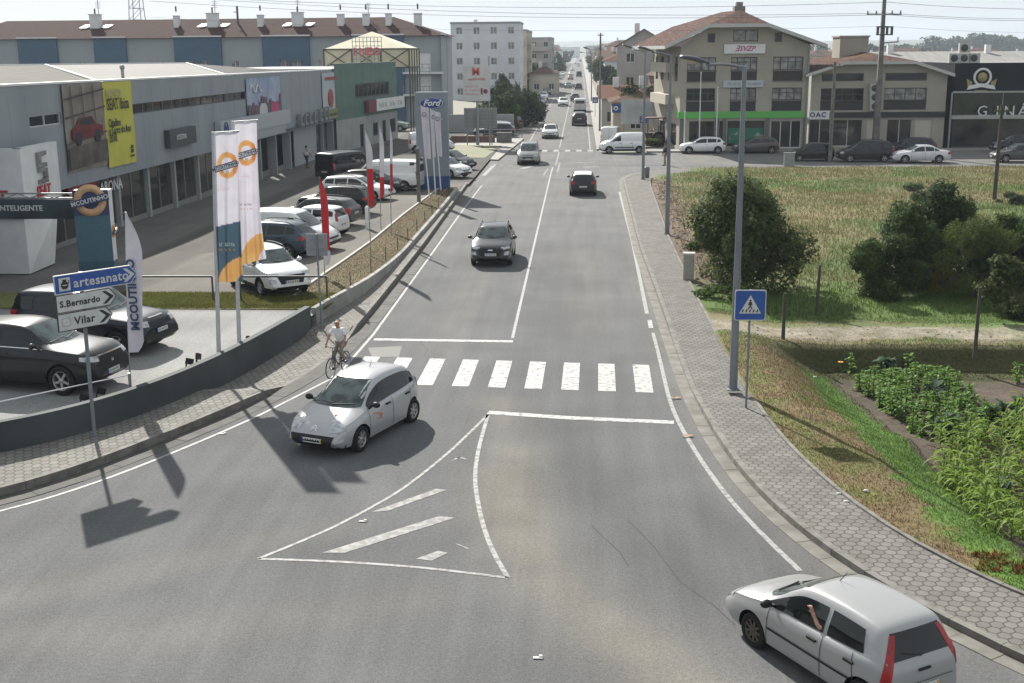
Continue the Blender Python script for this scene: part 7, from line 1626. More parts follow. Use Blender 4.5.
# ================================================================== PLANTS
LEAF = attr_mat('leaf', scale=14, amt=.12, rough=.75, trans=.38); LEAF.node_tree.nodes['Principled BSDF'].inputs['Specular IOR Level'].default_value = .15; BARK = mat('bark', (.10, .08, .06), .95, c2=(.06, .05, .04), scale=8)
def leaf_cloud(lobes, n, size, c0, c1, seed, up=.35, shell=.62, aspect=.5):
    r = np.random.default_rng(seed); L_ = np.array(lobes); vol = np.prod(L_[:, 3:6], axis=1)**(2/3); k = r.choice(len(L_), n, p=vol/vol.sum())
    d = r.normal(size=(n, 3)); d /= np.linalg.norm(d, axis=1)[:, None]; rad = shell+(1-shell)*r.random(n)**.6; rad *= 1+.45*(fbm(d[:, 0]*3+k*7, d[:, 1]*3+d[:, 2]*4, 3, seed)-.5)*2
    ns = 45; sd = r.normal(size=(ns, 3)); sd[:, 2] = np.abs(sd[:, 2])*.8; sd /= np.linalg.norm(sd, axis=1)[:, None]; sk_ = r.integers(0, len(L_), ns); q = r.random(n) < .13; si = r.integers(0, ns, n)   # sprigs that stand out of the outline
    k = np.where(q, sk_[si], k); d = np.where(q[:, None], sd[si]+r.normal(size=(n, 3))*.13, d); rad = np.where(q, .7+.62*r.random(n), rad)
    P_ = L_[k, :3]+d*L_[k, 3:6]*rad[:, None]
    nrm = d*.8+r.normal(size=(n, 3))*.55+np.array([0, 0, up]); nrm /= np.linalg.norm(nrm, axis=1)[:, None]
    a = np.cross(nrm, r.normal(size=(n, 3))); a /= np.linalg.norm(a, axis=1)[:, None]; b_ = np.cross(nrm, a); s_ = size*(.6+.8*r.random(n))[:, None]
    V = np.stack([P_-a*s_, P_-b_*s_*aspect, P_+a*s_, P_+b_*s_*aspect], 1).reshape(-1, 3); F = np.arange(4*n).reshape(n, 4)
    t = r.random(n)[:, None]*.75+.25*r.random(len(L_))[k][:, None]; C_ = (np.array(c0)*(1-t)+np.array(c1)*t); C_ = np.repeat(C_, 4, axis=0)
    return V, F, C_
def plant(name, label, cat, loc, lobes, n, size, c0, c1, seed, group=None, trunk=True, shell=.62, aspect=.5, tr=.08):
    t = thing(name, label, cat, loc, 0, group); V, F, C_ = leaf_cloud(lobes, n, size, c0, c1, seed, shell=shell, aspect=aspect); link('crown', nmesh('crown', V, F, LEAF, C_), t)
    if trunk:
        mb = MB(); rr_ = random.Random(seed)
        cz = min(l[2]-l[5]*.6 for l in lobes); cz = max(cz, .25)
        mb.tube((0, 0, -.2), (0.02, 0, cz), tr, tr*.75, 8)
        for l in lobes[:7]: mid = (l[0]*.45, l[1]*.45, cz+(l[2]-cz)*.45); mb.path([(0.02, 0, cz*.8), mid, (l[0], l[1], l[2])], [tr*.7, tr*.45, tr*.15], 6)
        mb.build('trunk', BARK, t)
    return t
def lobes_for(w_, d_, h, n, seed, base=.1, small=.36):
    r = random.Random(seed); out = []
    for i in range(n):
        a = r.uniform(0, 2*PI); q = math.sqrt(r.random())*.80; z = r.uniform(base+.14, .84)
        k = (1-abs(z-.42)*.9); out.append((math.cos(a)*q*w_/2*k*1.25, math.sin(a)*q*d_/2*k*1.25, z*h, w_/2*small*r.uniform(.75, 1.2), d_/2*small*r.uniform(.75, 1.2), h*.19*r.uniform(.7, 1.35)))
    return out
DG0, DG1 = (.022, .044, .012), (.080, .120, .032); MG0, MG1 = (.035, .065, .015), (.10, .145, .035)
def bush_px(label, px, w_, h, n, size, seed, c0=DG0, c1=DG1, nl=16, d_=None, name='bush', aspect=.5, shell=.6, cat='bush', dz=0, group=None, small=.33):
    b = GT(*px); b.z += dz; lo = name == 'weed_clump' or h < 1.6; b.z -= .25*h if lo else 0
    return plant(name, label, cat, b, lobes_for(w_, d_ or w_, h, nl, seed, base=-.1 if lo else -.04, small=small), n, size, c0, c1, seed, aspect=aspect, shell=shell, group=group, trunk=not lo)
bush_px('large dense dark green bush beside the pavement and the cabinet', (746, 286), 4.5, 4.4, 30000, .075, 3, (.030, .052, .017), (.105, .135, .048), nl=34)
bush_px('low pale fringe of weeds sprouting at the left of the big bush', (706, 250), 1.8, 1.5, 4500, .07, 31, MG0, MG1, nl=8, name='weed_clump', cat='weeds')
bush_px('rounded dark bush with pale leaf tips at the left of the bush group', (880, 296), 3.0, 2.5, 14000, .07, 5, nl=14)
bush_px('upright mid green bush in the middle of the bush group', (908, 286), 2.9, 3.3, 14000, .07, 7, (.024, .052, .014), (.075, .115, .03), nl=14)
bush_px('tallest dark tree-like bush at the back of the bush group', (940, 276), 3.9, 4.2, 20000, .08, 9, (.016, .036, .012), (.05, .085, .028), nl=20)
bush_px('light feathery olive bush in front of the tall dark one', (972, 298), 3.0, 3.0, 17000, .06, 11, (.06, .085, .02), (.125, .155, .045), nl=15, aspect=.25)
bush_px('dark spreading bush at the right edge of the field', (1012, 292), 3.4, 3.2, 16000, .08, 13, nl=16)
bush_px('low tangle of weeds with yellow flower heads between the bushes', (932, 292), 1.3, 1.7, 3000, .06, 15, (.07, .10, .02), (.36, .27, .03), nl=7, name='weed_clump', cat='weeds')
bush_px('loose mid green bush with a few reddish leaves at the right edge by the track', (1020, 318), 2.6, 2.2, 7500, .08, 17, (.03, .06, .018), (.10, .105, .035), nl=9)
bush_px('small grey green shrub out in the dry field', (924, 200), 3.2, 1.5, 4500, .10, 19, (.05, .08, .04), (.11, .14, .07), nl=9)
bush_px('tiny dark shrub in the dry field near the thin pole', (1005, 204), 2.0, .9, 2000, .10, 20, (.04, .06, .03), (.08, .10, .05), nl=6)
bush_px('trailing weeds at the foot of the big bush by the cabinet', (722, 296), 2.2, .7, 4000, .06, 22, MG0, MG1, nl=8, name='weed_clump', cat='weeds')
# hedge trees left of the far road
for i, (px_, yy, w_, h, lab) in enumerate(((495, 142, 5.2, 4.2, 'dark hedge tree behind the pale boundary wall'), (508, 146, 5.0, 5.0, 'tallest dark tree behind the pale boundary wall'), (521, 150, 4.8, 4.0, 'dense green tree next to the parked cars'), (509.5, 141, 2.6, 2.9, 'small bright round tree before the dark hedge trees'), (532, 155, 4.2, 3.8, 'last dark tree of the hedge beside the white pillar'))):
    x_ = AY(px_, 110, yy).x; br = i == 3
    plant('hedge_tree', lab, 'tree', (x_, yy, 0), lobes_for(w_, w_, h*1.1, 14, 60+i, base=-.05), 6500, .13, (.05, .10, .02) if br else (.016, .032, .012), (.12, .18, .04) if br else (.05, .075, .028), 60+i)
plant('hedge', 'green shrubs on the flat roof edge beside the low cream house', 'shrubs', (7.2, 131, 3.6), lobes_for(5.5, 2.5, 2.2, 10, 77), 3500, .12, DG0, DG1, 77, trunk=False)
plant('shrub', 'small lawn shrub beside the corner of the beige building', 'shrub', (6.2, 115, 0), lobes_for(3.2, 2.2, .9, 8, 78), 2500, .08, (.06, .09, .02), (.14, .16, .05), 78, trunk=False)
# far trees and backdrop
def far_tree(label, px_, ytop, yy, w_, seed, blue=0, group=None, nl=8, n=900, zb=0):
    p = AY(px_, ytop, yy); h = p.z-zb
    return plant('tree', label, 'tree', (p.x, yy, zb), lobes_for(w_, w_, h, nl, seed, base=.12, small=.46), n, max(.35, yy*.0016), (.022, .04, .018), (.06, .085, .035), seed, group, tr=.25)
G1 = 'far trees beyond the right-hand buildings'
for i, (px_, yt, w_) in enumerate(((936, 44, 16), (946, 35, 22), (955, 33, 20), (968, 39, 16), (976, 34, 22), (987, 34.5, 22), (998, 34, 20), (1011, 35, 16), (1019, 36, 14), (1030, 38, 18))):
    far_tree('tall hazy round crowned tree in the row on the right skyline', px_, yt, 930+i*7, w_*1.5, 200+i, group=G1)
G2 = 'low hazy trees on the horizon'
for i in range(26):
    px_ = 812+i*8.5 if i < 16 else 545+(i-16)*8.5; yt = 45.5+random.uniform(-1.5, 2.5); yt += (2.5 if px_ < 700 else 0)
    if px_ < 700 and abs(AY(px_, 50, 700).x+2) < 8: continue
    far_tree('low hazy tree on the far horizon', px_, yt, random.uniform(640, 860), random.uniform(14, 22), 300+i, group=G2, n=450, nl=6)
G3 = 'trees along the far road'
for i, (xx, yy, w_, h) in enumerate(((7.5, 205, 5, 6.5), (8.5, 235, 6, 6), (5.2, 262, 4, 6.5), (6, 300, 6, 7), (5.5, 350, 6, 6), (6, 420, 7, 8), (-12, 300, 5, 6), (-10.5, 340, 6, 5.5), (-10, 400, 7, 6.5), (-10, 470, 8, 7), (7, 500, 8, 8), (-11, 560, 9, 8), (8, 600, 9, 9), (-13, 215, 4, 5))):
    plant('tree', ('green tree standing right of the far road' if xx > 0 else 'green tree standing left of the far road'), 'tree', (xx, yy, 0), lobes_for(w_, w_, h, 9, 400+i), 1600, .2+yy*.0006, (.02, .042, .018), (.06, .09, .035), 400+i, G3)
# distant houses along the road and on the skyline
rh_ = random.Random(11); walls_ = [CREAMW, WHITEW, GREYW, PINKW]
for i in range(9):
    yy = 215+i*52+rh_.uniform(-5, 5)
    house('row_house', 'hazy house with tiled roof on the right side of the far road', 'house', 4.6+rh_.uniform(0, 1)+(i == 0)*2, yy, 9, 13, rh_.uniform(5, 8), 0, walls_[i % 4], TILEO if i % 2 else BROWNT, 'hip' if i % 2 else 'gablex', 2, 2, 3, PANE, 'hazy houses right of the far road')
for i in range(7):
    yy = 425+i*60
    house('row_house', 'hazy house with tiled roof on the left side of the far road', 'house', -19-rh_.uniform(0, 3), yy, 10, 14, rh_.uniform(6, 9), 0, walls_[(i+1) % 4], TILEO, 'hip', 2, 2, 3, PANE, 'hazy houses left of the far road')
for i in range(22):
    px_ = 548+i*22+rh_.uniform(-6, 6); yy = rh_.uniform(420, 760); h = rh_.uniform(4.5, 7.5) if px_ > 660 else rh_.uniform(7, 11); p = AY(px_, 50, yy)
    if -36 < p.x < 9: continue
    house('distant_house', 'pale hazy house on the far skyline', 'house', p.x, yy, rh_.uniform(10, 20), 10, h, rh_.uniform(-.2, .2), walls_[i % 4], TILEO if i % 3 else BROWNT, 'hip', 2.2, 2, 3, PANE, 'pale houses on the far skyline')
house('warehouse', 'long low hall with pale roof behind the black gym building', 'building', 46, 165, 30, 16, 7.0, 0, WHITEW, ROOFW, 'gablex', 1.4, 1, 5); house('warehouse', 'low pale hall behind the office building', 'building', 34, 150, 14, 16, 7.3, 0, GREYW, ROOFW, 'gablex', 1.2, 1, 3)
for i in range(16):
    px_ = 530+i*7; yy = rh_.uniform(950, 1500)
    if -25 < AY(px_, 50, yy).x < 4: continue
    yy = yy; p = AY(px_, 46+rh_.uniform(-1.5, 3), yy); h = max(6, p.z)
    house('distant_house', 'very faint pale building where the road meets the horizon', 'building', p.x, yy, rh_.uniform(14, 26), 14, h, 0, walls_[i % 3], BROWNT, 'hip' if i % 2 else 'flat', 2.5, max(2, int(h/3.5)), 4, PANE, 'faint buildings where the road meets the horizon')
def hills():
    xs = np.linspace(-2400, 2400, 160); rows = []
    for k, (yy, hh) in enumerate(((1500, 0), (1900, 12), (2600, 26), (3600, 34), (4300, 0))):
        h = hh*(.35+.9*fbm(xs*.0016+k*3, np.full(160, k*1.7), 4, 60+k)); rows.append(np.stack([xs, np.full(160, yy), h-1], 1))
    V = np.concatenate(rows); i = np.arange(len(V)).reshape(5, 160); F = np.stack([i[:-1, :-1], i[:-1, 1:], i[1:, 1:], i[1:, :-1]], -1).reshape(-1, 4)
    link('hills', nmesh('hills', V, F, mat('wooded_hill', (.05, .075, .035), c2=(.10, .10, .07), scale=.01)), kind='structure')
hills()
# grass --------------------------------------------------------------------------
GRASS = attr_mat('grass_blades', scale=4, amt=.1, rough=.7, trans=.35)
def blades(name, X, Y, h, w_, cols, zf=TZ, seed=1, lean=.5, label=None, cat=None):
    r = np.random.default_rng(seed); n = len(X); Z = zf(X, Y)-.01; a = r.uniform(0, 2*PI, n); dx, dy = np.cos(a), np.sin(a); la = r.uniform(0, 2*PI, n); ll = h*lean*r.random(n)
    A_ = np.stack([X-dx*w_, Y-dy*w_, Z], 1); B_ = np.stack([X+dx*w_, Y+dy*w_, Z], 1); T_ = np.stack([X+np.cos(la)*ll, Y+np.sin(la)*ll, Z+h], 1)
    V = np.stack([A_, B_, T_], 1).reshape(-1, 3); C_ = np.repeat(cols, 3, axis=0); o = link(name, nmesh(name, V, np.arange(3*n).reshape(n, 3), GRASS, C_)); props(o, label, cat, None, 'stuff'); return o
def scatter(n, x0, x1, y0, y1, seed): r = np.random.default_rng(seed); return r.uniform(x0, x1, n), r.uniform(y0, y1, n), r
def dist_in(X, Y): return X-np.interp(Y, [p.y for p in IR], [p.x for p in IR])
X, Y, r = scatter(230000, 4.5, 50, 42, 95, 5); d = dist_in(X, Y); k = (d > .4) & (X < 8+Y*.5) & (r.random(len(X)) < np.clip(d/2.5, .12, 1)); X, Y = X[k], Y[k]
dens = fbm(X*.25, Y*.25, 4, 71); k = r.random(len(X)) < .35+dens; X, Y = X[k], Y[k]; c = landcol(X, Y)*(.85+.5*r.random((len(X), 1))); tt = (r.random(len(X)) < .3)[:, None]; c = np.where(tt, c*.75+np.array([.17, .155, .075])*.25, c)
blades('field_grass', X, Y, (.06+.20*r.random(len(X)))*(.5+fbm(X*.5, Y*.5, 3, 73)), .012+.012*r.random(len(X)), c, seed=6, label='tall dry and green grass covering the field', cat='grass')
X, Y, r = scatter(260000, 4.5, 16, 14, 42, 7); d = dist_in(X, Y); xs_ = np.interp(Y, *GS); k = (d > .06) & ((X < xs_+.15) | (Y > 36.2)) & (X < 4+Y*.42); X, Y = X[k], Y[k]; pth = (np.abs(Y-40.0-.03*(X-8)) < 1.2); k = ~pth | (r.random(len(X)) < .07); X, Y = X[k], Y[k]
k = r.random(len(X)) < .25+fbm(X*1.2, Y*1.2, 3, 75); X, Y = X[k], Y[k]
c = landcol(X, Y)*(.8+.55*r.random((len(X), 1))); blades('bank_grass', X, Y, .02+.055*r.random(len(X)), .008+.006*r.random(len(X)), c, seed=8, label='short brown and green grass on the bank beside the sidewalk', cat='grass')
def zl(X, Y): return np.array([lotz(y) for y in Y])+.03
X, Y, r = scatter(60000, -10.2, -7.4, 41.8, 80, 9); k = (X > np.interp(Y, [v[1] for v in vin], [v[0] for v in vin])+.05) & (X < np.interp(Y, [v[1] for v in vout], [v[0] for v in vout])); X, Y = X[k], Y[k]; c = dryc(X, Y)*(.7+.7*r.random((len(X), 1)))
blades('verge_grass', X, Y, .02+.035*r.random(len(X)), .012, c, zl, 10, label='short dry grass on the verge under the flagpoles', cat='grass')
X, Y, r = scatter(40000, -17, -8.6, 39.5, 42.2, 11); c = greenc(X, Y)*(.7+.7*r.random((len(X), 1))); blades('strip_grass', X, Y, .03+.07*r.random(len(X)), .012, c, zl, 12, label='short green grass strip at the edge of the concrete display area', cat='grass')
# vegetable garden ------------------------------------------------------------------
def leaf_strip(mb, base, az, L_, w_, rise, droop, n=5, mi=0, fold=.0):
    pts = []; d = Vector((math.cos(az), math.sin(az), 0)); s_ = Vector((-d.y, d.x, 0))
    for i in range(n+1):
        u = i/n; p = Vector(base)+d*(L_*u*(1-.15*u))+Vector((0, 0, rise*u-droop*u*u)); ww = w_*math.sin(PI*min(1, .12+u*.88))**.8; pts.append((p-s_*ww+Vector((0, 0, fold*ww)), p, p+s_*ww+Vector((0, 0, fold*ww))))
    V = [tuple(q) for t3 in pts for q in t3]; F = []
    for i in range(n):
        a = i*3; F += [(a, a+1, a+4, a+3), (a+1, a+2, a+5, a+4)]
    mb.add(V, F, mi, True)
LM = [mat('fresh_leaf', (.17, .30, .04), .5, c2=(.07, .15, .02), scale=9, spec=.25), mat('cabbage_leaf', (.05, .10, .045), .7, c2=(.03, .065, .03), scale=9, spec=.3), mat('maize_leaf', (.21, .30, .04), .6, c2=(.11, .19, .025), scale=7, spec=.2), mat('yellow_flower', (.75, .36, .02), .6)]
def proto_leafy(seed, m_, n, L_, w_, h):
    r = random.Random(seed); mb = MB()
    for i in range(n): z = h*r.random()**1.3; leaf_strip(mb, (r.uniform(-.04, .04), r.uniform(-.04, .04), z*.8), r.uniform(0, 2*PI), L_*r.uniform(.6, 1.1), w_*r.uniform(.7, 1.1), r.uniform(.1, .35)*L_*2, r.uniform(.25, .6)*L_, fold=.35)
    st = MB().path([(0, 0, -.1), (.01, .01, h*.5), (0, .02, h*.95)], [.02, .016, .008], 6); return mb.mesh('leaves', m_), st.mesh('stem', mat('green_stem', (.09, .12, .04)))
def proto_maize(seed):
    r = random.Random(seed); mb = MB(); h = r.uniform(.5, .85)
    for i in range(12): z = h*(i/12)*.8; leaf_strip(mb, (0, 0, z), i*2.4+r.uniform(-.4, .4), r.uniform(.4, .65), .03, r.uniform(.35, .6), r.uniform(.4, .75), 6, fold=.5)
    return mb.mesh('leaves', LM[2]), MB().tube((0, 0, -.1), (0, 0, h), .016, .008, 6).mesh('stem', mat('green_stem', (.09, .12, .04)))
for m_ in LM[:3]:      # leaves let the light through
    n_ = m_.node_tree; b_ = n_.nodes['Principled BSDF']; tr_ = n_.nodes.new('ShaderNodeBsdfTranslucent'); ms_ = n_.nodes.new('ShaderNodeMixShader'); ms_.inputs[0].default_value = .42
    n_.links.new(b_.inputs['Base Color'].links[0].from_socket, tr_.inputs['Color']); n_.links.new(b_.outputs[0], ms_.inputs[1]); n_.links.new(tr_.outputs[0], ms_.inputs[2]); n_.links.new(ms_.outputs[0], n_.nodes['Material Output'].inputs[0])
PR = {'bean_plant': [proto_leafy(s, LM[0], 34, .20, .042, .5) for s in (1, 2, 3)], 'cabbage_plant': [proto_leafy(s, LM[1], 18, .32, .11, .35) for s in (4, 5, 6)], 'maize_plant': [proto_maize(s) for s in (7, 8, 9)]}
def garden_plant(kind, x, y, s_, label, group, r):
    z = float(TZ(x, y)); me, st = PR[kind][r.randrange(3)]; t = thing(kind, label, 'plant', (x, y, z), r.uniform(0, 6.28), group); t.scale = (s_,)*3; link('leaves', me, t); link('stem', st, t); return t
r = random.Random(33)
def inpoly(x, y, P_):
    c = False; j = len(P_)-1
    for i in range(len(P_)):
        if (P_[i][1] > y) != (P_[j][1] > y) and x < (P_[j][0]-P_[i][0])*(y-P_[i][1])/(P_[j][1]-P_[i][1])+P_[i][0]: c = not c
        j = i
    return c
regA = [tuple(GT(*q)[:2]) for q in ((850, 386), (864, 377), (940, 375), (965, 392), (1000, 420), (985, 440), (930, 445), (900, 425))]
regM = [tuple(GT(*q)[:2]) for q in ((930, 446), (985, 440), (1040, 405), (1060, 560), (1010, 545), (950, 500))]
regC = [tuple(GT(*q)[:2]) for q in ((985, 410), (1060, 392), (1070, 425), (1000, 440))]
for P_, kind, n, lab, grp, sp in ((regA, 'bean_plant', 130, 'leafy green bean plant in the dense vegetable patch', 'bean plants in the vegetable garden', .23), (regM, 'maize_plant', 110, 'young strap leaved maize plant at the near side of the garden', 'young maize plants in the garden', .25), (regC, 'cabbage_plant', 16, 'dark blue green cabbage plant in the row at the right', 'cabbage plants at the right of the garden', .5)):
    xs_ = [p[0] for p in P_]; ys_ = [p[1] for p in P_]; got = []; tries = 0
    while len(got) < n and tries < 20000:
        tries += 1; x, y = r.uniform(min(xs_), max(xs_)), r.uniform(min(ys_), max(ys_))
        if inpoly(x, y, P_) and all((x-a)**2+(y-b_)**2 > (sp*.8)**2 for a, b_ in got): got.append((x, y)); garden_plant(kind, x, y, r.uniform(.7, 1.3), lab, grp, r)
for px_, s_, kind, lab in (((850, 372), 1.3, 'bean_plant', 'tall kale plant at the top left corner of the garden'), ((889, 374), 1.7, 'cabbage_plant', 'tall thin kale plant against the dark bank'), ((907, 371), 1.3, 'bean_plant', 'small climbing plant against the dark bank'), ((1016, 382), 1.4, 'bean_plant', 'leafy plant at the right end of the dark bank'), ((935, 400), 1.5, 'cabbage_plant', 'bluish cabbage standing up among the bean plants'), ((945, 432), 1.6, 'cabbage_plant', 'large bluish cabbage between beans and maize'), ((1003, 505), 1.6, 'cabbage_plant', 'bluish cabbage among the young maize')):
    p = GT(*px_); garden_plant(kind, p.x, p.y, s_, lab, None, r)
p = GT(840, 372); t = thing('marigold', 'orange yellow flower at the top left corner of the garden', 'flower', p); MB().tube((0, 0, -.05), (0, 0, .3), .01).build('stem', LM[0], t); fb = MB()
for k in range(9): leaf_strip(fb, (0, 0, .32), k*.7, .11, .03, .05, .04, 3)
fb.ball((0, 0, .33), .03, 8); fb.build('blossom', LM[3], t)
# reddish weeds near the kerb at the lower right
X, Y, rr2 = scatter(9000, 6.2, 9.2, 16.3, 20.8, 13); d = dist_in(X, Y); k = (d > .25) & (d < 1.9+.5*fbm(X*2, Y*2)) & (fbm(X*1.6, Y*1.6, 3, 88) > .50); X, Y = X[k], Y[k]; t_ = rr2.random((len(X), 1)); cc = np.where(t_ < .62, np.array([.17, .045, .02])*(.5+t_), np.array([.12, .13, .03])*(.5+t_))
blades('red_weeds', X, Y, .03+.09*rr2.random(len(X)), .025, cc, seed=14, lean=.9, label='low reddish brown weeds beside the sidewalk at the lower right', cat='weeds')
# stones, litter, leaves
LIT = mat('pale_litter', (.55, .53, .50), .8); DRYL = mat('dry_leaf', (.30, .17, .07), .8)
for i, (px_, lab) in enumerate((((838, 490), 'white crumpled paper on the brown bank'), ((839, 495), 'small white scrap under the crumpled paper'), ((866, 492), 'tiny white scrap on the bank'), ((846, 503), 'white scrap nearest the sidewalk edge'), ((699, 236), 'white scrap on the rubble beside the pavement'), ((815, 378), 'tiny white scrap on the green slope'))):
    p = GT(*px_); o = props(MB().ball((0, 0, .03), .055, 6, 0, (1.2, .8, .5)).build('litter', LIT), lab, 'litter', 'white litter on the bank'); o.location = p
for i, (px_, lab) in enumerate((((675, 398), 'dry brown leaf in the gutter by the stop line'), ((687, 436), 'curled dry leaf in the gutter below the stop line'))):
    p = G(*px_, .03); mb = MB(); leaf_strip(mb, (0, 0, 0), .4, .2, .06, .05, .04); leaf_strip(mb, (0, 0, .01), 3.3, .15, .05, .04, .03); o = props(mb.build('dry_leaf', DRYL), lab, 'leaf'); o.location = p
for px_, lab in (((538, 658), 'small white scrap lying on the asphalt at the bottom'), ((363, 521.5), 'little white scrap inside the painted triangle'), ((223, 434), 'white scrap in the left gutter')):
    p = G(*px_, .008); o = props(MB().cbox((0, 0, .006), (.15, .06, .012)).cbox((.04, .03, .02), (.05, .05, .02)).build('paper_scrap', LIT), lab, 'litter'); o.location = p
mb = MB(); rs_ = random.Random(5)
for i in range(420):
    yy = rs_.uniform(44, 82); xx = float(IRx(yy))+rs_.uniform(.25, 2.2); s_ = rs_.uniform(.03, .09); mb.ball((xx, yy, float(TZ(xx, yy))+s_*.2), s_, 6, 0, (1.2, 1, .7))
for i in range(50):
    yy = rs_.uniform(38.4, 41.6); xx = rs_.uniform(5, 15); s_ = rs_.uniform(.02, .05); mb.ball((xx, yy, float(TZ(xx, yy))+s_*.2), s_, 6, 0, (1.2, 1, .7))
props(mb.build('rubble', mat('rubble_stone', (.28, .25, .21), .9, c2=(.18, .14, .11), scale=4)), 'loose stones and rubble along the pavement edge and track', 'rubble', None, 'stuff')
# ================================================================== CARS
SILV = (.50, .50, .51); WHITEC = (.70, .71, .71); BLACKC = (.0045, .005, .006); NAVY = (.008, .013, .024); GREYC = (.055, .058, .062); BLUEG = (.035, .055, .08)
c3 = car('c3', 'silver hatchback with small orange door emblem turning left past the painted triangle', (.38, .385, .395), -5.36, 27.79, -111.5, name='car')
mb = MB(); C3 = KINDS['c3']['car']
for v, poly in (('L', [(.32, .66), (.42, .60), (.46, .66), (.38, .72)]), ('L', [(.44, .70), (.72, .78), (.72, .80), (.44, .73)]), ('L', [(.30, .56), (.62, .62), (.62, .635), (.30, .575)])):
    V, F = C3.patch(poly, v, .008, .05); mb.add(V, F, 0, True)
mb.build('door_emblem', mat('orange_decal', (.60, .16, .05)), c3)
mb = MB(); V, F = C3.patch([(1.38, .27), (1.44, .24), (1.48, .28), (1.44, .32)], 'T', .008, .05); mb.add(V, F); mb.build('bonnet_emblem', mat('orange_decal', (.60, .16, .05)), c3)
pu = car('punto', 'silver hatchback driving off at the lower right, with tall red tail lights and dusty wheels', (.32, .323, .326), 3.96, 16.31, 121.0)
w_ = Vector((2.65, 16.95, 0)); pu.location = w_+(pu.location-w_)*.95; pu.location += Vector((.05, .25, 0)); pu.scale = (.95,)*3
kona = car('suv', 'dark grey crossover with bright running lights coming down the left lane', (.028, .030, .033), -3.83, 52.75, -90)
ib = car('hatch', 'black hatchback with a white roof driving away in the right lane', BLACKC, .17, 78.3, 90)
KH = KINDS['hatch']['car']; mb = MB(); V, F = KH.patch([(-1.5, -.52), (.25, -.55), (.25, .55), (-1.5, .52)], 'T', .008, .12); mb.add(V, F, 0, True); o = mb.build('white_roof', PAINTW, ib); o.color = (*WHITEC, 1)
car('mpv', 'light metallic compact car with dark bumper entering the junction on the left lane', (.20, .215, .21), -4.25, 99.9, -90)
car('hatch', 'white car coming down the left lane just past the far crossing', (.52, .53, .52), -3.22, 129.4, -90, lod=1)
# lot
jg = car('bigsuv', 'dark grey glossy car with star shaped wheels parked at the left behind the wall', (.008, .009, .011), -14.45, 30.05, -11, .55)
jg.scale.z = 1.06
car('boxsuv', 'very dark navy off-roader with a light roof parked behind the white feather flag', (.006, .008, .016), -14.45, 34.1, -14, .55)
car('suv', 'white crossover parked askew on the grass strip behind the tube barrier', WHITEC, -11.55, 43.2, -52, .55)
def lot(kind, label, col, px, heading, back, **k):
    p = GL(*px); a = R(heading); s_ = -1 if back else 1     # px is the foot of the end that faces the road
    C_ = KINDS[kind]['car']; L2 = {'hatch': 2.05, 'suv': 2.1, 'city': 1.7, 'estate': 2.25, 'smallvan': 2.05, 'bigvan': 2.5, 'crewvan': 2.5, 'saloon': 2.3, 'mpv': 2.2, 'bigsuv': 2.3}[kind]
    x, y = p.x-s_*math.cos(a)*L2, p.y-s_*math.sin(a)*L2
    return car(kind, label, col, x, y, heading, lotz(y), **k)
lot('suv', 'blue grey crossover seen from the side behind the white askew one', BLUEG, (313, 257), 168, True)
lot('smallvan', 'white delivery van behind the blue grey crossover', WHITEC, (333, 250), -12, False)
lot('city', 'small white hatchback with upright tail and red lights', WHITEC, (346, 236), 166, True)
lot('estate', 'dark grey estate with a silver roof parked behind the small white hatchback', GREYC, (357, 226), 166, True)
lot('suv', 'black crossover with sloping tail in the middle of the parked row', BLACKC, (373, 214), 168, True)
lot('estate', 'white fronted car showing its nose in the middle of the parked row', WHITEC, (392, 200), -12, False)
lot('hatch', 'black estate bonnet facing the road before the big white van', BLACKC, (402, 192), -12, False)
lot('bigvan', 'big white van with its rear doors facing the road near the flags', WHITEC, (422, 190), 172, True)
lot('crewvan', 'black crew van standing in the middle of the lot lane', BLACKC, (325, 181), 62, True)
lot('smallvan', 'white van parked by the shops beyond the grey tower sign', WHITEC, (408, 152), 12, True)
lot('suv', 'pale green metallic off-roader parked under the blue wall', (.24, .29, .27), (409, 131), -8, False, lod=1)
lot('hatch', 'white car peeping out behind the grey tower sign', WHITEC, (466, 178), -35, False)
lot('hatch', 'black car behind the white one at the grey tower sign', BLACKC, (471, 170), -35, False)
# right side
car('smallvan', 'white van with black side moulding crossing the junction', WHITEC, 3.85, 109.8, 184)
car('smallvan', 'white van waiting behind the crossing van', (.60, .61, .61), 3.0, 119.5, 82)
car('hatch', 'white hatchback parked before the green band shop', WHITEC, 10.9, 109.2, 180); car('hatch', 'brown grey hatchback parked behind the white one before the shop', (.075, .068, .062), 15.6, 109.0, 180)
p = AY(783, 160, 104); car('city', 'small black hatchback on the side road behind the grey box', BLACKC, 19.2, 101.2, 178)
car('mpv', 'black people carrier on the side road at the foot of the slender pole', BLACKC, 23.2, 100.3, 180)
car('hatch', 'dark hatchback parked close before the office building', NAVY, 28.8, 107.3, 182); car('saloon', 'silver saloon driving on the side road beside the field', (.55, .56, .57), 27.3, 99.3, 180)
car('suv', 'black crossover parked before the gym building', BLACKC, 37.9, 107.8, 180); car('estate', 'dark grey estate on the side road at the right edge', (.06, .06, .062), 35.3, 99.6, 180); car('hatch', 'white car cut off by the right edge beside the gym', WHITEC, 42.6, 107.0, 180)
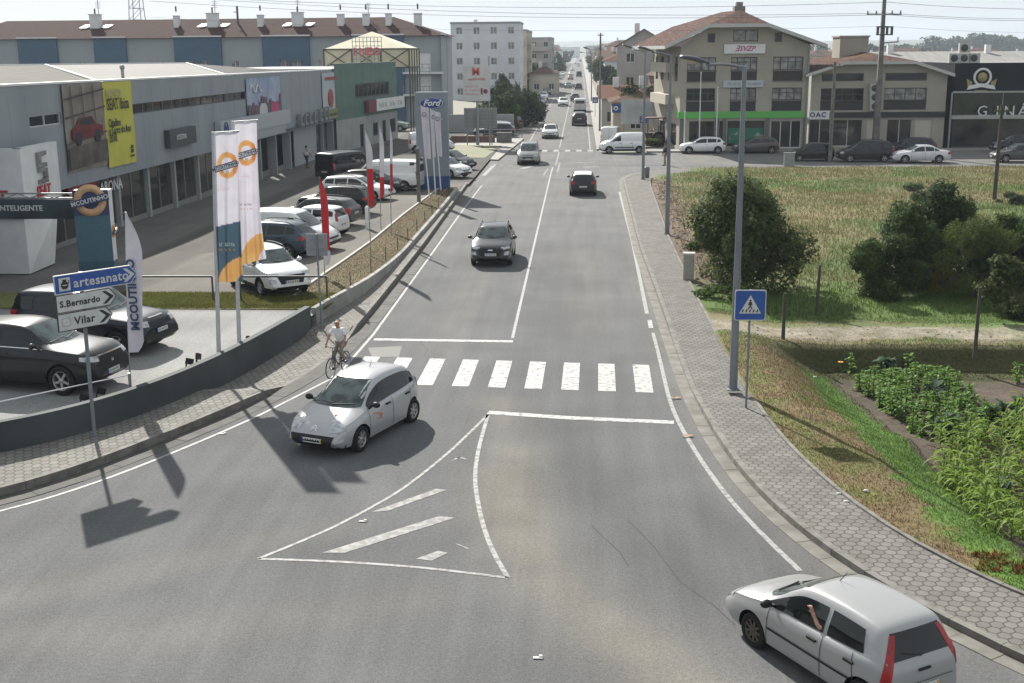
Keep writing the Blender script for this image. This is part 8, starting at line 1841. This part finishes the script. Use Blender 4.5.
# far road traffic (positions from the picture, in lanes)
def far(kind, label, col, px, heading, **k):
    p = G(*px); car(kind, label, col, p.x, p.y+2.1, heading, lod=1, **k)
far('bigsuv', 'black off-roader driving away in the right lane before the shops', BLACKC, (579.5, 126), 90)
far('bigvan', 'pale van ahead of the black off-roader', (.5, .51, .5), (580, 112), 90)
far('hatch', 'dark blue grey car driving away beyond the pale van', (.10, .12, .15), (575, 101.5), 90)
far('hatch', 'white car coming closer beside the parked row', WHITEC, (563, 106.5), -90)
far('suv', 'dark car driving away, nearest of the far queue', BLACKC, (578.5, 90), 90)
far('hatch', 'grey car coming closer in the far queue', GREYC, (568, 88.5), -90)
far('hatch', 'red brown car coming closer beyond the grey one', (.12, .05, .04), (570.5, 80), -90)
far('bigvan', 'black van driving away in the far queue', BLACKC, (579, 77), 90)
far('hatch', 'white car in the middle of the far queue', WHITEC, (571, 75.5), -90); far('hatch', 'silver car in the far queue', SILV, (572.5, 71), -90); far('bigvan', 'white van in the far distance', WHITEC, (578.5, 66.5), 90); far('hatch', 'faint pale car at the far end of the road', SILV, (575.5, 64), -90); far('hatch', 'tiny white car nearly at the vanishing point', WHITEC, (577.5, 60), -90); far('hatch', 'tiny dark car nearly at the vanishing point', BLACKC, (580.5, 61.5), 90)
# parked left of the far road
far('hatch', 'silver blue car parked first in the kerbside row left of the far road', (.20, .23, .26), (529.5, 114.5), -90)
for i, (px, col, kd) in enumerate((((540, 106), GREYC, 'hatch'), ((543, 100), WHITEC, 'estate'), ((546.5, 95), BLACKC, 'hatch'), ((549, 91), SILV, 'hatch'), ((551.5, 88), WHITEC, 'hatch'), ((556, 83), WHITEC, 'smallvan'), ((559, 79.5), SILV, 'hatch'), ((562, 76), WHITEC, 'hatch'))):
    far(kd, ['grey car second in the kerbside row of the far road', 'white estate third in the kerbside row', 'black car fourth in the kerbside row', 'silver car fifth in the kerbside row', 'white car sixth in the kerbside row', 'white van seventh in the kerbside row', 'silver car eighth in the kerbside row', 'white car at the end of the kerbside row'][i], col, px, -90, group='cars parked along the far road')
for i, (x, y, col, kd) in enumerate(((-9.3, 130.8, NAVY, 'estate'), (-9.5, 133.8, WHITEC, 'estate'), (-9.6, 136.6, (.3, .3, .31), 'hatch'), (-9.0, 142.6, BLACKC, 'mpv'), (-9.3, 147.5, WHITEC, 'hatch'), (-9.2, 151.5, (.12, .13, .15), 'estate'), (-9.4, 155.5, WHITEC, 'mpv'))):
    car(kd, ['dark blue estate parked across behind the low railing', 'white car parked behind the dark blue estate', 'grey car third behind the low railing', 'black car parked before the hedge trees', 'white car parked beside the white pillar', 'slate car parked past the white pillar', 'white people carrier parked last before the low white house'][i], col, x, y, 178 if i < 3 else 160, lod=1, group='cars parked across left of the far road')
# old farm tractor with box behind the crossing van
t = thing('tractor', 'old reddish tractor with open cab standing behind the white vans', 'tractor', (6.4, 117.5, 0), R(200)); RB = mat('rusty_red_paint', (.14, .06, .045), .7, c2=(.08, .05, .04), scale=5)
MB().box(-1.6, .3, -.5, .5, .8, 1.3).box(.3, 1.7, -.35, .35, .7, 1.35).build('bonnet', RB, t); mb = MB()
for x in (-1.4, .2):
    for y in (-.6, .6): mb.tube((x, y, 1.2), (x, y, 2.6), .05)
mb.build('cab_frame', RB, t); MB().box(-1.6, .4, -.75, .75, 2.6, 2.72).build('cab_roof', RB, t)
for x, r_ in ((-.8, .72), (1.3, .42)):
    for s_ in (1, -1): wheel_parts(t, x, s_*.8, r_, s_, RIMD, .35, 6, 1)
MB().box(-4.6, -1.9, -1.0, 1.0, .8, 1.9).build('trailer_box', mat('dark_brown_board', (.06, .04, .03)), t)
# red diffuser for the grey utility box on the verge before the black hatchback
t = thing('utility_box', 'plain grey box at the far edge of the field before the black hatchback', 'cabinet', (float(AY(789, 158, 96.2).x), 96.2, -.1)); MB().box(-.35, .45, 0, .4, 0, 1.1).build('body', GREYMET, t); MB().box(-.38, .48, -.03, .43, 1.1, 1.16).build('cap', GREYMET, t)
# ================================================================== PEOPLE
def skin_mesh(name, chains, m_, sub=2):
    """chains: dict of joints and edges -> one continuous skinned surface"""
    J, E = chains; names = list(J); me = bpy.data.meshes.new(name); me.from_pydata([J[k][0] for k in names], [(names.index(a), names.index(b)) for a, b in E], [])
    o = bpy.data.objects.new(name, me); COL.objects.link(o); sk = o.modifiers.new('s', 'SKIN'); sk.use_smooth_shade = True
    for i, k in enumerate(names):
        r = J[k][1]; r = (r, r) if not isinstance(r, tuple) else r; me.skin_vertices[0].data[i].radius = r; me.skin_vertices[0].data[i].use_root = (i == 0)
    sb_ = o.modifiers.new('u', 'SUBSURF'); sb_.levels = sub; dg = bpy.context.evaluated_depsgraph_get(); res = bpy.data.meshes.new_from_object(o.evaluated_get(dg)); bpy.data.objects.remove(o)
    res.materials.clear(); res.materials.append(m_)
    for p in res.polygons: p.use_smooth = True
    res.name = name; return res
def person(label, loc, rz, J, shirt, trousers, hair, sleeve='short', z=0, group=None):
    """J: joints; body looks towards +x in local space"""
    t = thing('person', label, 'person', loc, rz, group)
    Vj = {k: Vector(v) for k, v in J.items()}
    B = {'pelvis': (Vj['pelvis'], .12), 'waist': (Vj['pelvis'].lerp(Vj['chest'], .45), .115), 'chest': (Vj['chest'], (.13, .15)), 'neck': (Vj['neck'], .055), 'chin': (Vj['neck'].lerp(Vj['head'], .45), .062), 'head': (Vj['head'], (.085, .095)), 'crown': (Vj['head']+Vector((-.01, 0, .07)), .075)}
    E = [('pelvis', 'waist'), ('waist', 'chest'), ('chest', 'neck'), ('neck', 'chin'), ('chin', 'head'), ('head', 'crown')]
    for s_ in 'LR':
        B['sh'+s_] = (Vj['sh'+s_], .06); B['el'+s_] = (Vj['el'+s_], .043); B['wr'+s_] = (Vj['wr'+s_], .028); hd = (Vj['wr'+s_]-Vj['el'+s_]).normalized()
        B['pa'+s_] = (Vj['wr'+s_]+hd*.08, (.035, .02)); E += [('chest', 'sh'+s_), ('sh'+s_, 'el'+s_), ('el'+s_, 'wr'+s_), ('wr'+s_, 'pa'+s_)]
        B['hi'+s_] = (Vj['hi'+s_], .085); B['kn'+s_] = (Vj['kn'+s_], .058); B['an'+s_] = (Vj['an'+s_], .04); E += [('pelvis', 'hi'+s_), ('hi'+s_, 'kn'+s_), ('kn'+s_, 'an'+s_)]
        B['ft'+s_] = (Vj['an'+s_]+Vector((.13, 0, -.05)), (.035, .03)); E.append(('an'+s_, 'ft'+s_))
        for q in range(4):      # fingers
            b0 = B['pa'+s_][0]; side = hd.cross(Vector((0, 0, 1)));
            if side.length < .1: side = Vector((0, 1, 0))
            side.normalize(); f1 = b0+hd*.035+side*(.018*(q-1.5)); f2 = f1+hd*.03+Vector((0, 0, -.025)); B[f'f{q}a{s_}'] = (f1, .009); B[f'f{q}b{s_}'] = (f2, .008); E += [('pa'+s_, f'f{q}a{s_}'), (f'f{q}a{s_}', f'f{q}b{s_}')]
        th = B['wr'+s_][0]+hd*.04+side*.04; B['th'+s_] = (th, .010); B['tt'+s_] = (th+hd*.035+Vector((0, 0, -.01)), .009); E += [('wr'+s_, 'th'+s_), ('th'+s_, 'tt'+s_)]
    link('body', skin_mesh('body', (B, E), SKIN), t)
    k = 1.16
    S = {'waist': (Vj['pelvis'].lerp(Vj['chest'], -.02), .142), 'mid': (Vj['pelvis'].lerp(Vj['chest'], .5), .14), 'chest': (Vj['chest'], (.155, .175)), 'col': (Vj['chest'].lerp(Vj['neck'], .72), .075)}; SE = [('waist', 'mid'), ('mid', 'chest'), ('chest', 'col')]
    for s_ in 'LR':
        S['sh'+s_] = (Vj['sh'+s_], .078); S['el'+s_] = (Vj['sh'+s_].lerp(Vj['el'+s_], .8 if sleeve == 'short' else 1), .062); SE += [('chest', 'sh'+s_), ('sh'+s_, 'el'+s_)]
        if sleeve != 'short': S['wr'+s_] = (Vj['wr'+s_], .042); SE.append(('el'+s_, 'wr'+s_))
    link('shirt', skin_mesh('shirt', (S, SE), shirt), t)
    P_ = {'pelvis': (Vj['pelvis'], .138)}; PE = []
    for s_ in 'LR': P_['hi'+s_] = (Vj['hi'+s_], .10); P_['kn'+s_] = (Vj['kn'+s_], .075); P_['an'+s_] = (Vj['an'+s_]+Vector((0, 0, .04)), .06); PE += [('pelvis', 'hi'+s_), ('hi'+s_, 'kn'+s_), ('kn'+s_, 'an'+s_)]
    link('trousers', skin_mesh('trousers', (P_, PE), trousers), t)
    h = Vj['head']
    if hair is not None: MB().ball((h.x-.025, h.y, h.z+.045), .1, 14, 0, (1.0, .88, .82)).build('hair', hair, t)
    mb = MB(); mb.ball((h.x+.098, h.y, h.z-.01), .017, 8, 0, (1.1, .8, 1.4)); mb.build('nose', SKIN, t)
    for s_ in (1, -1): MB().ball((h.x+.082, h.y+s_*.033, h.z+.018), .011, 8).build('eye', SIGNK, t); MB().ball((h.x, h.y+s_*.09, h.z), .022, 8, 0, (.7, .4, 1.2)).build('ear', SKIN, t)
    MB().ball((h.x+.088, h.y, h.z-.05), .014, 8, 0, (.5, 1.8, .5)).build('mouth', mat('lips', (.25, .09, .08)), t)
    for s_ in 'LR': f = Vj['an'+s_]; MB().ball((f.x+.07, f.y, f.z-.045), .07, 10, 0, (1.9, .75, .65)).build('shoe', BLK, t)
    return t
def stand(step=.0, arm=.1): return dict(pelvis=(0, 0, .95), chest=(0.01, 0, 1.32), neck=(.01, 0, 1.5), head=(.03, 0, 1.64), shL=(0, .19, 1.42), shR=(0, -.19, 1.42), elL=(-arm*.6, .25, 1.14), elR=(arm*.6, -.25, 1.14), wrL=(arm*.3-.0, .25, .90), wrR=(arm*1.6, -.24, .91),
    hiL=(0, .09, .88), hiR=(0, -.09, .88), knL=(step*.5+.03, .10, .49), knR=(-step*.3+.02, -.10, .49), anL=(step, .10, .09), anR=(-step, -.10, .09))
HAIRG = mat('grey_hair', (.20, .18, .17), .8); HAIRD = mat('dark_hair', (.03, .025, .02), .8); SHW = mat('white_shirt', (.74, .74, .75), .85, c2=(.62, .62, .64), scale=9); SHK = mat('dark_jacket', (.02, .025, .04), .85); TRK = mat('khaki_trousers', (.20, .18, .14), .85); TRB = mat('dark_trousers', (.04, .045, .06), .85)
p = G(665, 165.5); person('person in a dark jacket standing at the field corner beside the lamp post', p, R(200), stand(.1, .08), SHK, mat('beige_trousers', (.22, .19, .15)), HAIRD, 'long')
p = GL(307, 168); person('person in a white shirt walking along the dealership front', p, R(60), stand(.22, .2), SHW, TRB, HAIRD)
p = G(562.5, 86.5); person('distant person at the roadside among the parked cars', (p.x-1.2, p.y, 0), R(-90), stand(.1), SHK, TRB, HAIRD, 'long')
# cyclist ------------------------------------------------------------------
fwp = G(330, 379.5, 0.02); rwp = G(346.5, 371, 0.02); cyd = Vector((-.28, -.96, 0)).normalized(); rzc = math.atan2(cyd.y, cyd.x)
cb = G(338, 376, .02); cb = Vector((cb.x, cb.y+.1, .03))
bt = thing('bicycle', 'dark city bicycle ridden down the sloping kerb at the zebra crossing', 'bicycle', cb, rzc); wr_ = .34
for nm, x in (('front', .52), ('rear', -.52)):
    mb = MB()
    mb.lathe([(wr_-.02, -.018), (wr_, -.012), (wr_+.006, 0), (wr_, .012), (wr_-.02, .018)], 30, 0, None, 'y', True); o = mb.build('wheel', TYRE, bt); o.location = (x, 0, wr_)
    m2 = MB(); m2.lathe([(wr_-.035, -.01), (wr_-.02, -.012), (wr_-.02, .012), (wr_-.035, .01)], 26, 0, None, 'y', True); m2.build('rim', RIM, o); m3 = MB()
    for i in range(14): a = 2*PI*i/14; m3.tube((0, .012*(-1)**i, 0), (math.cos(a)*(wr_-.03), 0, math.sin(a)*(wr_-.03)), .0022, n=4)
    m3.tube((0, -.04, 0), (0, .04, 0), .02); m3.build('spokes', RIM, o)
FR = mat('dark_blue_frame', (.03, .04, .06), .35); mb = MB(); bb = (-.08, 0, .30); st_ = (-.22, 0, .80); hd0 = (.36, 0, .74); hd1 = (.33, 0, .86)
for a, c_, r_ in ((bb, st_, .016), (bb, hd0, .02), (st_, hd1, .017), (bb, (-.52, .05, wr_), .01), (bb, (-.52, -.05, wr_), .01), (st_, (-.52, .05, wr_), .009), (st_, (-.52, -.05, wr_), .009), (hd0, hd1, .02)): mb.tube(a, c_, r_)
mb.build('frame', FR, bt); mb = MB(); mb.tube(hd0, (.52, .05, wr_), .012); mb.tube(hd0, (.52, -.05, wr_), .012); mb.build('fork', FR, bt)
mb = MB(); mb.path([(.20, .30, 1.02), (.30, .25, 1.03), (.36, .08, 1.0), (.33, 0, .98), (.36, -.08, 1.0), (.30, -.25, 1.03), (.20, -.30, 1.02)], .012, 8); mb.tube(hd1, (.33, 0, .98), .013); mb.build('handlebar', DARKMET, bt)
mb = MB(); mb.ball((-.26, 0, .93), .1, 12, 0, (1.35, .75, .35)); mb.tube(st_, (-.24, 0, .92), .012); mb.build('saddle', BLK, bt)
mb = MB(); mb.lathe([(.07, -.005), (.09, -.005), (.09, .005), (.07, .005)], 20, 0, Matrix.Translation((bb[0], -.05, bb[2])), 'y', True); mb.tube((bb[0], -.05, bb[2]), (bb[0]+.12, -.08, bb[2]-.12), .009); mb.tube((bb[0], .05, bb[2]), (bb[0]-.12, .08, bb[2]+.12), .009); mb.cbox((bb[0]+.12, -.13, bb[2]-.12), (.08, .09, .02)); mb.cbox((bb[0]-.12, .13, bb[2]+.12), (.08, .09, .02)); mb.build('crank', DARKMET, bt)
J = dict(pelvis=(-.27, 0, 1.04), chest=(-.14, 0, 1.42), neck=(-.08, 0, 1.58), head=(-.03, 0, 1.72), shL=(-.12, .19, 1.51), shR=(-.12, -.19, 1.51), elL=(.0, .30, 1.27), elR=(.02, -.30, 1.27), wrL=(.17, .29, 1.08), wrR=(.17, -.29, 1.08),
         hiL=(-.25, .09, .99), hiR=(-.25, -.09, .99), knL=(.12, .12, .83), knR=(.05, -.12, .66), anL=(-.18, .13, .52), anR=(.02, -.13, .28))
person('balding person in a white short sleeved shirt riding the dark bicycle', cb, rzc, J, SHW, TRK, None)
bt.scale = (.88,)*3; bpy.data.objects['person.003'].scale = (.88,)*3
# driver's arm in the open window of the leaving hatchback
ta = thing('person', 'arm of the driver bent upwards in the side window of the leaving hatchback', 'person', pu.location.copy(), pu.rotation_euler.z); ta.scale = (.95,)*3; ta.location += Vector((math.cos(pu.rotation_euler.z), math.sin(pu.rotation_euler.z), 0))*-.10
B = {'sh': (Vector((-.34, .50, 1.02)), .055), 'el': (Vector((-.14, .735, .985)), .045), 'wr': (Vector((.04, .70, 1.13)), .03), 'pa': (Vector((.10, .685, 1.19)), (.038, .022))}; E = [('sh', 'el'), ('el', 'wr'), ('wr', 'pa')]
for q in range(4): a_ = Vector((.135, .685-.018*(q-1.5), 1.215)); B[f'a{q}'] = (a_, .009); B[f'b{q}'] = (a_+Vector((.035, 0, .005-.004*q)), .008); E += [('pa', f'a{q}'), (f'a{q}', f'b{q}')]
B['t'] = (Vector((.075, .72, 1.15)), .01); B['u'] = (Vector((.11, .735, 1.165)), .009); E += [('wr', 't'), ('t', 'u')]
link('body', skin_mesh('body', (B, E), SKIN), ta); link('sleeve', skin_mesh('sleeve', ({'a': (Vector((-.36, .49, 1.02)), .075), 'b': (Vector((-.18, .70, .99)), .066)}, [('a', 'b')]), mat('pale_yellow_cloth', (.55, .50, .33), .85)), ta)
# ================================================================== AIR
def haze():
    m = bpy.data.materials.new('haze_air'); m.use_nodes = True; n = m.node_tree; n.nodes.remove(n.nodes['Principled BSDF']); v = n.nodes.new('ShaderNodeVolumePrincipled')
    v.inputs['Color'].default_value = (.78, .87, 1.0, 1); v.inputs['Density'].default_value = .00024; v.inputs['Anisotropy'].default_value = .1; n.links.new(v.outputs[0], n.nodes['Material Output'].inputs['Volume'])
    MB().box(-950, 950, -210, 5300, -3.6, 70).build('haze', m, kind='stuff')
haze()
